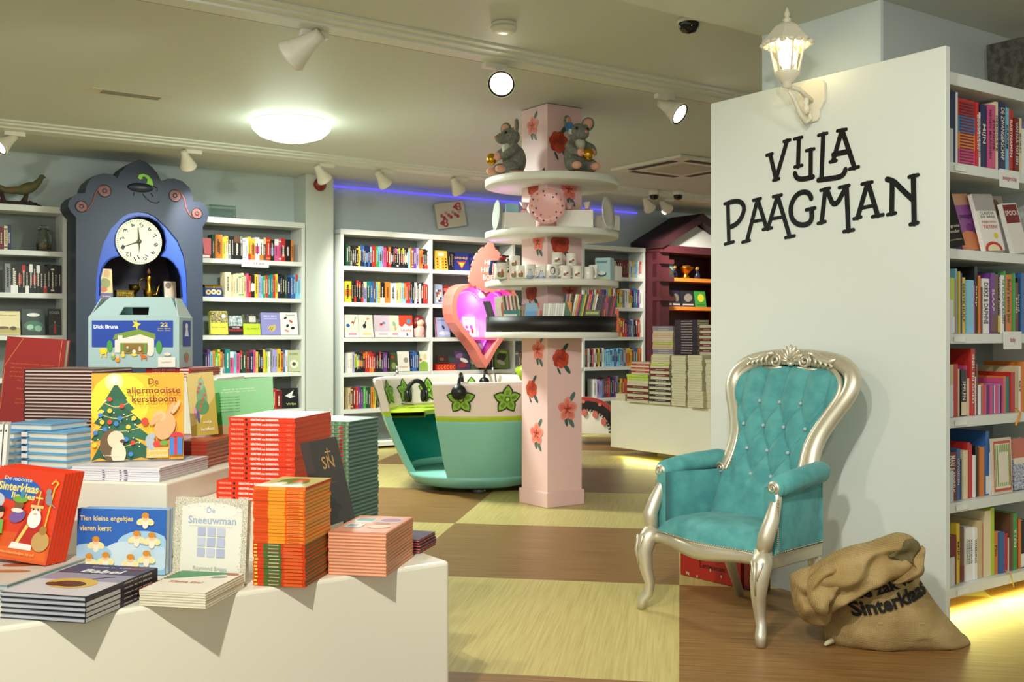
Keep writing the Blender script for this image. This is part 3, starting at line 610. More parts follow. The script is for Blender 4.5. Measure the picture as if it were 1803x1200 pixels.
R3_ = [(100, 154, 182, 'lw', ''), (155, 165, 188, 'r', ''), (165, 179, 122, 'c', ''), (180, 192, 140, 'y', ''), (194, 208, 152, 'n', ''), (208, 232, 180, 'y', 'EERSTE HULP'), (234, 281, 198, 'c', ''), (282, 291, 232, 'p', ''), (292, 314, 106, 'k', 'baby'), (315, 324, 168, 'o', ''), (325, 343, 246, 'm', ''), (344, 392, 188, 'w', 'DIKKE & DAPHNE'), (393, 421, 150, 'vz', 'SLAAP'), (422, 444, 158, 'z', ''), (445, 463, 150, 'ky', 'Kleine peuter'), (464, 480, 166, 'w', 'DE KLEUTER BAZEN'), (481, 494, 138, 'gk', ''), (495, 540, 162, 'o', "Baby's eerste jaar"), (541, 554, 154, 'g', ''), (555, 576, 214, 'zm', 'KIND'), (577, 592, 182, 'k', 'kind'), (593, 640, 152, 'b', '')]
near_books(1.212, 1640, 440, 3.75, 'the row above the baby shelf card', R3_)
R4_ = [(100, 146, 756, 'dw', ''), (147, 180, 752, 'r', ''), (181, 195, 785, 'e', ''), (196, 232, 790, 'ke', 'SPELEN'), (233, 241, 762, 'p', ''), (242, 259, 846, 'e', ''), (260, 288, 652, 'r', 'SNEL EN GOED'), (289, 298, 836, 'w', ''), (299, 316, 750, 'z', ''), (317, 328, 890, 'w', ''), (329, 339, 895, 'k', ''), (340, 352, 880, 'o', ''), (353, 364, 888, 'p', ''), (365, 376, 900, 'k', ''), (377, 390, 892, 'v', ''), (391, 404, 890, 'p', ''), (405, 418, 888, 'v', ''), (419, 430, 892, 'w', ''), (431, 444, 890, 'p', ''), (445, 458, 885, 'f', ''), (459, 470, 895, 'k', ''), (471, 482, 845, 'p', ''), (483, 496, 832, 'o', ''), (497, 523, 838, 't', ''), (524, 552, 806, 'r', ''), (553, 580, 770, 'd', ''), (581, 600, 766, 'w', 'EET'), (601, 640, 735, 'o', '')]
near_books(.855, 1640, 440, 3.75, 'the row with the orange ribbon', R4_)
R5_ = [(100, 160, 196, 'm', 'MAN & ABORTUS'), (161, 182, 176, 'b', 'OPVOEDEN'), (183, 196, 240, 'n', ''), (197, 226, 186, 'e', ''), (227, 246, 136, 'r', ''), (247, 262, 150, 'r', ''), (263, 275, 215, 'w', ''), (276, 294, 160, 'k', ''), (295, 304, 168, 'z', ''), (305, 328, 166, 'o', ''), (329, 343, 156, 'b', ''), (344, 367, 66, 'bw', ''), (368, 391, 200, 'wr', 'KINDEREN'), (392, 418, 196, 'n', ''), (419, 446, 156, 'k', ''), (447, 474, 238, 's', '')]
near_books(.495, 1640, 740, 3.53, 'the row with the quilted books', R5_)
R6_ = [(108, 157, 716, 'm', ''), (158, 180, 640, 'y', 'MIJN'), (181, 211, 665, 'zm', ''), (212, 229, 665, 'w', 'VOEDING'), (230, 247, 665, 'w', 'VOEDING'), (248, 265, 665, 'w', 'VOEDING'), (266, 286, 665, 'w', 'VOEDING'), (287, 322, 620, 'd', ''), (323, 330, 640, 'r', ''), (331, 370, 560, 'e', ''), (371, 395, 542, 'l', ''), (396, 421, 690, 'o', 'Pim'), (422, 455, 692, 'b', ''), (456, 479, 702, 'r', ''), (480, 491, 730, 'w', ''), (492, 508, 580, 'z', ''), (509, 536, 576, 'g', 'ETEN'), (537, 546, 610, 'm', ''), (547, 558, 612, 'o', ''), (559, 600, 620, 'kw', '')]
near_books(.135, 1640, 740, 3.53, 'the lowest row over the yellow light', R6_)
def rface(x0, x1, yt, z, label, col, items, y=.05, lean=12, skew=0, th=.02):
    a, b = RS(x0, y), RS(x1, y); h = (RZ((x0 + x1) / 2, yt, y) - z - .022) / math.cos(math.radians(lean))
    return faceout(RM, a, b, h, z, y, label, col, items, lean, th, 'softcover_book', skew)
rface(1664, 1700, 332, 1.572, 'black and red book of a glowing figure, half behind the sign panel edge', '#140d0e', [('E', .35, .72, .35, .2, 30, '#8e1d14'), ('E', .3, .75, .2, .12, 50, '#d8402a'), ('E', .45, .6, .14, .06, 70, '#e0694a'), ('T', 'Het grote', .55, .36, .8, .07, '#eee6dc'), ('T', 'wonder', .6, .27, .6, .06, '#eee6dc'), ('T', 'Lennart Nilsson', .6, .12, .6, .03, '#d8ccc2')], y=.03, skew=-7)
rface(1696, 1728, 335, 1.572, 'purple and skin toned pregnancy book between the black and the white one', '#9c5ca4', [('R', 0, .8, 1, 1, '#d6a184'), ('E', .5, .12, .6, .22, 0, '#d98a5e'), ('T', 'zwanger', .6, .58, .7, .09, '#3b2148'), ('E', .66, .4, .2, .07, 0, '#7d3f8c')], y=.075, skew=-5)
rface(1735, 1770, 335, 1.572, 'white book with grey top and red sunrise drawing', '#efece4', [('R', 0, .7, 1, 1, '#a7a49f'), ('T', 'CLAUDIA', .52, .66, .7, .055, '#3a3a3c'), ('T', 'DE BREIJ', .52, .59, .7, .055, '#3a3a3c'), ('T', 'KRIJG NOU', .52, .5, .7, .05, '#c2403a'), ('T', 'TIETEN!', .52, .42, .7, .06, '#c8281f'), ('E', .45, .02, .42, .14, 0, '#c8392c'), ('E', .45, .02, .3, .09, 0, '#efe0b8'), ('E', .7, .26, .1, .05, 0, '#dfd43a')], y=.03, skew=-4)
rface(1764, 1788, 338, 1.572, 'book with a photograph of a person in white behind the sunrise one', '#b9b2a8', [('E', .4, .8, .3, .14, 0, '#8a5a44'), ('E', .6, .35, .4, .35, 0, '#e3e2e0')], y=.08, skew=-4)
rface(1786, 1812, 352, 1.572, 'white book with dark red block beside the shelf frame edge', '#e7e4dd', [('R', .05, .6, .95, .97, '#7d1f22'), ('T', 'SPOCK', .5, .8, .8, .1, '#efe9e0')], y=.035, skew=-6)
GING = M('#7fae4c', .7); QB = M('#5a6fa0', .8, 0, 'mottle', '#e4e4e6', 120)
rface(1750, 1783, 763, .495, 'quilted album with green gingham and cream border', '#d9cdb6', [('R', .05, .05, .95, .95, '#c94f3a'), ('R', .1, .1, .9, .9, '#eee6d4')] + [('R', .12 + .1 * i, .14, .17 + .1 * i, .88, GING) for i in range(8)] + [('R', .25, .2, .8, .75, '#e7dfcb')], y=.012, lean=2, th=.012)
rface(1786, 1822, 765, .495, 'blue checked padded album with red and white patches', QB, [('R', 0, .62, 1, 1, '#c96a50'), ('R', .05, .5, .95, .62, '#e9e0d0')], y=.03, lean=4, th=.05)
# stripes on the thick four colour book
o = MB(); a, b = RS(1640 + 146 / 3), RS(1640 + 236 / 3); h = RZ(1702, 60 + 345 / 3) - 1.938
bk = [x for x in SC.objects if x.get('label', '').startswith('red spine, third along the top row')][0]
bk['label'] = 'thick book of red, blue, orange and pink blocks on the top row'
w_ = b - a; art(o, lambda u, v, k: V((u * (w_ - .002), -.0004 - k, v * h)), [('R', 0, .5, 1, .75, '#2f86c4'), ('R', 0, .25, 1, .5, '#ef9430'), ('R', 0, 0, 1, .25, '#e0448c')] + [('L', [(.1, .04 + .045 * i), (.9, .04 + .045 * i)], .025, '#7a2a3a') for i in range(21)])
o.build('colour_block', bk.children[0])
# shelf cards, ribbons, bookends
def card(m, s0, s1, z, y, h, text, label, name='shelf_label', tx=.5):
    w = s1 - s0; t = thing(name, label, 'label', m @ Matrix.Translation((s0, y, z)))
    MB(WHITE).box(0, w, -.002, 0, 0, h).build('card', t, bevel=.0008)
    if text: art(MB(), lambda u, v, k: V((u * w, -.0025 - k, v * h)), [('T', text, tx, .5, min(.72, .07 * len(text)), .34, '#b8365a')]).build('lettering', t)
card(RM, RS(1758, 0), RS(1758, 0) + .16, 1.938 - .075, -.004, .08, 'zwangerschap', 'white shelf card printed zwangerschap on the pregnancy shelf')
card(RM, RS(1765, 0), RS(1765, 0) + .15, 1.212 - .07, -.004, .08, 'baby', 'white shelf card printed baby on the right bookshelf')
card(WM, WS(425, .3), WS(473, .3), 1.93 - .07, -.304, .072, '11 - 13 jaar', 'white shelf card printed with an age range beyond the clock')
for i, (x, z) in enumerate(((1679, 1.938), (1678, 1.212), (1680, .855), (1682, .495), (1684, .135))):
    card(RM, RS(x, 0), RS(x, 0) + .085, z - .034, -.004, .022, '', 'narrow white label strip on the %s board of the bookshelf by the panel' % ('top book', 'third', 'fourth', 'fifth', 'lowest')[i], 'label_strip')
BE = M('#c9d0d2', .3, .2)
for i, (x0, z, yt) in enumerate(((1667, 1.938, 225), (1667, 1.212, 528), (1667, .855, 678), (1668, .495, 830), (1670, .135, 982))):
    a = RS(x0, .02); h = RZ(x0, yt, .02) - z
    o = MB(BE).box(0, .045, -.022, -.0185, 0, h).box(0, .0025, -.022, .12, 0, h).build('bookend'); o.matrix_world = RM @ Matrix.Translation((a - .001, .04, z + .001))
    tag(o, 'grey sheet metal bookend at the panel end of the %s row' % ('top', 'baby card', 'orange ribbon', 'quilted book', 'lowest')[i], 'bookend')
o = MB(M('#e8922e', .5)).tube([RM @ V((RS(1796, 0), .02, .875)), RM @ V((RS(1795, 0), -.004, .855)), RM @ V((RS(1790, 0), -.006, .82)), RM @ V((RS(1786, 0), -.006, .80))], .006, 6, flat=.25).build('ribbon_marker'); tag(o, 'orange ribbon hanging over the shelf edge', 'ribbon')
o = MB(M('#e0bb2e', .5)).tube([RM @ V((RS(1778, 0), .02, .15)), RM @ V((RS(1779, 0), -.004, .135)), RM @ V((RS(1781, 0), -.006, .1)), RM @ V((RS(1783, 0), -.006, .075))], .005, 6, flat=.3).build('ribbon_marker'); tag(o, 'yellow ribbon hanging from the lowest shelf', 'ribbon')
# ================================================================ PINK DISPLAY COLUMN
PC = V((.284, 7.448, 0)); PM = basis(PC, D, PV, UP)
PINK = M('#efc9c6', .45); PINK2 = M('#eac4c2', .45)
dc = thing('display_column', 'square pink column papered with roses and hibiscus, ringed by four white shelves', 'column', PM)
HS = .153
MB(PINK).box(-HS, HS, -HS, HS, .105, CEIL - .004).build('shaft', dc)
MB(PINK2).box(-.168, .168, -.168, .168, 0, .108).build('plinth', dc, bevel=.006)
MB(M('#4c4446', .6)).box(-HS - .002, HS + .002, -HS - .002, HS + .002, CEIL - .004, CEIL - .001).build('gap_shade_strip', dc)  # solid dark strip; the shade of a gap is put into its colour
DISC = M('#e3e4d8', .4)
ZD = (2.309, 1.934, 1.584, 1.225)
PCI = [(.0, 0)]
for z, th in zip(ZD, (.052, .045, .042, .042)):
    r = .478; m = MB(DISC)
    m.lathe([(HS + .001, z - th), (r - .003, z - th), (r, z - th + .003), (r, z - .003), (r - .003, z), (HS + .001, z)], 64)
    m.build('round_shelf', dc)
IPM = PM.inverted()
def face_map(c, side):                                     # art in metres round a point of a face
    def mp(u, v, k):
        q = IPM @ c
        return V((q.x + u, -HS - .0008 - k, c.z + v)) if side == 'R' else V((-HS - .0008 - k, q.y - u, c.z + v))
    return mp
def fpt(px, py, side): return RAY(px, py, PC - (PV if side == 'R' else D) * HS, PV if side == 'R' else D)
def ell(u, v, a, b, t, c): return ('E', u, v, a, b, t, c)
LEAF, LEAF2 = '#3f5a50', '#57756c'
def rose(r, leaf=-1):
    it = [ell(.75 * r * leaf * -1, -.95 * r, .62 * r, .22 * r, -50, LEAF), ell(-.2 * r, -1.15 * r, .4 * r, .12 * r, -60, LEAF), ell(.55 * r, 1.05 * r, .5 * r, .2 * r, 50, LEAF)]
    for i in range(7):
        a = .3 + i * .9; it.append(ell(.48 * r * math.cos(a), .42 * r * math.sin(a), .52 * r, .46 * r, math.degrees(a), ('#c4472c', '#b53c25', '#cc5636')[i % 3]))
    for i in range(5):
        a = 1 + i * 1.256; it.append(ell(.25 * r * math.cos(a), .1 * r + .22 * r * math.sin(a), .36 * r, .28 * r, math.degrees(a), ('#a63220', '#bd4529')[i % 2]))
    it += [ell(0, .12 * r, .26 * r, .2 * r, 20, '#8e2a1c'), ell(.02 * r, .16 * r, .15 * r, .11 * r, -20, '#b8402a'), ell(.02 * r, .16 * r, .07 * r, .05 * r, 0, '#7a2217')]
    return it
def hibiscus(r):
    it = [ell(.35 * r, -1.05 * r, .6 * r, .2 * r, -55, LEAF2), ell(-.15 * r, -.95 * r, .5 * r, .16 * r, -75, LEAF), ell(.5 * r, 1. * r, .5 * r, .2 * r, 55, LEAF2)]
    for i in range(5):
        a = math.radians(90 + 72 * i); it.append(ell(.5 * r * math.cos(a), .5 * r * math.sin(a), .52 * r, .4 * r, 90 + 72 * i, ('#f09a86', '#ec8a78')[i % 2]))
        it.append(ell(.42 * r * math.cos(a), .42 * r * math.sin(a), .4 * r, .28 * r, 90 + 72 * i, ('#ea7f6c', '#e57565')[i % 2]))
    for i in range(5):
        a = math.radians(90 + 72 * i); it.append(ell(.22 * r * math.cos(a), .22 * r * math.sin(a), .24 * r, .09 * r, 90 + 72 * i, '#c23b33'))
    it += [ell(0, 0, .12 * r, .12 * r, 0, '#8f1f22'), ell(.12 * r, -.12 * r, .2 * r, .03 * r, -45, '#e9c06a')]
    return it
FL = [('R', 987, 631, 'rose', .075), ('R', 999, 720, 'hib', .085), ('L', 948, 616, 'hib', .075), ('L', 936, 684, 'rose', .068), ('L', 945, 763, 'hib', .078),
      ('L', 938, 222, 'hib', .07), ('R', 983, 250, 'rose', .085), ('L', 939, 329, 'rose', .07), ('R', 1002, 334, 'hib', .075), ('L', 948, 425, 'hib', .07), ('R', 986, 428, 'rose', .085), ('L', 936, 514, 'rose', .07), ('R', 1003, 513, 'hib', .075), ('L', 957, 302, 'leaf', .03)]
for sd, px, py, kd, r in FL:
    c = fpt(px, py, sd); m = MB(); lf = 1 if sd == 'R' else 1
    it = rose(r) if kd == 'rose' else hibiscus(r) if kd == 'hib' else [ell(0, 0, r, r * .45, 70, LEAF)]
    art(m, face_map(c, sd), it); m.build('rose_print' if kd == 'rose' else 'hibiscus_print' if kd == 'hib' else 'leaf_print', dc)
# ---------------- plush mice
FUR = M('#6f7168', .95, 0, 'velvet', '#85877c', 60, .4); PINKF = M('#e0a78f', .8); GOLD = M('#c99a2c', .25, 1.)
def mouse(label, loc, yaw, tagged):
    r = thing('plush_mouse', label, 'plush toy', Matrix.Translation(loc) @ Matrix.Rotation(yaw, 4, 'Z'))
    m = MB(FUR); m.ball((0, .02, .105), (.088, .085, .115)); m.ball((0, .005, .17), (.06, .06, .06)); m.ball((0, -.015, .268), (.07, .072, .066)); m.ball((0, -.075, .25), (.044, .055, .04))
    for s in (-1, 1):
        m.tube([(s * .05, .0, .195), (s * .085, -.04, .165), (s * .075, -.09, .125), (s * .045, -.12, .115)], [.03, .032, .028, .022], 10); m.ball((s * .07, -.05, .045), (.042, .07, .045)); m.ball((s * .06, -.005, .315), (.022, .02, .022))
    remesh(m, 'body', r, .006, 6)
    for s in (-1, 1):
        R = Matrix.Rotation(s * -.5, 3, 'Z') @ Matrix.Rotation(s * .35, 3, 'Y')
        e = MB(FUR).ball((s * .078, -.005, .335), (.046, .016, .05), 16, R).build('ear', r)
        MB(M('#d9a48c', .8)).ball((s * .078, -.005, .335) if 0 else V((s * .078, -.005, .335)) + R @ V((0, -.01, 0)), (.034, .01, .038), 14, R).build('inner_ear', e)
        MB(PINKF).ball((s * .042, -.132, .115), (.026, .024, .03)).ball((s * .03, -.15, .105), (.012, .014, .012)).ball((s * .05, -.15, .12), (.011, .014, .011)).build('paw', r)
        MB(PINKF).ball((s * .07, -.125, .028), (.032, .04, .026)).build('foot', r)
        MB(M('#0c0c0c', .15)).ball((s * .042, -.072, .288), .0105, 10).build('eye', r)
    MB(M('#d98d80', .5)).ball((0, -.13, .255), (.012, .01, .01), 10).build('nose', r)
    MB(M('#c9c7b4', .9)).ball((0, -.04, .185), (.036, .035, .045)).build('chest_patch', r)
    MB(GOLD).ball((0, -.16, .1), (.036, .036, .042), 20).build('golden_egg', r)
    MB(PINKF).tube([(.03, .06, .02), (.08, .06, .014), (.11, .03, .012), (.12, -.02, .01), (.1, -.07, .01)], [.011, .01, .009, .007, .004], 8).build('tail', r)
    if tagged:
        t = MB(M('#3f7fb8', .4)).box(-.105, -.055, -.035, -.033, .27, .33); t.use(WHITE).box(-.085, -.045, -.037, -.035, .25, .285); t.build('hang_tag', r)
mouse('grey plush mouse turned away to the side, hugging a golden egg', (PC.x - .285, PC.y - .17, ZD[0] + .012), math.radians(-62), False)
mouse('grey plush mouse with a blue tag on its ear, hugging a golden egg', (PC.x + .165, PC.y - .31, ZD[0] + .012), math.radians(24), True)
# ---------------- second shelf: white boxes, plates, wrapped gifts
CARDW = M('#e8e6dc', .5)
def gbox(name, label, px, y, w, d, h, z, turn, mat=CARDW, cat='box', items=None):
    p = P(px, 500, y); r = thing(name, label, cat, Matrix.Translation((p.x, y, z + .001)) @ Matrix.Rotation(math.radians(turn), 4, 'Z'))
    MB(mat).box(-w / 2, w / 2, 0, d, 0, h).build('carton', r, bevel=.0015); MB(mat).box(-w / 2 + .003, w / 2 - .003, .003, d - .003, h, h + .004).build('lid', r)
    if items: art(MB(), lambda u, v, k: V((-w / 2 + u * w, -.002 - k, v * h)), items).build('print', r)
    return r
gbox('display_box', 'white carton behind the polka dot plate, towards the pale blue card', 916, 7.12, .22, .1, .105, ZD[1], 16)
gbox('display_box', 'wide white carton on the far side of the polka dot plate', 1012, 7.085, .25, .09, .118, ZD[1], -8)
gbox('display_box', 'narrow white carton beside the edge-on plate', 1063, 7.24, .14, .1, .098, ZD[1], -38)
gbox('greeting_card', 'pale blue card behind the white cartons on the second round shelf', 902, 7.3, .09, .01, .19, ZD[1], 10, M('#8fc3cf', .5), 'card', [('E', .5, .6, .3, .1, 0, '#3f6c80')])
def plate(label, px, py, y, r, yaw, tilt, dots, col):
    p = P(px, py, y); t = thing('plate', label, 'plate', Matrix.Translation(p) @ Matrix.Rotation(math.radians(yaw), 4, 'Z') @ Matrix.Rotation(math.radians(90 - tilt), 4, 'X'))
    d = MB(M(col, .25)).lathe([(0, .0), (r * .7, .0), (r, .012), (r, .016), (r * .68, .005), (0, .005)], 40).build('dish', t)
    if dots:
        it = [ell(r * .84 * math.cos(i * .4488), r * .84 * math.sin(i * .4488), .0065, .0065, 0, ('#24303c', '#b83a34', '#24303c', '#d9a23c')[i % 4]) for i in range(14)] + [ell(r * .6 * math.cos(i * .785 + .2), r * .6 * math.sin(i * .785 + .2), .006, .006, 0, ('#d9a23c', '#24303c', '#b83a34')[i % 3]) for i in range(8)]
        art(MB(), lambda u, v, k: V((u, v, .0055 + max(0, (math.hypot(u, v) - r * .68) / (r * .32)) * .0108 + k)), it, lift=.0008).build('polka_dots', d)
plate('pink plate with coloured polka dots standing at the front of the second shelf', 963, 363, 6.985, .123, 0, 6, True, '#eeb4b0')
plate('white plate seen edge-on at the outer end of the second shelf', 1068, 376, 7.1, .115, 64, 5, False, '#e6e3da')
plate('pale green plate seen edge-on beside the pale blue card', 877, 379, 7.2, .105, -76, 4, False, '#cfd9cf')
CELLO = M('#f6e9ec', .05, kind='glass')
def bag(label, px, y, z, w, h, col):
    p = P(px, 500, y); r = thing('gift_bag', label, 'gift', Matrix.Translation((p.x, y, z + .001)))
    rnd = random.Random(int(px)); m = MB(M(col, .35, 0, 'mottle', '#f4dfe2', 40))
    m.lathe([(.001, 0), (w * .9, 0), (w, h * .25), (w * .85, h * .55), (w * .3, h * .72), (w * .22, h * .76), (w * .6, h), (.001, h * .92)], 14); m.v = [p_ + V((rnd.uniform(-1, 1), rnd.uniform(-1, 1), rnd.uniform(-.4, .4))) * w * .1 * (p_.z > .01) for p_ in m.v]; m.build('wrapped_goods', r)
    MB(M('#d66a86', .4)).tube([(w * .3 * math.cos(a * .6283), w * .3 * math.sin(a * .6283), h * .74) for a in range(10)], .005, 6, closed=True).build('ribbon', r)
bag('pink wrapped gift bag behind the carton at the polka dot plate', 923, 7.3, ZD[1], .055, .2, '#f0a9b4')
bag('clear wrapped gift bag of pink sweets behind the wide carton', 1003, 7.25, ZD[1], .055, .19, '#e58a9c')
bag('clear wrapped gift bag beside the narrow carton', 1034, 7.29, ZD[1], .05, .2, '#e9d5d6')
# ---------------- third shelf: mugs
MUG = M('#ece8dc', .2)
def mug(label, px, y, z, r, h, yaw, items=None, up=True):
    r *= .93
    p = P(px, 500, y); t = thing('mug', label, 'mug', Matrix.Translation((p.x, y, z + .001)) @ Matrix.Rotation(math.radians(yaw), 4, 'Z'))
    MB(MUG).lathe([(0, .002), (0, 0), (r * .92, 0), (r, .006), (r, h - .002), (r - .002, h), (r - .004, h - .002), (r - .004, .008), (0, .008)], 24).build('cup', t)
    MB(MUG).tube([V((r * .97, 0, h * .82)), V((r * 1.4, 0, h * .8)), V((r * 1.6, 0, h * .5)), V((r * 1.4, 0, h * .2)), V((r * .97, 0, h * .18))], .0065, 8).build('handle', t)
    if items:
        art(MB(), lambda u, v, k: V((r + k) * 1.0 * V((math.cos(math.radians(-90 - yaw) + (u - .5) * 1.6), math.sin(math.radians(-90 - yaw) + (u - .5) * 1.6), 0)) + UP * (v * h)) if False else V(((r + k) * math.cos(math.radians(-90 - yaw) + (u - .5) * 1.6), (r + k) * math.sin(math.radians(-90 - yaw) + (u - .5) * 1.6), v * h)), items, lift=.0008, rings=3).build('picture', t)
    return t
ANIM = [ell(.35, .3, .2, .14, 0, '#8a6a3c'), ell(.62, .34, .18, .16, 0, '#a5652f'), ell(.5, .18, .3, .08, 0, '#6c7a3a'), ell(.6, .52, .08, .08, 0, '#b5523a')]
FACE = [ell(.5, .12, .5, .14, 0, '#8f9dbb'), ell(.5, .35, .3, .2, 0, '#b9c2d2'), ell(.42, .6, .05, .06, 0, '#3b4664'), ell(.6, .6, .05, .06, 0, '#3b4664')]
CAT = [ell(.5, .55, .3, .3, 0, '#4c4c4c'), ell(.45, .5, .16, .2, 20, '#d4d0c4'), ell(.6, .62, .08, .1, 0, '#d4d0c4'), ell(.5, .1, .5, .1, 0, '#9aa3b0')]
RUN = [ell(.4, .32, .22, .1, 10, '#7a5a3c'), ell(.68, .42, .12, .1, 0, '#a63c30'), ell(.5, .2, .34, .02, 0, '#8a8a74')]
z3 = ZD[2]
mug('large cream animal mug holding a little plush with a red hat', 882, 7.12, z3, .05, .112, 8, ANIM)
mug('cream mug standing raised behind the large animal mug', 906, 7.24, z3 + .085, .042, .085, 190, ANIM)
mug('mug with animals tucked just beside the large one', 905, 7.09, z3, .037, .088, 160, ANIM)
mug('animal mug half hidden between two others below the raised mug', 917, 7.05, z3, .036, .09, 100, ANIM)
mug('mug with a pale blue face', 933, 7.015, z3, .04, .096, 10, FACE)
mug('blue grey mug behind the pale blue face mug, its handle turned outward', 953, 7.07, z3, .039, .088, 185, FACE)
mug('mug with a dark cat drawing at the middle of the row', 973, 7.0, z3, .041, .094, 5, CAT)
mug('mug with a running figure right beside the cat mug', 996, 7.02, z3, .038, .088, 185, RUN)
mug('mug with a small red figure, third after the cat mug', 1016, 7.06, z3, .037, .088, 185, RUN)
mug('plain mug with its handle outward, last of the row', 1036, 7.12, z3, .037, .086, 8)
mug('mug stacked high in front of the printed rose', 981, 7.09, z3 + .097, .04, .085, 95, RUN)
mug('mug stacked high beside the one before the rose', 1006, 7.12, z3 + .093, .04, .085, 95, RUN)
gbox('mug_box', 'white cube under the raised mug behind the row', 907, 7.235, .08, .08, .08, z3, 0)
gbox('mug_box', 'white carton carrying the two high mugs', 994, 7.075, .17, .09, .088, z3, -4)
gbox('mug_box', 'pale blue mug carton with a printed cup', 1061, 7.19, .11, .085, .15, z3, -24, M('#a7c8cc', .5), 'box', [ell(.45, .28, .32, .13, 0, '#3c4c50'), ell(.45, .32, .26, .09, 0, '#d9e4e0'), ('R', .1, .78, .8, .88, '#5d8890'), ('R', .1, .03, .9, .1, '#c9c46c')])
gbox('mug_box', 'white carton at the outer end beside the pale blue one', 1077, 7.31, .08, .07, .1, z3, -40)
gbox('mug_box', 'white carton between the last mug and the pale blue carton', 1044, 7.19, .06, .06, .1, z3, -20)
r = thing('plush_doll', 'little plush with a red hat and blue legs flopped in the large mug', 'plush toy', V((P(882, 500, 7.12).x, 7.12, z3)))
m = MB(M('#5a5550', .9)).ball((.0, 0, .112), (.04, .036, .026)); m.build('body', r)
MB(M('#b3262a', .8)).ball((.012, -.01, .143), (.026, .024, .014)).build('hat', r)
MB(M('#34558f', .8)).tube([(-.03, -.01, .12), (-.062, -.03, .12), (-.072, -.04, .07), (-.07, -.045, .03)], [.01, .011, .011, .012], 8).build('legs', r)
# ---------------- fourth shelf: black tray of booklets
BLK = M('#040405', .5)
r = thing('black_tray', 'glossy black ring tray on the lowest round shelf holding booklets', 'tray', PC)
MB(BLK).lathe([(.452, ZD[3] + .001), (.472, ZD[3] + .001), (.472, ZD[3] + .108), (.466, ZD[3] + .108), (.466, ZD[3] + .006), (.452, ZD[3] + .006)], 64).build('rim', r)
nb = 0
def booklets(px0, px1, ytop, n, cols, tilt, place, rad=.4, faced=None):
    rad -= .03
    for i in range(n):
        px = px0 + (px1 - px0) * (i + .5) / n; y = PC.y - math.sqrt(max(.02, rad ** 2 - ((px - 972) * 7.1 / F) ** 2)); p = P(px, ytop, y); th = (px1 - px0) / n * y / F
        h = p.z - ZD[3] - .004; th *= .96 * math.cos(math.radians(tilt)); c = cols[i % len(cols)]; c = COLH.get(c, c)
        m = MB(M(c, .4)).box(-th / 2, th / 2 - .0007, -.005, .09, 0, h); m.use(PAGE).box(-th / 2 + th * .2, th / 2 - th * .2, 0, .088, .002, h + .0006)
        if faced:
            m = MB(M(c, .35)).box(-th / 2, th / 2, 0, .008, 0, h); art(m, lambda u, v, k: V((-th / 2 + u * th, -k, v * h)), faced)
        o = m.build('booklet'); o.matrix_world = Matrix.Translation((p.x, y, ZD[3] + .002)) @ Matrix.Rotation(math.radians(tilt), 4, 'Y')
        cn = [k for k, v in COLH.items() if v == c]; cn = COLN[cn[0]] if cn else 'pale'
        tag(o, ('%s booklet, ' % cn + (ordw(i) + ' along ' if n > 1 else '')) + place, 'booklet', 'booklets in the black tray')
booklets(866, 880, 527, 3, ['#2c2a2e', '#3a3034', '#2c2a2e'], -17, 'the dark leaning trio at the tray end', .40)
booklets(875, 896, 521, 1, ['#e6dfcb'], -5, 'with a reddish seated figure, standing in the tray', .41, [ell(.7, .55, .18, .3, 20, '#c46a50'), ('R', .1, .1, .6, .14, '#7a6a5a')])
booklets(892, 921, 519, 9, ['#b8ac7c', 'k', '#cfc9a8', 'z', '#d9d2b4', 'q'], -8, 'the tan row behind the tray rim', .4)
booklets(886, 911, 545, 1, ['#e8e6da'], 0, 'with a portrait and teal edge at the tray front', .445, [('R', 0, .82, 1, 1, '#2b7c78'), ell(.2, .5, .1, .2, 0, '#2a2622'), ('T', 'DARIO', .65, .5, .5, .25, '#3a3a3c')])
booklets(911, 924, 544, 5, ['t', 'g', 'q', 'o', 't'], 0, 'the little teal group at the tray front', .45)
booklets(925, 950, 533, 1, ['#7fb0c8'], 0, 'of blue sky and red boats behind the white row', .43, [('R', 0, .5, 1, .68, '#c23a30'), ('P', [(.8, 1), (1, 1), (1, .75)], '#d8432a'), ('R', 0, 0, 1, .3, '#4c8fc0')])
booklets(925, 945, 547, 1, ['#5a9fd0'], 0, 'of plain blue sky at the tray front', .455, [ell(.5, .4, .35, .2, 0, '#c9dce6')])
booklets(944, 954, 546, 4, ['o', 'c', 'o', 'r'], 0, 'the small orange group at the tray middle', .45)
booklets(952, 990, 533, 9, ['#dcdccf', '#d2d3c6', 'w'], 6, 'the whitish row at the tray middle', .445)
booklets(988, 1004, 531, 1, ['#3f6a36'], 4, 'in green with an orange corner, ending the whitish row', .44, [('P', [(.4, 1), (1, 1), (1, .6)], '#e08a30'), ('R', .1, .1, .9, .4, '#24401f')])
booklets(985, 1000, 516, 5, ['k', 's', 'r', 'd', 'q'], 8, 'the upper dark group in the tray', .33)
booklets(1000, 1040, 516, 12, ['w', 'y', 'p', 'm', 'g', 'y', 'k', 'o', 'p', 'q', 'd', 'w'], 12, 'the leaning bright row of the tray', .4)
booklets(1034, 1058, 519, 1, ['#2b1a24'], 6, 'in black with a lilac glow, leaning on the bright row', .41, [ell(.3, .3, .2, .15, 0, '#8a7a6a'), ell(.6, .6, .2, .2, 0, '#4a2b40')])
booklets(1050, 1068, 532, 1, ['#b04a78'], 4, 'in pink and blue behind the black one', .4, [ell(.5, .5, .4, .2, 0, '#3f7fb0')])
booklets(1056, 1075, 519, 6, ['r', 'm', 'k', 'm', 'r', 'n'], 12, 'the dark red group near the tray end', .36)
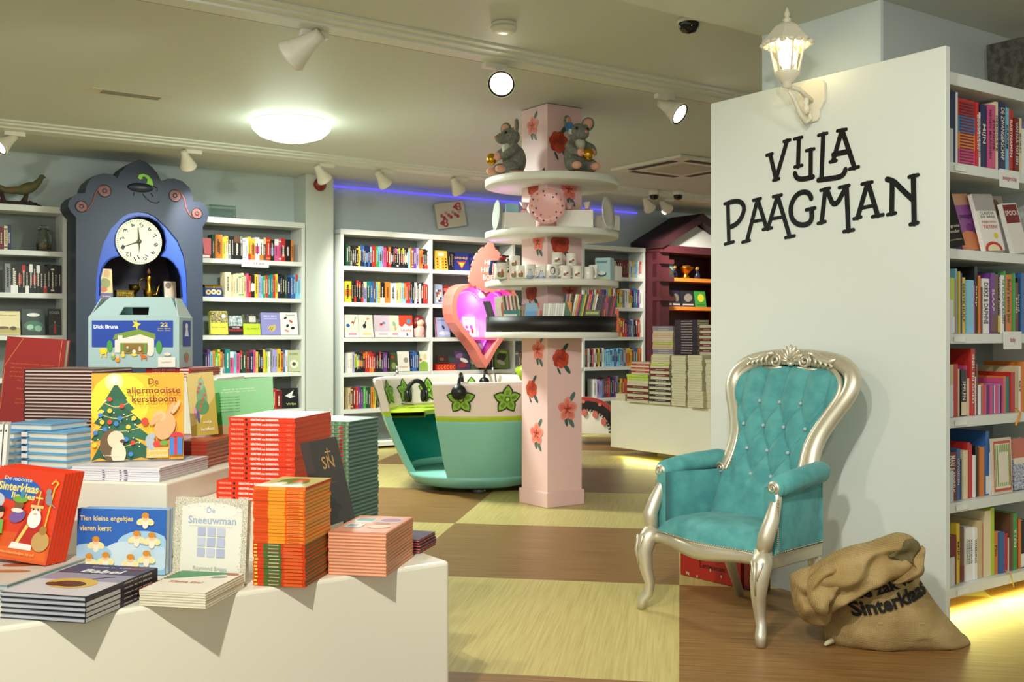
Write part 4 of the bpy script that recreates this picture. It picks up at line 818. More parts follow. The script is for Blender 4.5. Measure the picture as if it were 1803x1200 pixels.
booklets(1028, 1057, 545, 1, ['#5d6a34'], 0, 'in olive green at the tray front', .45, [ell(.5, .5, .35, .2, 0, '#2f3f4a'), ('R', .1, .8, .9, .92, '#b9c06a')])
booklets(1057, 1066, 544, 3, ['m', 'r', 'o'], 0, 'the tiny red group at the tray front', .45)
booklets(1066, 1090, 543, 1, ['#d9602e'], 0, 'in orange with a brown animal at the tray end', .45, [ell(.4, .45, .25, .25, 0, '#7a3a20'), ell(.75, .6, .12, .2, 0, '#4a2a1c')])
# ================================================================ FRONT DISPLAY TABLE WITH BOOK STACKS
ZL, ZU, ZM = .50, .74, .665
TO = OZ(792, 987, ZL); TO = V((TO.x, TO.y, 0)); TM = basis(TO, D, PV, UP)
LAC = M('#e8e5d2', .32)
dt = thing('display_table', 'low white display table with raised blocks carrying the stacks of picture books', 'table', TM)
m = MB(LAC).prism([(-2.2, 0), (0, 0), (0, .74), (.17, .74), (.17, 1.2), (-2.2, 1.2)], 0, ZL); m.build('table_body', dt, bevel=.012, seg=3)
def uv_box(name, fr, w, l, z0, z1, rot=11):
    a, b = rot_xy(rot * -1); return a, b
A11, B11 = rot_xy(-11)
def riser(fr, w, l, z0, z1, name):
    o = MB(LAC).box(-w, 0, 0, l, z0, z1).build(name, dt, bevel=.006)
    o.matrix_parent_inverse = Matrix.Identity(4); o.matrix_local = TM.inverted() @ basis(V((fr.x, fr.y, 0)), A11, B11, UP); return o
UFR = OZ(293, 851, ZU)
riser(UFR, .95, 1.25, ZL, ZU, 'riser_block')
MFR = UFR + A11 * .40 + B11 * .06
riser(V((MFR.x, MFR.y, 0)), .395, .45, ZL, ZM, 'riser_block')
riser(UFR + B11 * .99 - A11 * .33, .62, .26, ZU + .001, 1.03, 'riser_block')
TABLE_G = 'picture books on the front table'
def W3(h, r=.35): return M(h, r)
RED_T = M('#e0380e', .35)
# --- black picture books at the front edge
proto = book('picture_book', '', 'book', .24, .32, .0126, M('#1b1c28', .3), M('#b9bdc4', .6), None,
    spine=[('R', .0, .0, 1, 1, '#22222e'), ('R', .55, .1, 1, .9, '#b8b6b4'), ('T', 'BRAM en de winter', .3, .5, .4, .4, '#d9cdb0')], bt=.0018, ins=.002)
top = book('picture_book', '', 'book', .24, .32, .0126, M('#1b1c28', .3), M('#b9bdc4', .6), None,
    spine=[('R', .0, .0, 1, 1, '#22222e'), ('T', 'BRAM en de winter', .3, .5, .4, .4, '#d9cdb0')], bt=.0018, ins=.002,
    back=[('R', 0, 0, 1, 1, '#cfcbd0'), ('R', 0, .45, 1, 1, '#9a97ab'), ('R', 0, .68, 1, 1, '#4c4868'), ('E', .5, .36, .3, .16, -10, '#d9b64e'), ('E', .5, .33, .2, .09, -10, '#5a3428'), ('E', .34, .3, .12, .05, -20, '#5a3428'), ('L', [(.62, .5), (.72, .58), (.8, .6)], .02, '#3a2a28'),
          ('T', 'Babel', .52, .76, .5, .12, .03, '#f2f0f0'), ('T', 'Sanne te Loo', .5, .9, .5, .03, '#dddde6'), ('T', 'kerst', .82, .9, .2, .07, '#d86a4a')])
pile(proto, 'R', OZ(151, 1097, ZL + .001), -12.5, (.24, .32, .0126), 5, .002, stacklab('black edged picture book', 'the stack at the table front'), top=top)
# --- cream books with the spring binding
proto = book('picture_book', '', 'book', .187, .225, .0062, M('#efe9d6', .5), M('#e0d9bf', .7), bt=.0009, ins=.001)
top = book('picture_book', '', 'book', .187, .225, .0062, M('#efe9d6', .5), M('#e0d9bf', .7), bt=.0009, ins=.001,
    front=[('P', [(.0, .55), (.0, 1), (.95, .98), (.6, .82)], '#3f8f5a'), ('T', 'Kleine Ezel', .42, .45, .5, .09, '#cf6a5c'), ('E', .75, .75, .12, .05, 20, '#9fb0a8'), ('E', .88, .9, .1, .04, 0, '#c9513e')])
b1, t1 = proto, top
for b_ in (proto, top):
    m = MB(M('#c2352c', .4))
    for k in range(14): m.tube([V((-.003 + .004 * math.cos(q * .8976), 0.0031 + .0028 * math.sin(q * .8976), .012 + k * .0155)) for q in range(7)], .0012, 5, closed=True)
    m.build('spiral_binding', b_)
pile(proto, 'F', OZ(362, 1071, ZL + .001), -11, (.187, .225, .0062), 6, .002, stacklab('cream booklet with red spiral', 'the stack at the table edge'), top=top)
# --- beige books under the red ones
proto = book('picture_book', '', 'book', .27, .36, .0115, M('#c9d3cf', .4), M('#9fb0b0', .6), bt=.0018, ins=.003)
top = book('picture_book', '', 'book', .27, .36, .0115, M('#c9d3cf', .4), M('#9fb0b0', .6), bt=.0018, ins=.003,
    front=[('R', 0, 0, 1, 1, '#d8cfc2'), ('E', .55, .6, .2, .07, 20, '#b4623a'), ('E', .6, .38, .25, .05, 10, '#c07a4c'), ('E', .35, .75, .16, .05, -10, '#e5ded2')])
FB = OZ(13, 1030, ZL + .047)
zb_ = pile(proto, 'F', V((FB.x, FB.y, ZL + .001)), -12, (.27, .36, .0115), 4, .003, stacklab('beige picture book with greenish edges', 'the stack beneath the leaning red books'), top=top)
# --- red song books leaning (six)
RB = M('#e23c10', .3)
singer = [('R', .0, .0, 1, .3, '#e0591c'), ('R', .03, .03, .97, .14, '#ea6a1e'), ('E', .35, .77, .35, .13, 0, '#2a5fb8'), ('T', 'De mooiste', .33, .88, .42, .045, '#f3ead2'), ('T', 'Sinterklaas-', .38, .79, .66, .095, .03, '#f4e07a'), ('T', 'liedjes', .46, .69, .36, .09, .03, '#f4e07a'),
    ('E', .08, .62, .11, .085, 0, '#c9cdd2'), ('E', .08, .62, .03, .025, 0, '#e3481f'),
    ('P', [(.44, .16), (.82, .16), (.84, .34), (.8, .52), (.7, .6), (.6, .52), (.52, .36)], '#c22a17'), ('L', [(.5, .18), (.62, .4), (.66, .54)], .045, '#f0d26a'), ('P', [(.4, .13), (.74, .13), (.74, .19), (.44, .2)], '#f2efe8'),
    ('P', [(.62, .6), (.65, .74), (.71, .8), (.77, .74), (.79, .6)], '#c92d18'), ('R', .61, .59, .8, .62, '#f0d26a'), ('L', [(.71, .63), (.71, .77)], .02, '#f0d26a'), ('L', [(.66, .7), (.76, .7)], .02, '#f0d26a'),
    ('E', .7, .56, .075, .05, 0, '#e8b898'), ('E', .7, .47, .1, .1, 0, '#f4f1ea'), ('E', .7, .525, .03, .012, 0, '#e8b898'), ('E', .73, .575, .012, .012, 0, '#2a1c18'), ('E', .66, .575, .012, .012, 0, '#2a1c18'),
    ('L', [(.87, .16), (.89, .5), (.91, .82), (.95, .88), (.9, .91), (.86, .87)], .022, '#e8c23c'), ('E', .86, .24, .13, .11, 0, '#c9a25e'), ('E', .87, .36, .055, .05, 0, '#a9803c'), ('E', .86, .7, .05, .07, 20, '#8f9297'), ('E', .84, .78, .04, .035, 0, '#8f9297'), ('L', [(.9, .66), (.97, .62)], .015, '#8f9297'),
    ('E', .45, .48, .12, .07, 20, '#7c5aa0'), ('E', .44, .6, .07, .05, 0, '#8a5c3c'), ('E', .44, .66, .11, .035, 0, '#7cb03c'), ('E', .46, .72, .03, .05, 10, '#3f8fb0'), ('E', .43, .54, .09, .025, 0, '#efe7d8'),
    ('E', .17, .48, .07, .055, 0, '#e8b898'), ('E', .17, .53, .08, .035, 0, '#3a2a20'), ('P', [(.08, .42), (.26, .42), (.28, .27), (.1, .27)], '#79b04c'), ('R', .11, .17, .25, .28, '#2f5ca0'), ('E', .03, .28, .08, .08, 0, '#efe7d8'), ('E', .04, .37, .06, .05, 0, '#e8b898'), ('T', 'Met de cd Sinterklaasliedjes op cd', .42, .085, .8, .04, '#f6b878')]
A8, B8 = rot_xy(-17)
rbase = OZ(82, 997, zb_); rt = .0118
for i in range(6):
    it = singer if i == 0 else None
    r = book('songbook', '', 'book', .235, .262, .0108, RB, M('#c9431f', .5), front=it, bt=.002, ins=.001)
    o = V((rbase.x, rbase.y, zb_ + .003)) - A8 * .235 + B8 * (rt * i) + A8 * (.002 * i)
    r.matrix_world = basis(o, A8, B8, UP) @ Matrix.Rotation(math.radians(-13.5), 4, 'X') @ Matrix.Rotation(math.radians(3.5), 4, 'Y')
    for c in [r]: c.location.z += .235 * math.sin(math.radians(3.5))
    r['label'] = 'red song picture book, %s' % ('front one of the leaning row, showing its whole cover' if i == 0 else ordw(i) + ' from the front of the leaning row')
# --- angel board book, snow board book
def standing(px0, px1, py, z, h, t, rot, lean, label, name, cover, items, pages=PAGE, skew=0, bt=.002, ins=.004, spine=None, back=None, spinemat=None):
    """front cover facing us; px0/px1 = bottom corners in the photo at height z, py = the bottom right corner's row"""
    a, b = rot_xy(rot); R0 = OZ(px1, py, z); k = (px0 - CX) / F; w = (R0.x - k * R0.y) / (a.x - k * a.y)
    r = book(name, label, 'book', w, h, t, cover, pages, front=items, bt=bt, ins=ins, spine=spine, back=back, spinemat=spinemat)
    r.matrix_world = basis(V((R0.x, R0.y, z + .001)) - a * w, a, b, UP) @ Matrix.Rotation(math.radians(skew), 4, 'Y') @ Matrix.Rotation(math.radians(-lean), 4, 'X')
    r.location.z += t * math.sin(math.radians(max(lean, 0))) + max(0, w * math.sin(math.radians(skew)))
    return r, w, a, b
def angel(u, v): return [('E', u - .05, v + .03, .05, .05, 20, '#f0e6a8'), ('E', u + .05, v + .03, .05, .05, -20, '#f0e6a8'), ('E', u, v, .035, .08, 0, '#f2ead0'), ('E', u, v + .1, .038, .06, 0, '#f0c8a0'), ('E', u, v + .13, .042, .045, 0, '#d9902c')]
SKY = M('#2c6cc0', .3)
ang = [('R', 0, 0, 1, 1, '#2a66bd'), ('R', 0, 0, 1, .42, '#8fc0e2'), ('E', .75, .45, .3, .22, 0, '#a9d0ea'), ('E', .55, .3, .25, .2, 0, '#cfe2ee'), ('E', .15, .3, .25, .16, 0, '#a9cfe9'), ('E', .85, .25, .25, .2, 0, '#c3dcec'),
    ('T', 'Tien kleine engeltjes', .33, .84, .6, .1, .02, '#f0d890'), ('T', 'vieren kerst', .21, .7, .36, .09, .02, '#f0d890')] + angel(.22, .4) + angel(.77, .78) + angel(.68, .5) + angel(.85, .48) + angel(.34, .16) + angel(.62, .14) + angel(.8, .2) + angel(.16, .14)
r, *_ = standing(134, 291, 1013, ZL, .19, .026, -6, 3, 'blue board book with little angels on clouds', 'board_book', M('#5fa6dc', .3), ang, M('#dfe7ea', .5), bt=.003, ins=.001)
r2 = book('board_book', 'second blue board book standing close behind the angel cover', 'book', .262, .188, .02, M('#5fa6dc', .3), M('#dfe7ea', .5), bt=.003, ins=.001)
r2.matrix_world = r.matrix_world @ Matrix.Translation((.012, .029, .004))
GLIT = M('#e6e4d4', .5, 0, 'mottle', '#b5ad8c', 260)
snow = [('R', .1, .0, .93, .9, '#e9e8da'), ('E', .5, .86, .41, .09, 0, '#e9e8da'), ('E', .52, .84, .34, .08, 0, '#eceadf'), ('T', 'De', .5, .86, .11, .07, '#9fb4cf'), ('T', 'Sneeuwman', .52, .74, .66, .09, .01, '#9fb4cf'), ('R', .2, .665, .8, .668, '#d8c8c0')]
for i in range(3):
    for j in range(3): snow.append(('R', .33 + .135 * i, .3 + .125 * j, .44 + .135 * i, .405 + .125 * j, ('#b9c0d8', '#c6cbdc', '#b1bad6')[(i + j) % 3]))
snow += [('T', 'Raymond Briggs', .52, .16, .46, .06, '#b9c6c2'), ('E', .52, .07, .025, .02, 0, '#c25a4e')]
rnd = random.Random(4)
for i in range(70):
    s = rnd.random(); x, y = ((rnd.choice((0, 1)) * .88 + rnd.random() * .12, rnd.random()) if s < .6 else (rnd.random(), .9 + rnd.random() * .09)); snow.append(('E', x, y, .006, .005, 0, rnd.choice(('#9c9472', '#f6f6ee', '#b7b08e'))))
standing(303, 431, 1030, ZL, .236, .02, -14, 5, 'white snowman book with nine window cutouts and glittery rim', 'board_book', GLIT, snow, GLIT, bt=.003, ins=.0005)
# --- orange small books
ORG = M('#ec6208', .35)
proto = book('small_book', '', 'book', .2, .155, .0094, ORG, M('#f0c050', .6), spine=[('R', .3, 0, .62, 1, '#f09a1c'), ('R', .02, .2, .28, .8, '#e04408'), ('R', .66, .15, .97, .85, '#ea8a2c'), ('R', .68, .35, .9, .6, '#d9481c')], bt=.0014, ins=.001)
dark = book('small_book', '', 'book', .2, .155, .0094, M('#d83a0c', .35), M('#5f7a34', .6), spine=[('R', .2, 0, .55, 1, '#4f6a2a'), ('R', .02, .2, .08, .8, '#e8c83c'), ('R', .6, .1, .95, .9, '#e2601f'), ('R', .3, .35, .5, .65, '#c9b9a0')], bt=.0014, ins=.001)
topo = book('small_book', '', 'book', .2, .155, .0094, M('#e8701f', .35), M('#d8442a', .6), spine=[('R', .3, 0, .62, 1, '#f0a23a')], bt=.0014, ins=.001, front=[('R', 0, 0, 1, 1, '#cfc07a'), ('E', .5, .5, .35, .3, 20, '#5d8a3a'), ('E', .6, .4, .2, .14, 0, '#d9582c'), ('E', .3, .65, .15, .12, 0, '#efe3c0')])
OF = OZ(537, 1034, ZL + .001)
zo = pile(dark, 'S', OF, -11, (.2, .155, .0094), 12, .004, stacklab('small orange and green book', 'the lower half of the orange stack'))
pile(proto, 'S', V((OF.x, OF.y, zo)), -11, (.2, .155, .0094), 16, .004, stacklab('small orange book', 'the upper half of the orange stack'), top=topo)
# --- salmon stack
SAL = M('#e08464', .35)
proto = book('picture_book', '', 'book', .178, .285, .0091, SAL, M('#e8b48a', .6), bt=.0016, ins=.001, spinemat=M('#d9744e', .4))
top = book('picture_book', '', 'book', .178, .285, .0091, SAL, M('#e8b48a', .6), bt=.0016, ins=.001, front=[('R', .03, .03, .97, .97, '#dc9a80'), ('R', .08, .55, .45, .85, '#c9cfc2'), ('R', .12, .66, .42, .82, '#7d9a98'), ('R', .5, .58, .92, .88, '#bfb4b4'), ('E', .72, .74, .18, .1, 0, '#a86a86'), ('R', .1, .25, .4, .48, '#d3d3c8'), ('R', .14, .33, .3, .44, '#8aa0a8'), ('E', .7, .35, .2, .1, 10, '#e8c0a0'), ('L', [(.55, .5), (.8, .52)], .03, '#a0503c')])
SF = OZ(680, 1015, ZL + .001)
zs = pile(proto, 'F', SF, -10.5, (.178, .285, .0091), 13, .002, stacklab('salmon picture book', 'the salmon stack at the table corner'), top=top)
# --- small dark blue comics behind it
proto = book('small_book', '', 'book', .15, .15, .0085, M('#2a2750', .35), M('#d9683c', .6), spine=[('R', .1, .1, .4, .9, '#e0622c'), ('R', .55, .2, .7, .8, '#e8d8b0')], bt=.0022, ins=.001)
o_ = V((-.298, 3.36, ZL + .001)); pile(proto, 'F', o_, -16, (.15, .14, .0085), 5, .006, stacklab('small navy and orange comic', 'the low stack behind the salmon books'))
# --- big orange-red stack on the middle block
proto = book('picture_book', '', 'book', .3, .235, .0154, RED_T, M('#e0461a', .5), spine=[('T', 'TISON & TAYLOR', .13, .5, .19, .34, '#f6d8c4'), ('E', .27, .5, .018, .3, 0, '#3a1414'), ('T', 'KERSTMIS met BARBAPAPA', .55, .5, .42, .46, .03, '#fbeee4'), ('T', 'uitgever', .92, .5, .08, .3, '#f0a888')], bt=.0022, ins=.001)
top = book('picture_book', '', 'book', .3, .235, .0154, RED_T, M('#e0461a', .5), spine=[('T', 'TISON & TAYLOR', .13, .5, .19, .34, '#f6d8c4'), ('E', .27, .5, .018, .3, 0, '#3a1414'), ('T', 'KERSTMIS met BARBAPAPA', .55, .5, .42, .46, .03, '#fbeee4')], bt=.0022, ins=.001,
    front=[('R', .04, .04, .96, .96, '#d2a088'), ('E', .4, .5, .25, .3, 0, '#e3b8b4'), ('E', .7, .5, .18, .25, 0, '#c9c8b8'), ('E', .5, .2, .3, .1, 0, '#b8604a')])
BF = P(498, 884, 3.37); BF = V((BF.x, BF.y, ZM + .001))
zr_ = pile(proto, 'S', BF, -12, (.3, .235, .0154), 4, .003, stacklab('red orange picture book', 'the offset foot of the tall red stack'))
pile(proto if False else dup(proto, Matrix()), 'S', V((BF.x + .038, BF.y + .004, zr_)), -13, (.3, .235, .0154), 13, .004, stacklab('red orange picture book', 'the tall red stack'), top=top)
# --- tall green stack
HOL = M('#3f7048', .4, 0, 'mottle', '#8fae8a', 90)
proto = book('picture_book', '', 'book', .24, .2, .0142, M('#6f8f88', .35), M('#46685c', .6), spine=[('R', 0, .06, 1, .94, HOL), ('E', .2, .5, .05, .3, 0, '#b8382c'), ('E', .6, .6, .05, .3, 0, '#b8382c'), ('E', .85, .4, .05, .3, 0, '#b8382c')], bt=.003, ins=.002)
top = book('picture_book', '', 'book', .24, .2, .0142, M('#6f8f88', .35), M('#46685c', .6), spine=[('R', 0, .06, 1, .94, HOL)], bt=.003, ins=.002, front=[('R', 0, 0, 1, 1, '#a9c4c0'), ('E', .5, .5, .3, .3, 0, '#c9d6d0')])
GF = V((-.605, 3.85, ZL + .001)); pile(proto, 'S', GF, -20, (.24, .2, .0142), 26, .004, stacklab('holly green book', 'the tall green stack'), top=top)
# --- dark book with two letters leaning by the red stack
r = book('picture_book', 'dark grey book lettered in gold leaning between the orange and green stacks', 'book', .17, .262, .03, M('#3b3230', .35), M('#2a2422', .6), front=[('T', 'SN', .5, .72, .42, .15, '#cfa05c'), ('L', [(.56, .88), (.56, .76)], .03, '#cfa05c'), ('L', [(.46, .84), (.66, .84)], .025, '#cfa05c'), ('R', .2, .47, .75, .475, '#8e5a44')], spine=[('T', 'SN', .5, .5, .1, .5, '#b8864c')], bt=.003)
a, b = rot_xy(70); sp = P(577, 934, 3.13)
r.matrix_world = basis(V((sp.x, sp.y, zs + .004)), a, b, UP) @ Matrix.Rotation(math.radians(-15), 4, 'X')
# --- upper block: white picture book stack, yellow tree book
proto = book('picture_book', '', 'book', .335, .305, .0068, M('#e4e4ea', .35), M('#d9d6cc', .6), spine=[('R', .35, .3, .38, .7, '#55506a'), ('R', .55, .3, .57, .7, '#7a6a80'), ('R', .6, .3, .64, .7, '#55506a')], bt=.0012, ins=.002)
top = book('picture_book', '', 'book', .335, .305, .0068, M('#e4e4ea', .35), M('#d9d6cc', .6), bt=.0012, ins=.002, front=[('R', .05, .1, .95, .9, '#d9dbe2'), ('E', .8, .4, .2, .3, 0, '#cfd3de')])
WF = OZ(281, 848, ZU + .001)
zw = pile(proto, 'S', WF, -10, (.335, .305, .0068), 6, .003, stacklab('white picture book', 'the stack carrying the yellow tree book'), top=top)
tree = []
for k, (v0, v1, w0) in enumerate(((.0, .34, .5), (.22, .52, .4), (.4, .66, .3), (.56, .78, .2), (.68, .86, .12))):
    n = 9; pts = [(.26 + w0 * (2 * i / n - 1) + (.0), v0 + (.03 if i % 2 else 0)) for i in range(n + 1)]
    tree.append(('P', [(max(x, .005), y) for x, y in pts] + [(.26 + w0 * .16, v1), (.26 - w0 * .16, v1)], ('#1f5a3c', '#28684a')[k % 2]))
gar = []
for (u0, u1, v) in ((.05, .5, .2), (.02, .56, .38), (.1, .45, .53), (.14, .4, .66)):
    gar.append(('L', [(u0 + (u1 - u0) * i / 8, v - .05 * math.sin(math.pi * i / 8)) for i in range(9)], .008, '#e6d87a'))
rnd = random.Random(9)
for i in range(34): gar.append(('E', *(lambda y: (.26 + rnd.uniform(-1, 1) * (.42 * (1 - y)), y))(rnd.uniform(.06, .75)), .008, .008, 0, '#dfe8d4'))
for u, v, c in ((.2, .7, '#d8412c'), (.33, .62, '#d8412c'), (.2, .44, '#d8412c'), (.45, .2, '#d8412c'), (.2, .57, '#e6c93c'), (.12, .44, '#e6c93c'), (.46, .48, '#e6c93c'), (.4, .38, '#e6c93c'), (.04, .18, '#e6c93c'), (.31, .48, '#3f7fc8'), (.27, .42, '#3f7fc8'), (.1, .52, '#3f7fc8'), (.15, .36, '#3f7fc8'), (.38, .24, '#3f7fc8'), (.43, .07, '#3f7fc8'), (.05, .32, '#3f7fc8')): gar.append(('E', u, v, .026, .027, 0, c))
hedge = [('E', .22, .18, .12, .18, 0, '#6a5236'), ('E', .27, .24, .09, .1, 0, '#ecd0b0'), ('E', .3, .08, .08, .12, 0, '#ecd4b8'), ('E', .34, .22, .025, .022, 0, '#5a3a30')]
hare = [('E', .8, .38, .11, .16, -20, '#dba873'), ('E', .74, .5, .07, .06, 0, '#e3b684'), ('E', .86, .58, .025, .09, -25, '#dba873'), ('E', .92, .6, .025, .09, -30, '#e3b684'), ('E', .7, .46, .09, .035, 40, '#dba873'), ('E', .58, .44, .04, .045, 0, '#d8412c')]
gift = [('R', .85, .05, .99, .25, '#3f7fc8'), ('R', .9, .05, .935, .25, '#c8323c'), ('E', .9, .28, .05, .025, 25, '#c8323c'), ('E', .96, .28, .05, .025, -25, '#c8323c'), ('R', .6, .02, .84, .14, '#e8b45c'), ('T', 'Jonas Boets', .72, .1, .2, .03, '#f4e2b8'), ('T', 'Carla Nederhout', .72, .05, .22, .03, '#f4e2b8'), ('E', .64, .2, .05, .09, 10, '#aab4bc'), ('E', .66, .27, .035, .04, 0, '#aab4bc'), ('E', .72, .18, .05, .04, 0, '#d8412c'), ('E', .79, .19, .045, .03, 0, '#6aa03c')]
yc = [('R', 0, 0, 1, 1, '#efa51f'), ('E', .4, .6, .42, .42, 0, '#f1bf24'), ('E', .3, .66, .32, .34, 0, '#f3d632'), ('E', .24, .9, .1, .1, 0, '#f6ee9c'), ('E', .24, .92, .05, .05, 0, '#fdf8d0')] + tree + gar + hedge + hare + gift + [
    ('T', 'De', .67, .9, .11, .07, .01, '#7a2414'), ('T', 'allermooiste', .675, .8, .58, .075, .01, '#7a2414'), ('T', 'kerstboom', .68, .7, .48, .075, .01, '#7a2414'), ('T', 'Uitgeverij', .24, .06, .2, .02, '#f2ecd8')]
standing(160, 323, 808, zw + .003, .29, .016, 14, 4, 'yellow picture book with a decorated Christmas tree, standing on the white stack', 'picture_book', M('#26324e', .35), yc, PAGE, bt=.002)
# --- dark red books, big red back cover, nativity box
proto = book('storybook', '', 'book', .3, .285, .0132, M('#5a1f1c', .4), M('#e6ddcc', .7), bt=.0032, ins=.004)
top = book('storybook', '', 'book', .3, .285, .0132, M('#5a1f1c', .4), M('#e6ddcc', .7), bt=.0032, ins=.004, front=[('R', 0, 0, 1, 1, '#7a5a4c'), ('R', .04, .04, .96, .96, '#8c7062')])
KF = P(162, 652, 4.06); KF = V((KF.x, KF.y, ZU + .001))
pile(proto, 'F', KF, -11, (.3, .3, .0132), 24, .004, stacklab('dark red hardback', 'the dark red stack behind the tree book'), top=top)
bk_ = [('L', [(.02, .3), (.02, .72), (.28, .99)], .008, '#d98a5a'), ('L', [(.93, .99), (.9, .2)], .008, '#d98a5a')]
for i, (s, v) in enumerate((('Nieuwe sprookjesverhalen. Luisteren en', .74), ('zelf lezen, de mooiste sprookjes uit', .7), ('groot en klein sprookjesland om', .66), ('te lezen en voor te lezen', .62), ('bij de open haard', .58), ('Sprookjes', .5), ('Spring mee in het verhaal', .4), ('sprookjes, lied en spel', .36))): bk_.append(('T', s, .48, v, .72 if i < 4 else .44, .02, '#d0683a'))
a, b = rot_xy(-8); q = P(-8, 745, 4.42)
r = book('storybook', 'big dark red storybook seen from the back, gold lines and small text', 'book', .275, .44, .03, M('#96231c', .35), PAGE, front=bk_)
r.matrix_world = basis(V((q.x, q.y, ZU + .008)), a, b, UP) @ Matrix.Rotation(math.radians(3), 4, 'Y') @ Matrix.Rotation(math.radians(-6), 4, 'X'); r.location.z += .016
# red comics under the box
proto = book('comic_book', '', 'book', .3, .2, .0115, M('#b3221f', .35), M('#c9b8a8', .6), spine=[('T', 'KERST EN KADO', .4, .5, .5, .5, '#efd8cc'), ('R', .75, .2, .95, .8, '#e8d8d0')], bt=.003)
CF = P(336, 655, 4.34); pile(proto, 'S', V((CF.x, CF.y, 1.031)), -8, (.3, .2, .0115), 3, .003, stacklab('red comic', 'the thin pile under the nativity box'))
NB = M('#a9c6c6', .45); nbx = thing('nativity_box', 'pale blue carry box with a blue panel, stable drawing and star', 'box')
W_, H_, D_ = .392, .213, .15
ab_, bb_ = rot_xy(-4); BL = P(155, 644, 4.36); nbx.matrix_world = basis(V((BL.x, BL.y, 1.069)), ab_, bb_, UP)
MB(NB).box(0, W_, 0, D_, 0, H_).build('carton', nbx, bevel=.002)
m = MB(NB); hh = .085; t0 = V((.08, D_ / 2 - .004, H_ + hh))
def gable(mb, x0, x1, y0, y1): pass
# sloped roof with the handle hole on the front slope
def slope(fx): 
    mb = MB(NB); sg = 0 if fx else 1
    def sp(u, v): return V((.0 + u * W_ + (v * .062 - 0) * (1 - 2 * u), (D_ / 2 - .006) * v if fx else D_ - (D_ / 2 - .006) * v, H_ + hh * v))
    hx0, hx1, hv0, hv1 = .33, .66, .1, .5
    g = [0, hx0, hx1, 1]; hv = [0, hv0, hv1, 1]
    for i in range(3):
        for j in range(3):
            if i == 1 and j == 1: continue
            q4 = [sp(g[i], hv[j]), sp(g[i + 1], hv[j]), sp(g[i + 1], hv[j + 1]), sp(g[i], hv[j + 1])]
            mb.poly(q4); mb.poly([p + V((0, .003 if fx else -.003, -.001)) for p in q4][::-1])
    return mb
slope(True).build('roof_flap', nbx); slope(False).build('roof_flap', nbx)
for s in (0, 1):
    x = 0 if s == 0 else W_; i = 1 - 2 * s
    m = MB(M('#c3d8d6', .3)).prism([(0, 0), (D_, 0), (D_ * .5 + .03, hh * .95), (D_ * .5 - .03, hh * .95)], -.001, .002, R=Matrix(((0, 0, 1), (1, 0, 0), (0, 1, 0))))
    m.v = [V((x + i * (.006 + (p.z / hh) * .03) + p.x, p.y, H_ + p.z)) for p in m.v]; m.build('end_flap', nbx)
def small(u, v, c, s=1.): return [('E', u, v, .016 * s, .03 * s, 0, c), ('E', u, v + .035 * s, .011 * s, .022 * s, 0, '#e8c8a0')]
bit = [('R', .045, .41, .935, .93, '#2548a8'), ('T', 'Dick Bruna', .2, .81, .27, .075, .03, '#f2f4f4'), ('T', '22', .84, .85, .08, .08, .02, '#f0d860'), ('T', 'Stuks - Pieces', .84, .775, .14, .022, '#f0d860'), ('T', 'Pieces - Delen', .84, .735, .14, .022, '#f0d860'),
    ('P', [(.535, .96), (.548, .88), (.585, .865), (.553, .82), (.545, .72), (.53, .81), (.488, .8), (.515, .86), (.49, .93), (.525, .9)], '#ecd83c'),
    ('P', [(.275, .56), (.3, .66), (.56, .76), (.74, .67), (.75, .56), (.58, .66), (.35, .58)], '#7d9a3c'), ('P', [(.3, .3), (.3, .55), (.35, .57), (.58, .66), (.73, .57), (.73, .3)], '#efe6d6'), ('R', .36, .28, .66, .49, '#8f7636'), ('R', .365, .28, .4, .49, '#6f9a44'), ('R', .62, .28, .65, .49, '#6f9a44'), ('R', .335, .56, .385, .64, '#efe9dc'),
    ('E', .245, .43, .032, .12, 0, '#4fa04a'), ('E', .785, .41, .034, .13, 0, '#4fa04a'), ('E', .175, .33, .045, .06, 0, '#ecd83c'), ('R', .145, .21, .16, .3, '#ecd83c'), ('R', .195, .21, .21, .3, '#ecd83c'), ('E', .62, .22, .035, .035, 0, '#d8742c'), ('R', .59, .15, .6, .22, '#d8742c'), ('R', .645, .15, .655, .22, '#d8742c'), ('E', .59, .27, .015, .035, 20, '#d8742c'),
    ('E', .69, .28, .035, .05, 0, '#efe3d0'), ('E', .515, .26, .035, .03, 0, '#ecd83c'), ('E', .515, .32, .02, .04, 0, '#e8e4d8')] + small(.285, .21, '#7ab04c', 1.5) + small(.335, .16, '#ee9a2c', 1.6) + small(.395, .25, '#ecd83c', 1.4) + small(.445, .36, '#5d8a4c', 1.2) + small(.58, .36, '#d9c8b8', 1.1) + [('E', .88, .27, .04, .03, 0, '#e8dccb'), ('R', .78, .02, .97, .215, '#ece6da'), ('T', 'NATIVITY', .875, .11, .11, .03, '#5a5550'), ('T', 'www.uitgeverij.nl', .13, .06, .16, .02, '#e3eeee')]
art(MB(), lambda u, v, k: V((u * W_, -.0022 - k, v * H_)), bit, asp=W_ / H_).build('front_print', nbx)
art(MB(), lambda u, v, k: V((W_ + .0022 + k, u * D_, v * H_)), [('R', .25, .42, .8, .93, '#2548a8'), ('E', .5, .82, .1, .06, 0, '#e8ecec'), ('P', [(.35, .62), (.65, .62), (.55, .8), (.45, .8)], '#e8ecec'), ('E', .5, .22, .16, .07, 0, '#9a8a7a'), ('E', .5, .16, .1, .06, 0, '#c9704c')]).build('side_print', nbx)
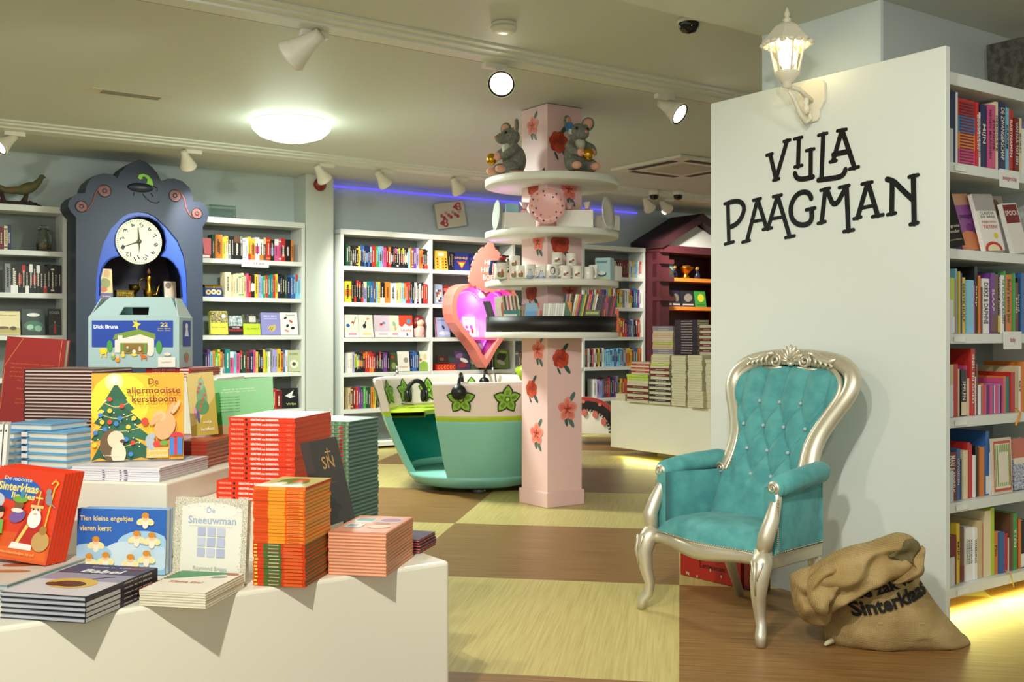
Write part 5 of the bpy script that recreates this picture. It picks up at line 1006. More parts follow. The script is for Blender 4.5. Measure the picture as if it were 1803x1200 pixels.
# --- tree story book, its pile, green back cover
proto = book('picture_book', '', 'book', .26, .22, .0125, M('#b4402a', .4), M('#e3d6bd', .7), bt=.0025)
VF = P(378, 824, 3.66); zv = pile(proto, 'S', V((VF.x, VF.y, ZU + .001)) - A11 * .03, -9, (.26, .16, .0125), 7, .006, stacklab('red and cream picture book', 'the pile under the olive tree book'))
olv = [('P', [(0, 0), (1, 0), (1, .62), (.62, .4), (.3, .2), (0, .16)], '#b09a34'), ('E', .5, .62, .2, .22, 0, '#6c9a6a'), ('E', .5, .82, .11, .1, 0, '#86ae86'), ('E', .48, .45, .26, .12, 0, '#4f8650')] + [('E', .36 + .06 * (i % 5), .4 + .06 * i, .05, .02, 30, '#c9483c') for i in range(8)] + [('E', .5, .94, .03, .03, 0, '#e8b83c'), ('E', .2, .38, .05, .09, 0, '#c98aa8'), ('E', .3, .3, .05, .1, 0, '#4c4c7c'), ('T', 'vrolijk', .62, .2, .34, .06, '#efe8c8'), ('T', 'kerstfeest', .62, .1, .5, .06, '#efe8c8')]
standing(338, 385, 768, zv, .232, .014, 24, 8, 'olive picture book with a pink and green tree, tilted behind the yellow book', 'picture_book', M('#c9b268', .4), olv, PAGE, skew=-4)
a, b = rot_xy(8); q = P(372, 800, 3.98)
gb = [('R', 0, 0, 1, .3, '#b08a4c'), ('T', 'waarom zijn kerstbomen groen', .45, .84, .5, .028, '#cfe8c0'), ('T', 'en nog meer vragen over het feest', .45, .8, .55, .028, '#cfe8c0')] + [('T', 'tekst en kleine regels', .3, .72 - .045 * i, .34, .02, '#1f4a24') for i in range(6)]
r = book('picture_book', 'green back cover of a large book leaning behind the red orange stack', 'book', .24, .252, .014, M('#2f9a26', .35), PAGE, front=gb)
r.matrix_world = basis(V((q.x, q.y, ZM + .12)), a, b, UP) @ Matrix.Rotation(math.radians(-3.5), 4, 'Y') @ Matrix.Rotation(math.radians(-14), 4, 'X')
proto = book('picture_book', '', 'book', .26, .22, .0125, M('#8c5a34', .4), M('#e3d6bd', .7), bt=.0025)
pile(proto, 'S', V((-.965, 4.0, ZU + .001)), -8, (.26, .24, .0125), 3, .004, stacklab('brown and cream picture book', 'the pile holding the green back cover'))
# --- pale blue books with white slips, white books at the end
LB = M('#6fb4e2', .35)
proto = book('picture_book', '', 'book', .18, .2, .0245, LB, M('#e6dfd0', .7), bt=.0035, ins=.006)
PF = P(117, 812, 3.62); PF = V((PF.x, PF.y, ZU + .001))
pile(proto, 'F', PF, -20, (.18, .2, .0245), 5, .005, stacklab('pale blue hardback', 'the stack beside the yellow tree book'))
p2 = dup(proto, Matrix()); zp = pile(p2, 'F', PF - rot_xy(-9)[0] * .2 + V((0, .0, 0)), -9, (.18, .2, .0245), 5, .004, stacklab('pale blue hardback', 'the far stack behind the white spines'))
p3 = dup(proto, Matrix()); pile(p3, 'F', V((PF.x - .02 - .06, PF.y + .06, zp + .001)), -16, (.18, .2, .0245), 1, .001, lambda i, n: 'pale blue hardback lying alone across both blue stacks')
sm = MB(M('#ece6e4', .6)); z = PF.z
for k in range(5):
    o = MB(M('#ece6e4', .6)).box(-.018, .006, -.004, -.003, .004, .02).box(-.018, .006, -.003, .08, .004, .005).build('paper_slip'); c = PF - rot_xy(-20)[0] * .176
    o.matrix_world = basis(V((c.x, c.y - .004, PF.z + k * .0251 + .003)), *rot_xy(-12), UP); tag(o, 'white paper slip in the blue stack, %s from the bottom' % ordw(k), 'paper slip')
for i in range(5):
    q = P(-28 + i * 9, 850, 3.42); h = .172
    r = book('slim_book', 'slim white book, %s of the upright row beside the blue stack' % ordw(i), 'book', .13, h, .0115, M('#eeece6', .4), M('#d9d6c8', .6), bt=.0018, ins=.001, spine=[('R', .1, .3, .14, .7, '#3a3a3a'), ('R', .86, .3, .9, .7, '#55504a')])
    a, b = rot_xy(112); r.matrix_world = basis(V((q.x, q.y, ZU + .001)), a, b, UP) @ Matrix.Rotation(math.radians(4), 4, 'X') 
# ================================================================ TEACUP KIOSK
TC_ = V((-.302, 8.3, 0)); TQ = M('#82c4b4', .35); TQI = M('#0f8578', .35); LIME = M('#a9c22e', .35); CUPW = M('#e6d8d0', .3)
tc = thing('teacup_kiosk', 'giant turquoise and white teacup seat with a lime band and green flowers', 'kiosk', TC_)
PR = [(.40, .035), (.47, .05), (.515, .1), (.565, .19), (.61, .28), (.655, .385), (.70, .49), (.725, .555), (.728, .572), (.742, .61), (.75, .635), (.775, .73), (.80, .83), (.805, .862)]
def prof(z):
    for (r0, z0), (r1, z1) in zip(PR, PR[1:]):
        if z <= z1: return r0 + (r1 - r0) * max(0, z - z0) / (z1 - z0)
    return PR[-1][0]
TW = .055
def ang(th): return -90 - th                                 # th: degrees from facing the camera, towards the left
O1, O2 = 20.5, 70
def cupwall(name, mat, z0, z1, a0, a1, n, inner=None, cap=False):
    zs = sorted(set([z0, z1] + [z for _, z in PR if z0 < z < z1] + [z0 + (z1 - z0) * .5]))
    m = MB(mat); out = [(prof(z), z) for z in zs]; inn = [(max(prof(z) - TW, .05), z) for z in zs][::-1]
    loop = out + inn
    if cap: k = len(out); loop = out[:-1] + [(prof(z1) - .002, z1 - .008), (prof(z1) - .012, z1)] + [(prof(z1) - TW + .012, z1), (prof(z1) - TW + .002, z1 - .008)] + inn[1:]
    m.lathe(loop + [loop[0]], n, a0, a1)
    k = len(loop) + 1
    m.sm = [True] * len(m.sm)
    m.add([m.v[i] for i in range(k - 1)], [tuple(range(k - 1))], False); m.add([m.v[n * k + i] for i in range(k - 1)], [tuple(range(k - 2, -1, -1))], False)
    return m.build(name, tc)
A0, A1 = ang(O1), ang(O2) + 360                             # closed part, going round the back
SILL = .135
cupwall('body', TQ, SILL, .572, A0, A1, 80); cupwall('lime_band', LIME, .572, .61, A0, A1, 80); cupwall('rim_wall', CUPW, .61, .862, A0, A1, 80, cap=True)
MB(TQ).lathe([(.05, .035)] + [p for p in PR if p[1] < SILL] + [(prof(SILL), SILL), (.05, SILL)], 80).build('floor_bowl', tc)
MB(TQI).lathe([(prof(.16) - TW - .001, SILL + .002)] + [(prof(z) - TW - .003, z) for z in (.2, .3, .4, .5, .575)], 60, A0 + 2, A1 - 2).build('inner_lining', tc)
m = MB(LIME).lathe([(.40, .56), (prof(.6) - TW - .004, .56), (prof(.6) - TW - .004, .6), (.41, .6), (.40, .595), (.40, .56)], 40, 20, A1 - 1); m.build('bench_seat', tc)
MB(M('#4a5250', .4, .3)).cyl((.05, -.36, .0), (.05, -.36, .036), .05).build('foot', tc); MB(M('#4a5250', .4, .3)).cyl((-.3, .2, 0), (-.3, .2, .036), .05).build('foot', tc); MB(M('#4a5250', .4, .3)).cyl((.33, .2, 0), (.33, .2, .036), .05).build('foot', tc)
MB(LIME).tube([V((.5 + .3 * math.cos(a), .55 + .3 * math.sin(a) * .4, .55 + .36 * math.sin(a))) for a in [math.radians(x) for x in range(-60, 130, 15)]], .06, 12).build('cup_handle', tc)
GR, GRD = '#86b53c', '#16321c'
def flower(R, it=None):
    it = []
    for grow, c in ((1.0, GRD), (.86, GR)):
        for i in range(5):
            a = math.radians(90 + 72 * i); q = []
            L, Wd = R * (1.0 if grow == 1 else .9), R * .36 * (1 if grow == 1 else .74)
            for s in range(-6, 7):
                pass
            pts = []
            for t in [x / 8 for x in range(9)]: pts.append((.12 * R + t * (L - .12 * R), Wd * math.sin(math.pi * (t ** .8)) * (1 if t < 1 else 0)))
            up = pts; dn = [(x, -y) for x, y in pts[::-1][1:-1]]
            it.append(('P', [(x * math.cos(a) - y * math.sin(a), x * math.sin(a) + y * math.cos(a)) for x, y in up + dn], c))
    for i in range(5):
        a = math.radians(90 + 72 * i)
        for d in (-.14, 0, .14): it.append(('L', [(R * .3 * math.cos(a + d * 1.6), R * .3 * math.sin(a + d * 1.6)), (R * .62 * math.cos(a + d), R * .62 * math.sin(a + d))], R * .025, GRD))
    it += [('E', 0, 0, .2 * R, .2 * R, 0, GRD), ('E', 0, 0, .15 * R, .15 * R, 0, GR), ('E', 0, 0, .09 * R, .09 * R, 0, '#a9cf5a')]
    return it
class MBS(MB):                                              # art whose faces are split finely enough to hug the round wall
    def poly(self, pts):
        c = sum((V(p) for p in pts), V()) / len(pts); n = len(pts); vs = [V(p) for p in pts] + [c]
        return self.add(vs, [(i, (i + 1) % n, n) for i in range(n)], False)
def cup_map(th0, z0, inside=False):
    def mp(u, v, k):
        z = z0 + v; r = prof(z) + .003 + k if not inside else prof(z) - TW - .003 - k
        a = math.radians(ang(th0) + (math.degrees(u / .78) if not inside else -math.degrees(u / .73)))
        return V((r * math.cos(a), r * math.sin(a), z))
    return mp
for th, ins in ((5, 0), (-20, 0), (-46, 0), (78, 0), (-70, 0)): art(MBS(), cup_map(th, .735), flower(.112), lift=.002, step=.0003).build('flower_print', tc)
for px in (682, 710, 753, 830):
    # where the sight line through that column meets the inside of the far wall
    k = (px - CX) / F; a_, b_, c_ = 1 + k * k, -2 * (TC_.y + k * TC_.x), TC_.x ** 2 + TC_.y ** 2 - .73 ** 2
    y = (-b_ + math.sqrt(max(0, b_ * b_ - 4 * a_ * c_))) / (2 * a_); x = k * y; th = math.degrees(math.atan2(-(x - TC_.x), -(y - TC_.y)))
    art(MBS(), cup_map(th, .735, True), flower(.108), lift=.002, step=.0003).build('flower_print', tc)
# ---------------- headphones
HP = M('#101113', .35); FOAM = M('#08080a', .9)
def headphones(label, o, yaw, pitch=0):
    r = thing('headphones', label, 'headphones', Matrix.Translation(o) @ Matrix.Rotation(math.radians(yaw), 4, 'Z') @ Matrix.Rotation(math.radians(pitch), 4, 'X'))
    pts = [V((.075 * math.cos(math.radians(a)), 0, .095 * math.sin(math.radians(a)))) for a in range(-8, 189, 14)]
    MB(HP).tube(pts, .0125, 8, flat=1.5).build('headband', r)
    for s in (-1, 1):
        e = MB(HP).lathe([(0, .0), (.046, 0), (.054, .008), (.054, .02), (0, .024)], 20, R=Matrix.Translation((s * .078, 0, -.035)).to_3x3() if False else Matrix.Rotation(s * math.pi / 2, 3, 'Y')); e.v = [p + V((s * .07, 0, -.03)) for p in e.v]; e = e.build('ear_cup', r)
        f = MB(FOAM).lathe([(0, 0), (.048, 0), (.054, -.008), (.05, -.02), (0, -.016)], 20, R=Matrix.Rotation(s * math.pi / 2, 3, 'Y')); f.v = [p + V((s * .07, 0, -.03)) for p in f.v]; f.build('ear_pad', e)
    return r
a1 = math.radians(ang(5.2)); RR = prof(.8)
headphones('black headphones hung over the front wall of the teacup', TC_ + V(((RR - TW * .5) * math.cos(a1), (RR - TW * .5) * math.sin(a1), .822)), -8 + 90)
hq = RAY(733, 690, V((0, 8.62, 0)), V((0, 1, 0)))
headphones('black headphones hanging inside the open side of the teacup', hq, 22, 8)
hq2 = RAY(855, 664, V((0, 9.02, 0)), V((0, 1, 0)))
headphones('black headphones hung over the far rim of the teacup below the heart', V((hq2.x, hq2.y, .822)), 80).scale = (.8, .8, .8)
def cord(label, pts, coil=True):
    r = thing('audio_cord', label, 'cord'); m = MB(HP); q = []
    if coil:
        for i in range(len(pts) - 1):
            n = 60
            for j in range(n):
                t = j / n; p = V(pts[i]).lerp(V(pts[i + 1]), t); a = t * n / 7 * 6.283; q.append(p + V((.007 * math.cos(a), .007 * math.sin(a), 0)))
        m.tube(q, .0028, 5)
    m.build('coil', r); return r
c1 = RAY(700, 664, V((0, 9.0, 0)), V((0, 1, 0))); c1.z = .868
r = cord('coiled black cord hanging from the jack on the teacup rim', [c1 + V((.0, -.22, .0)), c1 + V((-.01, -.26, -.2)), hq + V((-.1, -.02, -.1)), hq + V((-.02, -.03, -.1))])
MB(M('#b9bcc0', .3, .8)).cyl(c1 + V((0, -.03, -.002)), c1 + V((0, -.03, .03)), .012).cyl(c1 + V((0, -.03, .03)), c1 + V((0, -.03, .07)), .008).build('jack_plug', r)
c2 = RAY(868, 664, V((0, 9.0, 0)), V((0, 1, 0))); c2.z = .866
r = cord('short cord and jack on the far teacup rim beside the column', [c2 + V((.02, -.05, .0)), c2 + V((.03, -.08, -.1))])
MB(M('#b9bcc0', .3, .8)).cyl(c2 + V((0, -.03, -.002)), c2 + V((0, -.03, .06)), .01).build('jack_plug', r)
# ---------------- heart kiosk and its scalloped sign
SAL1 = M('#df7f72', .4); SALD = M('#d96f62', .4)
TH = .52
def hpx(x, y): return (WS(740 + x / 5, TH), WZ(740 + x / 5, 420 + y / 5, TH))
half = [(580, 1140), (540, 1080), (490, 985), (430, 900), (360, 820), (305, 740), (280, 660), (274, 580), (290, 490), (330, 425), (390, 398), (450, 395), (510, 418), (555, 460), (580, 500)]
hl = [hpx(*p) for p in half]; cxh = hl[0][0]
outer = hl + [(2 * cxh - s, z) for s, z in hl[::-1][1:-1]]
cen = (cxh, sum(z for _, z in outer) / len(outer) + .02)
inner = [(cen[0] + (s - cen[0]) * .84, cen[1] + (z - cen[1]) * .84) for s, z in outer]
hk = thing('heart_kiosk', 'salmon pink heart shaped display niche glowing violet inside', 'display', WM)
n = len(outer); m = MB(SAL1)
vs = [V((s, -t, z)) for t in (.33, TH) for s, z in outer] + [V((s, -t, z)) for t in (.36, TH) for s, z in inner]
fs = []
for i in range(n):
    j = (i + 1) % n; fs += [(i, j, n + j, n + i), (n + i, n + j, 3 * n + j, 3 * n + i), (2 * n + j, 2 * n + i, 3 * n + i, 3 * n + j)]
m.add(vs, fs, False).build('heart_frame', hk, bevel=.006)
m = MB(M('#e7a8f0', .5)); m.poly([V((s, -.345, z)) for s, z in inner]).poly([V((s, -.335, z)) for s, z in outer][::-1]); m.build('niche_back', hk)
MB(M('#e66a9c', .4)).box(cxh - .22, cxh + .22, -TH + .02, -.35, hpx(580, 868)[1] - .03, hpx(580, 868)[1]).build('niche_shelf', hk)
MB(M('#b44cff', kind='emit', emit=6)).tube([V((s * .93 + cxh * .07, -.37, z)) for s, z in [(cen[0] + (s - cen[0]) * .74, cen[1] + (z - cen[1]) * .74) for s, z in outer[5:]]], .008, 6).build('light_tube', hk)
lv = lamp('heart_light', 'POINT', WM @ V((cxh - .03, -.44, cen[1] + .16)), 9, color=(.62, .12, 1), size=.05)
lv2 = lamp('heart_light', 'POINT', WM @ V((cxh, -.44, cen[1] - .24)), 2.5, color=(.62, .12, 1), size=.03)
zsf = hpx(580, 868)[1] + .001
faceout(WM, hpx(418, 0)[0], hpx(528, 0)[0], .22, zsf, -.44, 'white booklet with pink drawings on the heart shelf', '#f2e6f2', [('E', .3, .5, .12, .08, 0, '#d65ab0'), ('E', .65, .5, .12, .1, 0, '#d65ab0'), ('E', .35, .25, .14, .1, 0, '#c85ac0'), ('E', .72, .3, .1, .14, 0, '#d64a3c'), ('L', [(.1, .85), (.8, .9)], .02, '#c9a0d0')], name='booklet')
faceout(WM, hpx(532, 0)[0], hpx(560, 0)[0], .2, zsf, -.42, 'thin violet lit book beside the drawn booklet in the heart', '#d9a8e8', [], name='booklet')
o = MB(M('#d8b8f0', .2)).ball((0, 0, .05), .05, 16).build('glass_ball'); o.matrix_world = WM @ Matrix.Translation((cxh - .03, -.42, hpx(555, 1010)[1] + .03)); tag(o, 'pale round ornament in the lower tip of the heart', 'ornament')
sg = [];
base = [hpx(*p) for p in ((600, 40), (630, 75), (632, 110), (668, 115), (672, 160), (705, 175), (708, 225), (740, 250), (738, 300), (765, 335), (745, 380), (735, 420), (690, 440), (640, 455), (590, 465), (540, 450), (500, 440), (470, 415), (425, 395), (410, 350), (408, 330), (428, 310), (430, 275), (440, 250), (440, 215), (462, 195), (465, 150), (500, 130), (510, 95), (555, 90), (570, 55))]
TS = .57
for i in range(len(base)):
    p, q = V((*base[i], 0)), V((*base[(i + 1) % len(base)], 0)); d = q - p; nr = V((-d.y, d.x, 0)).normalized() * -1
    for k in range(4): t = k / 4; x = p + d * t - nr * (d.length * .32 * math.sin(math.pi * t)); sg.append((x.x, x.y))
if sum(a[0] * b[1] - b[0] * a[1] for a, b in zip(sg, sg[1:] + sg[:1])) < 0: sg = sg[::-1]
hs = thing('scalloped_sign', 'salmon scalloped sign lettered in white above the heart', 'sign', WM)
MB(SAL1).prism(sg[::-1], TS - .02, TS, R=FLIP).build('board', hs, bevel=.003)
m = MB()
for s, x0, x1, y0, y1 in (('HET', 545, 628, 190, 232), ('HIPS', 512, 618, 252, 300), ('BOEK', 528, 655, 318, 368)):
    (a, z1), (b, z0) = hpx(x0, y0), hpx(x1, y1); art(m, lambda u, v, k: V((u, -(TS + .001 + k), v)), [('T', s, (a + b) / 2, (z0 + z1) / 2, b - a, z1 - z0, '#f2e6da')])
m.build('lettering', hs)
# ---------------- things on the wall shelves
r = thing('jar', 'clear glass jar of dried petals on the shelf beside the clock', 'jar', WT(wx(80), .2, 1.932))
JG = M('#e6efe8', 0.0, kind='glass')
MB(JG).lathe([(.0, .0), (.058, 0), (.062, .01), (.062, .13), (.05, .155), (.042, .165), (.042, .185), (.05, .19), (.038, .195), (.036, .165), (.056, .13), (.056, .01), (0, .008)], 20).build('glass_body', r)
MB(JG).lathe([(0, .196), (.046, .196), (.05, .205), (.04, .212), (.03, .225), (0, .23)], 16).build('stopper', r)
MB(M('#6a4030', .9, 0, 'mottle', '#a99258', 60)).lathe([(0, .012), (.053, .012), (.054, .06), (.03, .068), (0, .066)], 16).build('dried_petals', r)
r = thing('bird_figure', 'green brown carved pheasant on a branch atop the bookshelf', 'figurine', WT(wx(40), .18, 2.328))
m = MB(M('#4c5a38', .6, 0, 'mottle', '#6e5a30', 22)); m.ball((.05, 0, .15), (.1, .045, .05), 14, Matrix.Rotation(-.45, 3, 'Y')); m.tube([(.11, 0, .18), (.15, 0, .225), (.165, 0, .25)], [.035, .025, .02], 10); m.ball((.17, 0, .262), (.026, .02, .02)); m.tube([(.19, 0, .262), (.21, 0, .252)], [.009, .003], 8); m.tube([(-.01, 0, .13), (-.12, 0, .12), (-.22, 0, .165), (-.34, 0, .17)], [.035, .028, .024, .01], 10)
remesh(m, 'body', r, .005, 4)
m = MB(M('#4a3423', .8, 0, 'mottle', '#2c2018', 25)); m.tube([(-.2, 0, .02), (-.1, 0, .012), (.02, 0, .016), (.13, 0, .02)], [.015, .02, .022, .012], 8); m.tube([(.02, 0, .02), (.04, 0, .07), (.05, 0, .12)], [.03, .02, .015], 8); m.tube([(-.13, 0, .02), (-.15, 0, .08), (-.16, 0, .14)], [.02, .018, .02], 8); m.tube([(-.13, 0, .02), (-.2, 0, .05)], [.016, .006], 8); m.tube([(.06, 0, .03), (.12, 0, .012), (.17, .02, .008)], [.02, .014, .005], 8); m.build('branch', r)
r = thing('glass_box', 'clear glass box standing on top of the shelves beside the clock', 'box', WT(WS(365, .2), .2, 2.327))
MB(M('#cfe0dc', .02, kind='glass')).box(0, .26, -.06, .1, 0, .12).build('box_walls', r)
r = thing('treasure_chest', 'small blue and gold ornate chest beside the cream spines', 'chest', WT(wx(361), .27, 1.567))
wc = wx(391) - wx(361)
c = MB(M('#1d3a8a', .35)).box(0, wc, 0, .1, 0, .085).build('chest_body', r)
art(MB(), lambda u, v, k: V((u * wc, -k, v * .085)), [('E', .2, .5, .16, .3, 0, '#d9c98a'), ('E', .5, .55, .16, .3, 0, '#e3d9a8'), ('E', .8, .5, .16, .3, 0, '#d9c98a'), ('E', .2, .5, .06, .12, 0, '#8a3a2c'), ('E', .5, .55, .06, .12, 0, '#8a3a2c'), ('E', .8, .5, .06, .12, 0, '#8a3a2c')]).build('ornament', c)
MB(M('#b8953c', .3, .9)).lathe([(.05, 0), (.05, wc)], 14, 0, 180, R=Matrix(((0, 0, 1), (1, 0, 0), (0, .6, 0)))).build('lid', r).location = (0, .05, .085)
MB(M('#d9b64c', .3, .9)).ball((wc / 2, -.004, .09), .012, 10).build('clasp', r)
r = thing('wooden_doll', 'round headed doll with red hair beside the face-out novels', 'doll', WT((wx(731) + wx(752)) / 2, .22, 1.177))
MB(M('#e6b0a8', .35)).lathe([(0, 0), (.055, 0), (.06, .02), (.06, .09), (.05, .12), (0, .125)], 20).build('body', r); MB(M('#edd0ae', .35)).ball((0, -.006, .16), .056, 18).build('head', r)
m = MB(M('#6e1a1f', .35)).ball((0, .006, .175), (.067, .062, .062), 18); m.ball((-.052, -.01, .14), (.02, .035, .045)).ball((.052, -.01, .14), (.02, .035, .045)); m.build('hair', r); MB(M('#d88a90', .5)).ball((.02, -.056, .06), (.016, .01, .03), 10).build('flower_print', r)
o = MB(M('#ded9c8', .5)).box(-.16, .16, -.006, .006, -.2, .2)
IT = [('R', .02, .02, .98, .98, '#ddd6c0')]
for cx_, cy_, tn in ((.22, .75, 1), (.78, .25, -1)):
    IT += [('E', cx_ - .07, cy_ + .05, .1, .08, 0, '#c0464c'), ('E', cx_ + .07, cy_ + .05, .1, .08, 0, '#c0464c'), ('P', [(cx_ - .165, cy_ + .02), (cx_, cy_ - .16), (cx_ + .165, cy_ + .02)], '#c0464c'), ('E', cx_ - .06, cy_ + .04, .05, .04, 0, '#e3b8ac'), ('E', cx_ + .06, cy_ + .04, .05, .04, 0, '#e3b8ac')]
for i in range(9): IT.append(('E', .5 + .1 * math.sin(i * 2.1), .2 + .075 * i, .07, .05, 40 * i, ('#c4586a', '#b03c46', '#d89a9a')[i % 3]))
a = RAY(793, 378, WP(0, .03), N)
q = thing('playing_card', 'oversized tilted playing card with two hearts and roses on the wall', 'wall decoration', basis(a, D, PV, UP) @ Matrix.Rotation(math.radians(-10), 4, 'Y') @ Matrix.Rotation(math.radians(90), 4, 'Y') @ Matrix.Rotation(math.radians(0), 4, 'X'))
MB(M('#b9b094', .5)).rbox(-.145, .145, -.2, .2, -.006, .006, .02).build('card', q).matrix_local = Matrix.Rotation(math.radians(90), 4, 'X')
art(MB(), lambda u, v, k: V((-.145 + u * .29, -.0065 - k, -.2 + v * .4)), IT, asp=.725).build('heart_print', q)
# alarm bell on the pilaster
r = thing('alarm_bell', 'dark red round alarm bell high on the pilaster', 'alarm', basis(RAY(562, 325, WP(0, .29), N), D, PV, UP) @ Matrix.Rotation(math.radians(90), 4, 'X'))
MB(M('#8c1f1c', .35)).lathe([(0, 0), (.062, 0), (.068, .02), (.055, .045), (.02, .055), (0, .055)], 20).build('bell', r)
# ---------------- clock niche goods
zc = 1.50
MB(M('#262033', .6)).box(al, ar, -.55, -.12, zc - .03, zc).build('niche_shelf', cl)
ns = lambda x: WS(x, .5)
faceout(WM, ns(177), ns(200), .285, zc, -.48, 'tall yellow and violet book inside the clock niche', '#c9a83c', [('R', 0, 0, 1, .25, '#54407a'), ('E', .6, .85, .25, .12, 0, '#d9a060'), ('E', .45, .55, .4, .16, 20, '#8a8a34'), ('E', .3, .35, .3, .08, 0, '#c9562c'), ('T', 'Grimm', .5, .14, .6, .06, '#d9cfe8')])
faceout(WM, ns(293), ns(314), .19, zc, -.45, 'book with a pale face on its cover at the inner side of the clock niche', '#cfb8a4', [('E', .5, .6, .35, .3, 20, '#e0c4ac'), ('E', .35, .8, .25, .15, 0, '#6a4a38'), ('R', 0, 0, 1, .12, '#e09a34')])
BR = M('#9c7a2c', .28, 1.)
r = thing('brass_box', 'embossed golden box in the clock niche', 'box', WT(ns(207), .47, zc + .001)); w_ = ns(237) - ns(207)
MB(M('#a58a3c', .35, .9, 'mottle', '#4a3a14', 60)).box(0, w_, 0, .09, 0, .085).build('box_body', r); MB(M('#6a5420', .35, .9)).box(-.003, w_ + .003, -.003, .093, .085, .1).build('lid', r)
r = thing('brass_ewer', 'slender brass ewer with curved spout in the clock niche', 'jug', WT(ns(265), .44, zc + .001))
MB(BR).lathe([(0, 0), (.04, 0), (.045, .008), (.025, .03), (.04, .06), (.045, .085), (.03, .13), (.022, .19), (.034, .23), (.03, .235), (.02, .24), (0, .26)], 20).build('body', r)
MB(M('#6a3a24', .5)).lathe([(0, .255), (.016, .255), (.014, .28), (.005, .3), (0, .305)], 12).build('stopper', r)
MB(BR).tube([(.03, 0, .06), (.07, 0, .07), (.085, 0, .13), (.1, 0, .17)], [.014, .011, .008, .006], 8).build('spout', r); MB(BR).tube([(-.028, 0, .22), (-.075, 0, .2), (-.08, 0, .14), (-.035, 0, .1)], .006, 8).build('handle', r)
r = thing('brass_goblet', 'dark brass goblet beside the ewer in the clock niche', 'goblet', WT(ns(246), .33, zc + .001))
MB(M('#5a4a1c', .35, .9)).lathe([(0, 0), (.035, 0), (.035, .01), (.012, .03), (.012, .08), (.045, .11), (.05, .16), (.046, .16), (.04, .115), (0, .095)], 18).build('cup', r)
# ---------------- house cabinet goods
cabs = lambda x: WS(x, .4)
def fig(label, x, z, h, col, cat='figurine'):
    r = thing('figurine', label, cat, WT(cabs(x), .36, z + .001)); m = MB(M(col, .4, .3)); m.lathe([(0, 0), (h * .22, 0), (h * .24, h * .3), (h * .12, h * .55), (h * .18, h * .6), (0, h * .62)], 14); m.build('body', r); MB(M('#caa24c', .35, .6)).ball((0, 0, h * .78), h * .17, 12).build('head', r)
fig('small dark figurine with a gold head on the upper orange shelf', 1191, ZH[0], .18, '#2c2a4a'); fig('second gold headed figurine beside the trophy on the orange shelf', 1231, ZH[0], .18, '#28304a')
r = thing('trophy', 'golden mask-like trophy on the upper orange shelf', 'trophy', WT(cabs(1211), .36, ZH[0] + .001))
MB(M('#b9862c', .3, 1.)).lathe([(0, 0), (.05, 0), (.05, .03), (.03, .05), (.05, .08), (.1, .13), (.11, .15), (0, .12)], 18).build('cup', r); MB(M('#8a4a24', .4, .6)).ball((0, 0, .155), (.085, .06, .03), 14).build('crown', r)
faceout(WM, cabs(1177), cabs(1187), .17, ZH[0], -.4, 'pale blue booklet behind the small dark figurine', '#7fa9b8', [('E', .5, .5, .3, .3, 0, '#c9d3c0')])
for x0, x1, c, lb in ((1176, 1184, '#2b2a24', 'dark narrow book at the column side of the lower orange shelf'), (1184, 1199, '#2a1f3a', 'violet black book on the lower orange shelf'), (1200, 1224, '#23242a', 'black book with a pale creature on the lower orange shelf'), (1225, 1244, '#3f9a3c', 'bright green book with a yellow cartoon face shape')):
    faceout(WM, cabs(x0), cabs(x1), .21, ZH[1], -.4, lb, c, [('E', .55, .55, .3, .25, 15, {'#3f9a3c': '#d9cf34'}.get(c, '#8a8478')), ('R', .1, .08, .9, .18, '#b9b4a4' if c != '#3f9a3c' else '#2f7a2c')])
# ================================================================ PLINTH WITH HARDBACK STACKS
pl0 = OZ(1075, 786, .09); pl0 = V((pl0.x, pl0.y, 0)); LM = basis(pl0, -PV, D, UP)     # local x along the long face, towards us; y into the plinth
hp_ = thing('plinth', 'long white plinth on a lit recessed base carrying hardback stacks', 'plinth', LM)
ZP = .554
MB(LAC).box(0, 2.6, 0, .8, .09, ZP).build('plinth_body', hp_, bevel=.006)
MB(M('#b9b6a4', .5)).box(.3, 2.5, .35, .7, 0, .09).build('recessed_base', hp_)
MB(LAC).box(.5, 2.6, .42, .8, ZP, .78).build('upper_step', hp_)
MB(M('#2f7a3a', .5)).cyl(V((1.2, .02, .03)), V((1.2, .06, .03)), .025, n=12).build('castor', hp_)
lamp('plinth_glow', 'AREA', LM @ V((1.2, .09, .085)), 9, LM @ V((1.2, -.3, 0)), (1, .95, .35), 2.2, size_y=.06)
def LX(px, y): 
    o = LM @ V((0, y, 0)); dv = -PV; k = (px - CX) / F; return (k * o.y - o.x) / (dv.x - k * dv.y)
HB = M('#cfcaa8', .7)
PROT = {}
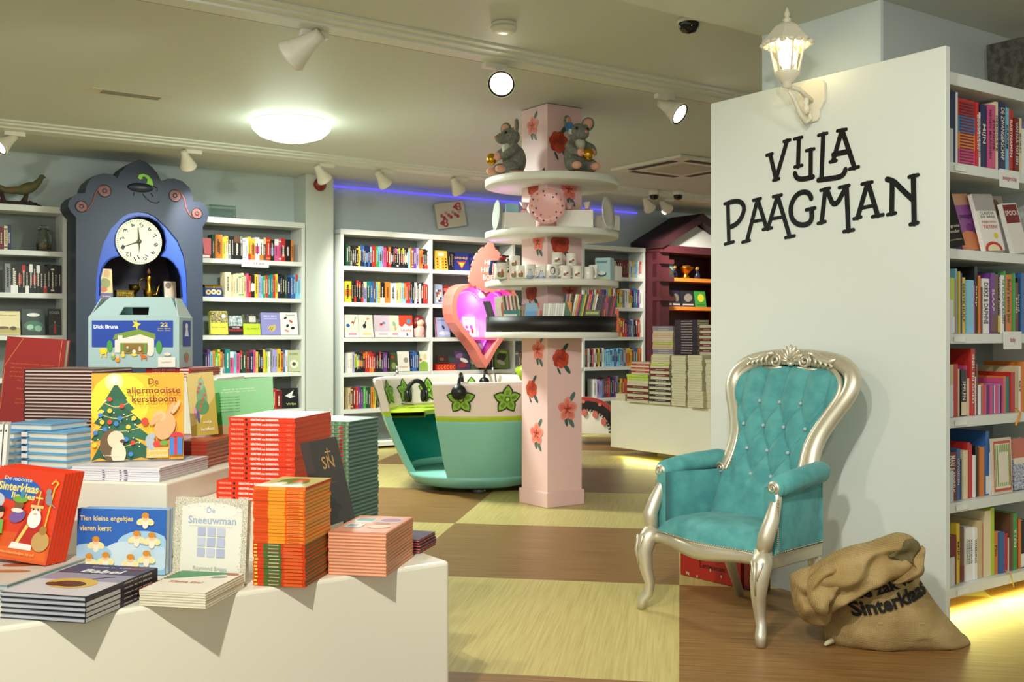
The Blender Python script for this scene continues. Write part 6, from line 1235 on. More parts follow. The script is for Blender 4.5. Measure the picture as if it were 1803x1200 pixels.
def hb_stack(px0, px1, ytop, cols, n, y, z, place, pages=True):
    x0, x1 = LX(px0, y) + .005, LX(px1, y) - .005; w = x1 - x0; p = LM @ V(((x0 + x1) / 2, y, 0)); top = EYE + (Y0 - ytop) * p.y / F; t = (top - z) / n; rnd = random.Random(int(px0)); zz = z + .001
    for i in range(n):
        c = cols[i % len(cols)]; key = (c, round(w, 3), round(t, 3)); m = LM @ Matrix.Translation((x0 + rnd.uniform(-.004, .004), y + rnd.uniform(0, .008), zz))
        if key not in PROT:
            b = MB(M(COLH.get(c, c), .4)).box(0, w, 0, .16, 0, .0025).box(0, w, 0, .16, t - .0035, t - .001)
            if c in ('e',): b.use(HB).box(.002, w - .002, .003, .156, .0025, t - .0035)
            else:
                b.box(0, w, 0, .003, .0025, t - .0035).use(HB).box(.002, w - .002, .003, .156, .0025, t - .0035)
                b.use(M('#d9d2b8', .5)); x = w * .3
                while x < w * .75: b.poly([(x, -.0006, t * .35), (x + w * .05, -.0006, t * .35), (x + w * .05, -.0006, t * .6), (x, -.0006, t * .6)]); x += w * .07
            o = b.build('hardback'); PROT[key] = o; o.matrix_world = m
        else:
            o = PROT[key].copy(); COL.objects.link(o); o.matrix_world = m
        nm = {'e': 'cream-edged', 'k': 'black', 'm': 'maroon', 'l': 'lime', 'r': 'red-edged', 's': 'grey', 'd': 'tan', 'w': 'white'}.get(c, 'green')
        tag(o, '%s hardback, %s up in %s' % (nm, ordw(i), place), 'book', 'hardbacks stacked on the plinth'); zz += t
    return zz
yy = -.035
hb_stack(1083, 1101, 693, 'e', 3, .03, ZP, 'the tiny pile at the plinth end')
z_ = hb_stack(1102.5, 1141, 659, 'mememeel' + 'l' if 0 else ['e', 'm', 'e', 'm', 'e', 'm', 'e', 'e', 'l', 'l'], 10, yy, ZP, 'the first stack of the plinth'); hb_stack(1110, 1143, 637, ['e', 'r'], 7, yy + .01, z_, 'the red-edged top of the first stack')
z_ = hb_stack(1142, 1181, 668, ['e', 'k'], 10, yy, ZP, 'the black foot of the second stack'); z_ = hb_stack(1144, 1178, 643, ['e', 'm'], 5, yy, z_, 'the maroon part of the second stack'); hb_stack(1145, 1179, 625, ['l', 'e', 'e', 'd', 'e'], 5, yy, z_, 'the pale top of the second stack')
hb_stack(1181, 1207.5, 626, 'e', 20, yy, ZP, 'the third stack, all cream edges')
z_ = hb_stack(1209, 1238, 688, 'e', 8, yy - .02, ZP, 'the foot of the fourth stack'); hb_stack(1209.5, 1236, 625, 'e', 14, yy, z_, 'the upper part of the fourth stack')
hb_stack(1240.5, 1252, 632, 'e', 13, yy + .02, ZP, 'the fifth stack beside the panel edge')
hb_stack(1148, 1185, 574, ['s', 's', 'd', 'd', 'l', 'd', 'e', 'd', 'd', 'e'], 22, .46, .781, 'the tall tan stack behind')
hb_stack(1187, 1228, 563, ['k', 'k'], 22, .46, .781, 'the tall black stack behind')
hb_stack(1230, 1255, 572, ['m', 'e'], 20, .46, .781, 'the tall maroon stack behind')
# round dial board by the plinth
q = P(1032, 740, 11.3); r = thing('dial_board', 'white round board with a red and black patterned rim beside the plinth', 'sign', basis(V((q.x, q.y, .13)), *rot_xy(-4), UP))
Rb = .40
m = MB(M('#e6e2d2', .45)); pts = [(Rb * math.cos(math.radians(a)), .0 + Rb * math.sin(math.radians(a))) for a in range(0, 181, 6)]; m.prism(pts, -.03, 0, R=FLIP).build('board', r)
it = []
for R0_, R1__, c in ((.4, .355, '#a0382c'), (.355, .27, '#1b1718')):
    for a in range(0, 180, 6):
        a0, a1 = math.radians(a), math.radians(a + 6); it.append(('P', [(R0_ * math.cos(a0), R0_ * math.sin(a0)), (R0_ * math.cos(a1), R0_ * math.sin(a1)), (R1__ * math.cos(a1), R1__ * math.sin(a1)), (R1__ * math.cos(a0), R1__ * math.sin(a0))], c))
for a in range(4, 180, 8): b = math.radians(a); it.append(('L', [(.29 * math.cos(b), .29 * math.sin(b)), (.25 * math.cos(b), .25 * math.sin(b))], .018, '#1b1718'))
for a in (35, 65, 95, 125): b = math.radians(a); it += [('E', .23 * math.cos(b), .23 * math.sin(b), .03, .04, 0, '#c86a5c'), ('E', .35 * math.cos(b), .35 * math.sin(b), .02, .02, 0, '#c86a5c')]
art(MB(), lambda u, v, k: V((u, -.001 - k, v)), it).build('rim_print', r)
MB(LAC).box(-.42, .42, .03, .3, 0, .13).build('stand', r)
lamp('shelf_glow', 'AREA', WM @ V((WS(1040, .2), -.2, .06)), 6, WM @ V((WS(1040, .2), -.9, 0)), (1, .93, .4), 2.0, size_y=.05)
lamp('shelf_glow', 'AREA', WM @ V((WS(640, .2), -.2, .06)), 7, WM @ V((WS(640, .2), -.9, 0)), (1, .93, .4), 2.0, size_y=.05)
# ================================================================ SIGN PANEL, LANTERN, ARMCHAIR, SACK
E0 = V((1.769, 4.24, 0)); PWID = 1.31; E1 = E0 + PV * PWID; QM = basis(E1, -PV, D, UP); PH = 2.387
pn = thing('sign_panel', 'tall white free-standing panel with black shop name lettering and a lantern', 'panel', QM)
MB(M('#dce3dc', .4)).box(0, PWID, 0, .032, 0, PH).build('board', pn, bevel=.002)
QI = QM.inverted()
def qp(x, y): q = QI @ RAY(1240 + x / 2.727, 20 + y / 2.727, E0, D); return (q.x, q.z)
LET = {'V': [[(318, 690), (345, 806)], [(345, 806), (398, 622)], [(300, 691), (328, 683)], [(383, 625), (413, 617)], [(333, 811), (360, 803)]],
 'I': [[(455, 610), (451, 745)], [(433, 613), (470, 604)], [(435, 747), (470, 739)]],
 'LL': [[(512, 665), (511, 796)], [(490, 669), (528, 660)], [(523, 794), (490, 803), (462, 806), (444, 798), (437, 778)]],
 'L': [[(572, 590), (563, 805)], [(549, 595), (590, 585)], [(550, 810), (600, 803), (645, 797), (670, 785), (680, 760)]],
 'A': [[(660, 575), (620, 716)], [(664, 572), (722, 750)], [(640, 574), (683, 566)], [(605, 723), (635, 716)], [(698, 757), (742, 746)], [(622, 688), (655, 680), (695, 672)]],
 'P': [[(114, 925), (119, 1110)], [(98, 924), (130, 914)], [(100, 1117), (142, 1106)], [(120, 918), (150, 910), (178, 914), (194, 935), (190, 970), (172, 1005), (150, 1025), (130, 1034)]],
 'A2': [[(256, 905), (206, 1100)], [(236, 907), (272, 898)], [(184, 1108), (219, 1099)], [(258, 905), (300, 1040)], [(228, 1010), (285, 1000)]],
 'A3': [[(352, 888), (306, 1042)], [(331, 890), (372, 881)], [(283, 1047), (325, 1039)], [(354, 888), (411, 1080)], [(391, 1086), (434, 1077)], [(324, 996), (382, 986)]],
 'G': [[(516, 898), (505, 872), (478, 865), (448, 878), (425, 910), (415, 952), (422, 995), (445, 1020), (478, 1027), (508, 1016), (520, 995), (518, 950)], [(494, 953), (536, 943)]],
 'M': [[(582, 856), (564, 1012)], [(560, 859), (602, 849)], [(547, 1018), (582, 1009)], [(590, 856), (626, 948), (683, 842)], [(650, 846), (697, 835)], [(685, 842), (694, 1052)], [(672, 1057), (719, 1048)]],
 'A4': [[(784, 826), (737, 990)], [(758, 829), (807, 819)], [(719, 996), (753, 987)], [(788, 826), (834, 980)], [(808, 986), (860, 976)], [(752, 944), (815, 932)]],
 'N': [[(903, 815), (901, 970)], [(881, 976), (919, 968)], [(880, 806), (912, 815), (945, 850), (1004, 905)], [(1006, 792), (1010, 1018)], [(986, 795), (1028, 785)], [(991, 1023), (1027, 1014)]]}
INK = M('#0c0c0d', .25)
for nm, strokes in LET.items():
    m = MB(INK); k = 0
    for st in strokes:
        pts = [qp(*p) for p in st]; w = .0125 if len(st) > 2 or abs(st[0][1] - st[1][1]) > 30 else .0085
        if len(st) > 2:                                        # smooth the bowls
            for _ in range(2): pts = [pts[0]] + [q for a, b in zip(pts, pts[1:]) for q in ((a[0] * .75 + b[0] * .25, a[1] * .75 + b[1] * .25), (a[0] * .25 + b[0] * .75, a[1] * .25 + b[1] * .75))] + [pts[-1]]
        for i, (a, b) in enumerate(zip(pts, pts[1:])):
            k += 1; d = V((b[0] - a[0], b[1] - a[1])); l = d.length; nx, ny = -d.y / l * w, d.x / l * w; y = -.001 - k * .00006
            m.poly([(a[0] - nx, y, a[1] - ny), (b[0] - nx, y, b[1] - ny), (b[0] + nx, y, b[1] + ny), (a[0] + nx, y, a[1] + ny)])
        for p in pts: k += 1; m.poly([(p[0] + w * math.cos(a * .5236), -.001 - k * .00006, p[1] + w * math.sin(a * .5236)) for a in range(12)])
    m.build('letter', pn)
# ---------------- lantern
LW = M('#e6e0cb', .35)
pl = RAY(1433, 190, E0, D); lb = pl - D * .185; ln = thing('wall_lantern', 'white six sided lantern on a scrolled bracket, lit, high on the sign panel', 'lamp', basis(V((pl.x, pl.y, 0)), -PV, D, UP))
LY = 4.88; lz = lambda y: EYE + (Y0 - y) * LY / F
yo = -.185
def hexring(m, prof, rot=0): m.lathe([(r, z) for r, z in prof], 6, smooth=False); return m
def shifted(m): m.v = [V((p.x, p.y + yo, p.z)) for p in m.v]; return m
pts = [(-.036, .1), (-.03, .115), (0, .122), (.03, .115), (.036, .1), (.036, .02), (.022, -.02), (.02, -.05), (.013, -.066), (-.013, -.066), (-.02, -.05), (-.022, -.02), (-.036, .02)]
MB(LW).prism([(x * 2.0, z + pl.z) for x, z in pts][::-1], 0.001, .018, R=FLIP).build('back_plate', ln, bevel=.003)
zb = lz(162)
m = MB(LW).tube([(0, -.015, pl.z + .03), (0, -.1, zb - .025), (0, yo, zb - .02), (0, yo - .02, zb - .02)], [.014, .011, .012, .008], 10)
m.build('arm', ln)
MB(LW).tube([(0, yo + .01, zb - .04), (0, -.14, zb - .07), (0, -.1, zb - .13), (0, -.06, zb - .17), (0, -.025, zb - .15), (0, -.03, zb - .115), (0, -.05, zb - .12)], [.007, .009, .01, .011, .011, .009, .007], 8).build('scroll', ln)
MB(LW).lathe([(0, zb - .13), (.012, zb - .125), (.016, zb - .1), (.008, zb - .09), (.014, zb - .08), (.01, zb - .06), (0, zb - .05)], 12).build('drop_finial', ln).location = (0, -.055, 0)
shifted(MB(LW).lathe([(0, zb - .03), (.022, zb - .025), (.02, zb - .005), (.03, zb), (.045, lz(155)), (.058, lz(149)), (.056, lz(146)), (.0, lz(147))], 24)).build('socket_cup', ln)
z0, z1 = lz(147), lz(94); r0, r1 = .052, .08
for i in range(6):
    a = math.radians(30 + 60 * i); c, s = math.cos(a), math.sin(a)
    shifted(MB(LW).tube([(r0 * c, r0 * s, z0), (r1 * c, r1 * s, z1)], .0055, 6)).build('frame_bar', ln)
    b = a + math.radians(60); g = MB(M('#fff7e0', .02, kind='glass')); q = .93
    vs = [V((r * math.cos(t), r * math.sin(t), z)) for r, z, t in ((r0, z0, a), (r0, z0, b), (r1, z1, b), (r1, z1, a))]; nrm = (vs[1] - vs[0]).cross(vs[3] - vs[0]).normalized() * .0018
    ce = sum(vs, V()) / 4; vs = [ce + (v - ce) * q for v in vs]
    g.add([v for v in vs] + [v - nrm for v in vs], [(0, 1, 2, 3), (7, 6, 5, 4), (0, 4, 5, 1), (1, 5, 6, 2), (2, 6, 7, 3), (3, 7, 4, 0)], False); shifted(g).build('glass_pane', ln)
    m = MB(LW); rr = .1
    p0, p1 = V((.115 * c, .115 * s, lz(98))), V((.115 * math.cos(b), .115 * math.sin(b), lz(98)))
    for k in range(3): ctr = p0.lerp(p1, (k + .5) / 3); m.ball(ctr * .0 + V((ctr.x * .985, ctr.y * .985, ctr.z - .004)), (.017, .017, .011), 8)
    shifted(m).build('scallop_edge', ln)
shifted(MB(LW).lathe([(.118, lz(99)), (.115, lz(96)), (.085, lz(84)), (.055, lz(70)), (.03, lz(64)), (.0, lz(62))], 6, smooth=False).lathe([(0, lz(93)), (.112, lz(98))], 6, smooth=False)).build('roof', ln)
shifted(MB(LW).lathe([(.02, lz(66)), (.016, lz(60)), (.02, lz(58)), (.008, lz(54)), (.014, lz(49)), (.009, lz(44)), (.003, lz(38)), (0, lz(36))], 12)).build('finial', ln)
shifted(MB(M('#fff2cf', kind='emit', emit=30)).lathe([(0, lz(142)), (.022, lz(138)), (.03, lz(115)), (.022, lz(101)), (0, lz(98))], 16)).build('bulb', ln)
lamp('lantern_bulb', 'POINT', lb + UP * (lz(120) - lb.z), 7, color=(1, .9, .68), size=.06)
# ---------------- armchair
CHO = V((.788, 4.289, 0)) + PV * .02; CM = basis(CHO, -PV, D, UP)
SIL = M('#cdc6b0', .4, .65); TEAL = M('#43898a', .85, 0, 'velvet', '#529a97', 14); NAIL = M('#a39a84', .3, .9)
ch = thing('armchair', 'turquoise velvet button-back armchair with silver carved frame and cabriole legs', 'armchair', CM)
OUTL = [(.235, .60), (.222, .66), (.217, .72), (.232, .79), (.275, .87), (.318, .94), (.333, .985), (.322, 1.035), (.275, 1.075), (.19, 1.098), (.09, 1.106), (0, 1.108)]
def smooth_pts(p, n=2):
    for _ in range(n): p = [p[0]] + [q for a, b in zip(p, p[1:]) for q in (tuple(x * .75 + y * .25 for x, y in zip(a, b)), tuple(x * .25 + y * .75 for x, y in zip(a, b)))] + [p[-1]]
    return p
OUTS = smooth_pts(OUTL, 2)
def by(z): return .345 + (z - .45) * .40
full = [(x, z) for x, z in OUTS] + [(-x, z) for x, z in OUTS[::-1][1:]]
MB(SIL).tube([V((x, by(z), z)) for x, z in full], .037, 12, upv=V((0, -.93, .37)), flat=.85).build('back_frame', ch)
MB(SIL).tube([V((x * .875, by(z) - .03, .60 + (z - .6) * .955)) for x, z in full], .011, 8).build('inner_moulding', ch)
for s in (-1, 1):
    q = [V((s * (.235 + .0 - .03 * t / 20 * 0 + .026 * (1 - t / 22) * math.cos(t * .55)), by(.6) - .036, .605 + .026 * (1 - t / 22) * math.sin(t * .55))) for t in range(20)]
    MB(SIL).tube(q, .006, 6).build('scroll', ch)
def hw(z):
    if z < .6: return .235
    for (x0, z0), (x1, z1) in zip(OUTS, OUTS[1:]):
        if z <= z1: return (x0 + (x1 - x0) * (z - z0) / max(z1 - z0, 1e-6)) * .9
    return 0.
m = MB(TEAL); NX, NZ = 56, 72; zt0, zt1 = .38, 1.066; vs = []
for j in range(NZ + 1):
    z = zt0 + (zt1 - zt0) * j / NZ; zz = .6 + (z - .6) / .955 if z > .6 else z; h_ = hw(min(zz, 1.1)) if zz < 1.1 else .05
    for i in range(NX + 1):
        u = -1 + 2 * i / NX; x = u * h_; ed = max(0, 1 - abs(u) ** 5) ** .5 * min(1, max(0, (1.068 - z) / .045)) ** .5
        U, Wv = x / .115, (z - .91) / .104
        if Wv > 0: t = abs(math.sin(math.pi * U)) ** .45
        else: t = (abs(math.sin(math.pi * (U + Wv / 2))) * abs(math.sin(math.pi * (U - Wv / 2)))) ** .38
        fade = min(1, max(0, (z - .52) / .1)); t = t * fade + (1 - fade) * .9
        vs.append(V((x, by(z) - .012 - ed * (.006 + .04 * t), z)))
m.add(vs, [(j * (NX + 1) + i, j * (NX + 1) + i + 1, (j + 1) * (NX + 1) + i + 1, (j + 1) * (NX + 1) + i) for j in range(NZ) for i in range(NX)], True); m.build('back_cushion', ch)
m = MB(TEAL); m.add([V((x * .9, by(z) + .02, z)) for x, z in full], [tuple(range(len(full)))], False); m.build('back_cover', ch)
DIA = M('#e8eef4', .08, .6)
for z, xs in ((.91, (-.115, 0, .115)), (.806, (-.1725, -.0575, .0575, .1725)), (.702, (-.115, 0, .115)), (.598, (-.0575, .0575))):
    for x in xs: MB(DIA).lathe([(0, .0), (.0085, .002), (.006, .007), (0, .008)], 8, smooth=False, R=Matrix.Rotation(math.radians(90), 3, 'X')).build('crystal_button', ch).location = (x, by(z) - .031, z)
m = MB(NAIL)
nn = [V((x * .84, by(z) - .036, .60 + (z - .6) * .935)) for x, z in full]; acc = 0
for a, b in zip(nn, nn[1:]):
    l = (b - a).length; k = max(1, round(l / .0115))
    for i in range(k): m.ball(a.lerp(b, i / k), .0042, 6)
m.build('nail_trim', ch)['kind'] = 'stuff'
# crest carving
cy = lambda z: by(z) - .034
m = MB(SIL)
for i in range(9):
    a = math.radians(90 + (i - 4) * 20); L = .07 - abs(i - 4) * .005; m.ball((math.cos(a) * .042, cy(1.1), 1.088 + math.sin(a) * .04), (.0105, .016, L * .55), 10, Matrix.Rotation(-(a - math.pi / 2), 3, 'Y'))
m.ball((0, cy(1.1) - .004, 1.078), (.016, .014, .012), 10); m.build('shell_carving', ch)
for s in (-1, 1):
    q = [V((s * (.082 + .032 * (1 - t / 24) * math.cos(t * .5 + 2)), cy(1.1) - .008, 1.092 + .032 * (1 - t / 24) * math.sin(t * .5 + 2))) for t in range(21)]
    m = MB(SIL).tube(q, .0075, 6); m.tube([V((s * .045, cy(1.08), 1.062)), V((s * .1, cy(1.08), 1.056)), V((s * .15, cy(1.08), 1.056))], [.006, .008, .006], 6)
    m.tube([V((s * .1, cy(1.1), 1.125)), V((s * .135, cy(1.1), 1.118)), V((s * .175, cy(1.09), 1.095)), V((s * .215, cy(1.09), 1.09)), V((s * .245, cy(1.09), 1.102))], [.01, .018, .019, .016, .006], 8)
    for k in range(5): m.tube([V((s * (.112 + .027 * k), cy(1.1) - .016, 1.122 - .009 * k)), V((s * (.125 + .028 * k), cy(1.09) - .018, 1.096 - .006 * k)), V((s * (.118 + .027 * k), cy(1.08) - .014, 1.07 - .002 * k))], [.004, .0075, .004], 6)
    m.build('leaf_carving', ch)
# seat
m = MB(TEAL); NS = 28; vs = []
def srp(u): return -.028 * math.cos(u * math.pi * .5) ** 2 - .006 * math.cos(u * math.pi * 1.5)
for j in range(NS + 1):
    v = j / NS
    for i in range(NS + 1):
        u = -1 + 2 * i / NS; x = u * (.305 - .055 * v); y = .035 + v * .36 + srp(u) * (1 - v)
        e = max(0, 1 - abs(u) ** 7) ** .5 * max(0, 1 - abs(2 * v - 1) ** 7) ** .5
        vs.append(V((x, y, .343 + .075 * e + .018 * math.cos(u * 1.4) * math.sin(v * math.pi) * e)))
m.add(vs, [(j * (NS + 1) + i, j * (NS + 1) + i + 1, (j + 1) * (NS + 1) + i + 1, (j + 1) * (NS + 1) + i) for j in range(NS) for i in range(NS)], True); m.build('seat_cushion', ch)
m = MB(SIL); NR = 32; vs = []
for i in range(NR + 1):
    u = -1 + 2 * i / NR; x = u * .325; y = .02 + srp(u); zb_2 = .343 - .05 - .014 * math.cos(u * math.pi) - .02 * abs(u) ** 6
    vs += [V((x, y, zb_2)), V((x, y - .008, (zb_2 + .343) / 2)), V((x, y, .345)), V((x, y + .03, .345)), V((x, y + .03, zb_2))]
fs = [(i * 5 + k, (i + 1) * 5 + k, (i + 1) * 5 + (k + 1) % 5, i * 5 + (k + 1) % 5) for i in range(NR) for k in range(5)]
m.add(vs, fs, True).build('front_rail', ch)
m = MB(NAIL)
for i in range(58):
    u = -1 + 2 * (i + .5) / 58; m.ball((u * .312, .016 + srp(u), .35), .0045, 6)
m.build('nail_trim', ch)['kind'] = 'stuff'
for s in (-1, 1):
    MB(SIL).prism([(s * .31, .03), (s * .335, .03), (s * .275, .44), (s * .25, .44)][::s], .285, .343).build('side_rail', ch, bevel=.005)
    m = MB(SIL).tube([V(p) for p in ((s * .312, .035, .36), (s * .325, .01, .31), (s * .33, -.008, .26), (s * .322, -.004, .19), (s * .314, .012, .12), (s * .322, .012, .07), (s * .338, -.01, .04), (s * .342, -.014, .0))], [.036, .041, .038, .03, .023, .021, .023, .018], 12)
    m.tube([V((s * .335, -.035, .33)), V((s * .338, -.047, .27)), V((s * .334, -.036, .2))], [.004, .007, .003], 6); m.tube([V((s * .31, -.03, .33)), V((s * .33, -.044, .26))], [.004, .004], 6); m.tube([V((s * .358, -.02, .33)), V((s * .345, -.043, .26))], [.004, .004], 6)
    m.build('front_leg', ch)
    MB(SIL).tube([V((s * .25, .40, .34)), V((s * .25, .435, .2)), V((s * .25, .52, .0))], [.028, .024, .017], 8, flat=1.1).build('back_leg', ch)
    # arm: post, side panel, roll
    MB(SIL).tube([V(p) for p in ((s * .322, .1, .6), (s * .322, .098, .55), (s * .33, .062, .48), (s * .33, .03, .42), (s * .318, .028, .355))], [.024, .022, .03, .033, .03], 12).build('arm_post', ch)
    q = [V((s * .322 + .021 * (1 - t / 22) * math.cos(t * .6), .075, .604 + .021 * (1 - t / 22) * math.sin(t * .6))) for t in range(18)]
    MB(SIL).cyl(V((s * .322, .118, .604)), V((s * .322, .078, .604)), .027).tube(q, .005, 6).build('arm_scroll', ch)
    m = MB(TEAL); path = [(.1, .605, .322), (.2, .622, .318), (.3, .632, .305), (.41, .64, .285), (.455, .645, .27)]
    m.tube([V((s * x, y, z)) for y, z, x in path], [.042, .044, .045, .045, .03], 16); m.ball((s * .322, .1, .605), (.042, .02, .042), 14); m.build('arm_roll', ch)
    m = MB(TEAL); vs = []
    for j in range(9):
        v = j / 8
        for i in range(9):
            t = i / 8; y = .075 + t * .36; xo = .335 - .055 * t; z = .343 + v * .26; bul = .012 * math.sin(math.pi * v) * math.sin(math.pi * t); vs.append(V((s * (xo + bul), y, z)))
    k = len(vs)
    for j in range(9):
        v = j / 8
        for i in range(9):
            t = i / 8; y = .075 + t * .36; xo = .335 - .055 * t - .055; z = .343 + v * .26; bul = .014 * math.sin(math.pi * v) * math.sin(math.pi * t); vs.append(V((s * (xo - bul), y, z)))
    fs = [(b + j * 9 + i, b + j * 9 + i + 1, b + (j + 1) * 9 + i + 1, b + (j + 1) * 9 + i) for b in (0, k) for j in range(8) for i in range(8)]
    m.add(vs, fs, True); fs = [(j * 9, (j + 1) * 9, k + (j + 1) * 9, k + j * 9) for j in range(8)] + [(j * 9 + 8, (j + 1) * 9 + 8, k + (j + 1) * 9 + 8, k + j * 9 + 8) for j in range(8)]
    m.f += fs; m.mi += [m.cur] * len(fs); m.sm += [False] * len(fs); m.build('arm_panel', ch)
    m = MB(NAIL)
    for i in range(26): t = i / 25; m.ball((s * (.352 - .0 * t), .075 + .0 * t + .03 * (t > .5) * 0 + .028 * math.sin(t * 3.1) * 0, .36 + t * .2), .0042, 6)
    for i in range(30): t = i / 29; m.ball((s * (.338 - .055 * t), .085 + .34 * t, .349), .0042, 6)
    m.build('nail_trim', ch)['kind'] = 'stuff'
# ---------------- red box behind the chair
a = OZ(1198, 1011, 0); b = OZ(1304, 1036, 0); dx = (b - a); wd_ = dx.length; dx.normalize()
r = thing('paper_box', 'flat red box with black script and tiny figures standing behind the armchair', 'box', basis(a, dx, V((-dx.y, dx.x, 0)), UP))
MB(M('#cf2f22', .5)).box(0, wd_, 0, .07, .002, .19).build('carton', r, bevel=.002)
art(MB(), lambda u, v, k: V((u * wd_, -.0022 - k, v * .19)), [('T', 'Lemniscaat', .55, .38, .42, .13, .0, '#1c1012'), ('L', [(.34, .45), (.36, .62)], .012, '#2a1a18')] + [('E', x, y, .012, .045, 0, '#e8d8c8') for x, y in ((.12, .1), (.15, .08), (.34, .75), (.52, .3), (.7, .2), (.9, .08), (.3, .06))] + [('E', x, y + .06, .009, .022, 0, '#2a1a18') for x, y in ((.12, .1), (.34, .75), (.52, .3), (.7, .2))]).build('print', r)
r = thing('paper_box', 'dark red narrow box beside the red one behind the back leg', 'box', basis(b + dx * .012, dx, V((-dx.y, dx.x, 0)), UP))
MB(M('#7c1f1c', .5)).box(0, .1, .01, .08, .002, .17).build('carton', r, bevel=.002); MB(M('#a8382c', .5)).box(.004, .096, .006, .0095, .02, .16).build('front_panel', r)
# ---------------- jute sack
JUTE = M('#d0b680', .95, 0, 'burlap', '#b2955c', 60); JUTE_SHADE = M('#8d8258', .95, 0, 'burlap', '#6f6540', 60)
SX = P(1575, 0, 4.06).x; SO = V((SX, 4.10, 0)); sk = thing('jute_sack', 'slumped jute sack with black lettering and a turned-over top, on the floor by the panel', 'sack', SO)
LV = [(0.0, -.255, .31, .13), (.02, -.262, .30, .15), (.06, -.255, .255, .165), (.12, -.24, .2, .165), (.18, -.225, .155, .155), (.24, -.21, .115, .14), (.3, -.18, .085, .115), (.36, -.13, .05, .08), (.4, -.06, .0, .03)]
def lv(z):
    for a, b in zip(LV, LV[1:]):
        if z <= b[0]: t = (z - a[0]) / (b[0] - a[0]); return [x + (y - x) * t for x, y in zip(a, b)]
    return LV[-1]
def wr(x, z): return .012 * noise.noise(V((x * 9, z * 9, 3.1))) + .006 * noise.noise(V((x * 22, z * 16, 7.7)))
def front(x, z):
    _, a, b, d = lv(z); c, h_ = (a + b) / 2, (b - a) / 2; u = min(1, abs((x - c) / h_)); return -d * (1 - u ** 2.6) ** .6 + wr(x, z)
m = MB(JUTE); NA, NL = 64, 30; vs = []
for j in range(NL + 1):
    z = .4 * j / NL; _, a, b, d = lv(z); c, h_ = (a + b) / 2, (b - a) / 2
    for i in range(NA):
        an = 2 * math.pi * i / NA; u = math.cos(an); x = c + h_ * u; s = math.sin(an)
        y = -d * (1 - min(1, abs(u)) ** 2.6) ** .6 * (1 if s < 0 else -1) + (wr(x, z) if abs(u) < .98 else 0) * (1 if s < 0 else .6)
        sag = .012 * math.sin(x * 21) * (z < .05) * (z > 0); vs.append(V((x, y, max(.001, z + sag))))
m.add(vs, [(j * NA + i, j * NA + (i + 1) % NA, (j + 1) * NA + (i + 1) % NA, (j + 1) * NA + i) for j in range(NL) for i in range(NA)] + [tuple(range(NA - 1, -1, -1)), tuple(range(NL * NA, NL * NA + NA))], True); m.build('sack_body', sk)
m = MB(M('#c9c2a0', .9)).tube([(-.25, -.06, .02), (-.275, -.075, .014), (-.285, -.08, .008)], [.012, .009, .006], 6); m.build('tied_corner', sk)
def sxz(px, py, y=3.94): p = P(px, py, y); return p.x - SO.x, p.z
def sack_text(s, p0, p1, h, fat=.02):
    (x0, z0), (x1, z1) = sxz(*p0), sxz(*p1); vs, fs, a0, a1, b0, b1 = text_geo(s, fat); L = math.hypot(x1 - x0, z1 - z0); m = MB(M('#17140f', .9)); ux, uz = (x1 - x0) / L, (z1 - z0) / L; q = []
    for v in vs:
        t, w = (v.x - a0) / (a1 - a0) * L, (v.y - b0) / (b1 - b0) * h; x, z = x0 + ux * t - uz * w, z0 + uz * t + ux * w; q.append(V((x, front(x, max(z, .001)) - .0075, z)))
    m.add(q, fs, False); m.build('lettering', sk)
sack_text('Sinterklaas', (1509, 1091), (1648, 1050), .056, .035); sack_text('de zak van', (1512, 1060), (1630, 1024), .04, .035)
# the turned-over top: a slumped flap bulging to the front and the left
def flap(name, pts, yc, dep, mat, seed, rings=12, xs=1):
    pts = smooth_pts([sxz(*p) for p in pts] + [sxz(*pts[0])], 2)[:-1]; n = len(pts); cx_ = sum(p[0] for p in pts) / n; cz_ = sum(p[1] for p in pts) / n; m = MB(mat); vs = []
    for sd in (-1, 1):
        for r in range(rings + 1):
            t = 1 - (r / rings) ** 1.35
            for x, z in pts:
                X, Z = cx_ + (x - cx_) * t, cz_ + (z - cz_) * t; b = (1 - t ** 5) ** .5
                f = (.016 * math.sin((Z - X * .42) * 52 + 5 * noise.noise(V((X * 6, Z * 6, seed)))) + .03 * noise.noise(V((X * 8, Z * 12, seed + 5))) + .012 * noise.noise(V((X * 24, Z * 30, seed + 9)))) * (1 - t ** 9)
                vs.append(V((X, yc + sd * (dep if sd < 0 else dep * .8) * b + (f if sd < 0 else 0), max(Z, .004))))
    k = (rings + 1) * n
    for b in (0, k): 
        fs = [(b + r * n + i, b + r * n + (i + 1) % n, b + (r + 1) * n + (i + 1) % n, b + (r + 1) * n + i) for r in range(rings) for i in range(n)]
        m.add([], []); m.f += fs; m.mi += [m.cur] * len(fs); m.sm += [True] * len(fs)
    m.v += vs; return m.build(name, sk)
flap('turned_top', [(1452, 1085), (1488, 1063), (1527, 1041), (1567, 1024), (1609, 1015), (1621, 1000), (1616, 984), (1622, 955), (1611, 945), (1594, 940), (1574, 948), (1547, 958), (1520, 963), (1490, 972), (1457, 989), (1430, 1010), (1418, 1027), (1421, 1054), (1432, 1072)], -.115, .105, JUTE, 1.3, 14)
flap('cuff_fold', [(1486, 1003), (1470, 1030), (1461, 1050), (1444, 1072), (1452, 1086), (1430, 1074), (1420, 1050), (1418, 1027), (1430, 1008), (1457, 988)], -.17, .055, JUTE, 6.1, 8)
flap('sack_back', [(1405, 1040), (1403, 1022), (1425, 1010), (1470, 1000), (1480, 1060), (1470, 1110), (1440, 1112), (1415, 1095), (1408, 1070)], -.07, .085, JUTE, 4.2)
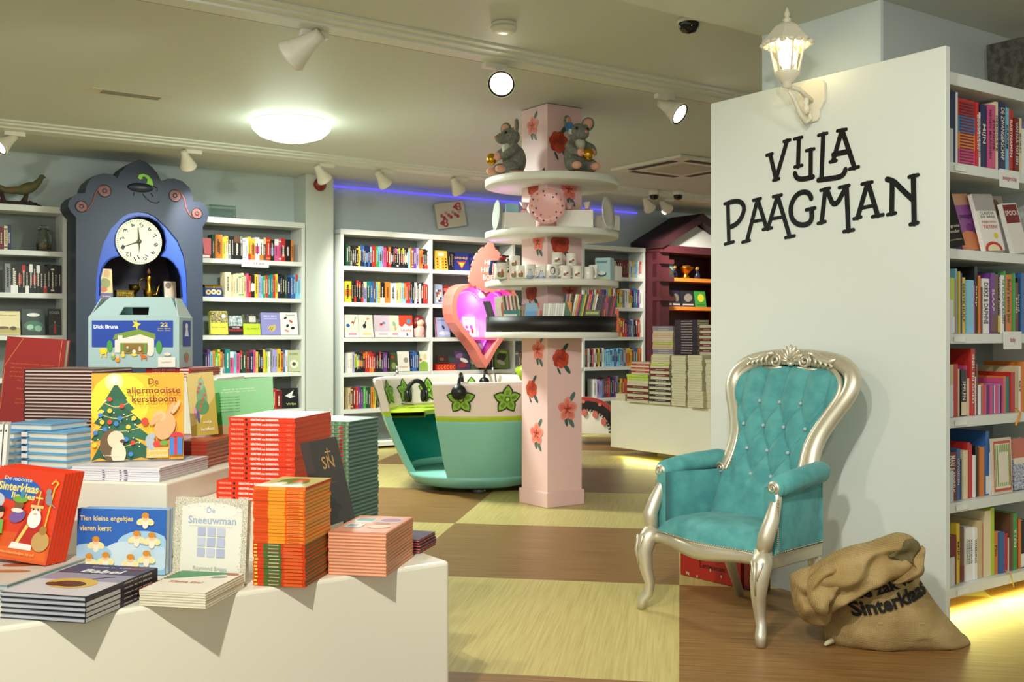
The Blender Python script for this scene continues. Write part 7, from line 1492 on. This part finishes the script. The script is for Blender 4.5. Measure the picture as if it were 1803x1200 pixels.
flap('sack_mouth', [(1557, 976), (1577, 955), (1594, 942), (1609, 947), (1613, 957), (1597, 980), (1600, 989), (1583, 985)], -.2, .03, JUTE_SHADE, 8.2, 6)  # closed bulge in darker jute; the hollow's shade is put into the colour
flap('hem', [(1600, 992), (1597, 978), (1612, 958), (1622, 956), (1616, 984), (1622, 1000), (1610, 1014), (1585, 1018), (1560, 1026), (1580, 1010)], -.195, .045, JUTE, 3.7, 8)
# ================================================================ CEILING FIXTURES
SPW = M('#e3dfcf', .35); TRK = M('#e9e6da', .4)
def on_rail(far, px, off=.06):
    o = V((far.x, far.y, 0)) + N * off; k = (px - CX) / F; s = (k * o.y - o.x) / (D.x - k * D.y); return o + D * s
def spot(label, far, px, py, aim, lit=0, size=1., off=.06, energy=0, col=(1, .93, .82), angle=70):
    p = on_rail(far, px, off); z = EYE + (Y0 - py) * p.y / F; z = min(z, CEIL - .12); head = V((p.x, p.y, z)); t = thing('track_spotlight', label, 'spotlight', V((p.x, p.y, CEIL - .036)))
    dz = z - (CEIL - .036)
    bx_ = 1 if not lit or px < 100 else -1; m = MB(TRK).box(*sorted((-.02 * bx_, .13 * bx_)), -.022, .022, -.03, 0); R = Matrix.Rotation(math.atan2(D.y, D.x), 3, 'Z'); m.v = [R @ v for v in m.v]; m.build('driver_box', t)
    MB(SPW).cyl((0, 0, -.028), (0, 0, dz + .055 * size), .012).build('stem', t)
    d = (V(aim) - head).normalized(); q = d.to_track_quat('Z', 'Y').to_matrix()
    L = .16 * size; rr = .072 * size
    m = MB(SPW).lathe([(0, -L * .55), (rr * .38, -L * .55), (rr * .42, -L * .38), (rr * .5, -L * .2), (rr * .82, L * .25), (rr, L * .42), (rr, L * .5), (rr * .93, L * .5), (rr * .9, L * .4), (rr * .4, -L * .1), (0, -L * .1)], 28, R=q); m.v = [v + V((0, 0, dz)) for v in m.v]; sh = m.build('shade', t)
    m = MB(M('#1c1c1e', .3, .8)).lathe([(rr * .93, L * .47), (rr * .82, L * .5), (rr * .8, L * .45)], 28, R=q); m.v = [v + V((0, 0, dz)) for v in m.v]; m.build('trim_ring', sh)
    m = MB(M('#fff6e4', kind='emit', emit=22) if lit else M('#b9b4a2', .2, .7)).lathe([(0, L * .36), (rr * .5, L * .35), (rr * .66, L * .32)], 24, R=q); m.v = [v + V((0, 0, dz)) for v in m.v]; m.build('reflector', t)
    if energy: lamp('spot_beam', 'SPOT', head + d * (L * .55), energy, aim, col, .03, angle, .7)
    return head
spot('white track spotlight with a glowing rim at the wall end of the rail', R1, 12, 246, (-5.6, 5.6, .3), 1, 1.0, .06, 30)
spot('white track spotlight turned to the wall above the clock cabinet', R1, 328, 280, WP(1.9, .3, 1.7), 0, 1.0, .06, 80)
spot('white track spotlight in front of the alarm bell', R1, 565, 305, WP(4.0, .4, 1.2), 0, 1.0, .06, 150)
spot('white track spotlight beyond the one at the alarm bell', R1, 672, 311, WP(4.9, .4, 1.2), 0, 1.0, .06, 150)
spot('white track spotlight tipped towards the card and the column', R1, 803, 322, WP(5.4, .5, 1.0), 0, 1.0, .06, 150)
spot('white track spotlight of the close pair behind the column', R1, 1140, 352, WP(8.6, .4, 1.1), 0, 1.0, .06, 150)
spot('second white track spotlight of the close pair, beside the camera domes', R1, 1170, 353, WP(9.4, .4, 1.1), 0, 1.0, .06, 150)
spot('big white track spotlight aimed down and away, on the bare middle rail', R2, 536, 80, (-4.2, 6.2, .7), 0, 1.25, .03, 130, angle=90)
spot('white track spotlight shining straight towards us above the column', R2, 884, 134, (-.2, 3.0, .95), 1, 1.15, .03, 55, angle=80)
spot('white track spotlight with bright reflector tipped towards the armchair', R2, 1181, 188, (2.6, 5.6, 1.4), 1, 1.1, .03, 60, angle=70)
# dome lamp
q = P(513, 213, 1.61 * F / 375); r = thing('ceiling_lamp', 'round white glowing dome lamp on the ceiling', 'ceiling lamp', V((q.x, q.y, CEIL)))
MB(M('#d9ded2', .4)).lathe([(0, 0), (.27, 0), (.285, -.02), (.28, -.028), (0, -.028)], 48).build('base_ring', r)
MB(M('#f4fff2', kind='emit', emit=7)).lathe([(.296, -.026), (.298, -.036), (.285, -.07), (.235, -.115), (.14, -.145), (0, -.156)], 48).build('glass_dome', r)
lamp('dome_light', 'AREA', V((q.x, q.y, CEIL - .17)), 130, V((q.x, q.y, 0)), (.92, 1, .9), .5)
lamp('dome_halo', 'POINT', V((q.x, q.y, CEIL - .22)), 16, color=(.82, 1, .84), size=.25)
def slot(name, label, px, py, lx, ly, z=CEIL, parts=()):
    q = P(px, py, (z - EYE) * F / (Y0 - py)); return thing(name, label, 'vent', basis(V((q.x, q.y, z)), D, PV, UP))
r = slot('ceiling_vent', 'slim rectangular vent slot in the ceiling', 230, 166, 0, 0)
MB(M('#d3cebb', .5)).box(-.26, .26, -.075, .075, -.006, -.0005).build('frame', r); MB(M('#8d8a7c', .6)).box(-.19, .19, -.045, .045, -.0085, -.006).build('grille', r)
r = slot('air_conditioner', 'square white air conditioning cassette in the ceiling behind the column', 1200, 292, 0, 0); r['category'] = 'air conditioner'
MB(M('#dedccf', .4)).box(-.48, .48, -.48, .48, -.03, -.001).build('cassette', r, bevel=.006)
MB(M('#b9b8ad', .5)).box(-.24, .24, -.24, .24, -.036, -.03).build('grille', r)
for x0, x1, y0, y1 in ((-.3, .3, -.42, -.34), (-.3, .3, .34, .42), (-.42, -.34, -.3, .3), (.34, .42, -.3, .3)): MB(M('#3b3b38', .6)).box(x0, x1, y0, y1, -.034, -.0305).build('louvre_slot', r)
q = P(887, 42, (CEIL - EYE) * F / (Y0 - 40)); r = thing('smoke_detector', 'round white smoke detector on the ceiling', 'smoke detector', V((q.x, q.y, CEIL)))
MB(SPW).lathe([(0, 0), (.062, 0), (.066, -.012), (.06, -.02)], 28).build('base', r); MB(SPW).lathe([(.058, -.02), (.07, -.026), (.066, -.042), (.04, -.05), (0, -.052)], 28).build('sensor_head', r)
for px, y, z, lb in ((1213, 5.32, CEIL, 'black camera dome half hidden behind the ceiling step'), (1152, 11.6, CEIL - .04, 'small black camera dome beside the close pair of spotlights'), (1194, 11.6, CEIL - .04, 'small black camera dome beyond the close pair of spotlights')):
    p = P(px, 100, y); r = thing('camera_dome', lb, 'camera', V((p.x, y, z)))
    MB(SPW).cyl((0, 0, .0 if z == CEIL else .04), (0, 0, -.02), .062).build('base', r); MB(M('#0a0a0c', .08)).lathe([(.054, -.02), (.05, -.045), (.036, -.064), (0, -.074)], 24).build('dome', r)
# yellow light under the shelves by the panel
lamp('shelf_glow', 'AREA', RM @ V((.62, .12, .085)), 10, RM @ V((.62, -.25, 0)), (1, .9, .25), 1.2, size_y=.08)
# books stored on top of that shelf
o = MB(M('#5c5a50', .6, 0, 'mottle', '#3a382f', 30)).box(0, .03, 0, .22, 0, .3).build('large_book'); o.matrix_world = RM @ Matrix.Translation((RS(1812, .1), .08, 2.324)) @ Matrix.Rotation(math.radians(-5), 4, 'Y')
tag(o, 'dark worn large book leaning on top of the shelf by the panel', 'book')

# things of one kind share a group
GN = dict(mug='mugs on the third round shelf', mug_box='cartons among the mugs', display_box='white cartons on the second round shelf', plate='plates on the second round shelf', gift_bag='wrapped gift bags on the second round shelf', plush_mouse='plush mice on the column', headphones='headphones on the teacup',
    audio_cord='cords on the teacup rim', track_spotlight='ceiling track spotlights', camera_dome='ceiling camera domes', bookshelf='white bookshelves', shelf_label='printed shelf cards', label_strip='narrow shelf edge labels', bookend='metal bookends on the bookshelf by the panel', ribbon_marker='ribbons on the bookshelf by the panel',
    paper_slip='white slips in the blue book stack', paperback='face-out books on the wall shelves', softcover_book='face-out books on the bookshelf by the panel', songbook='leaning red song books', slim_book='upright white books on the table', board_book='upright board books on the table', figurine='figurines in the red cabinet', paper_box='red boxes behind the armchair', booklet='booklets in the heart')
for o in list(SC.objects):
    if o.parent is None and o.get('category') and not o.get('group'):
        g = GN.get(o.name.split('.')[0])
        if g: o['group'] = g
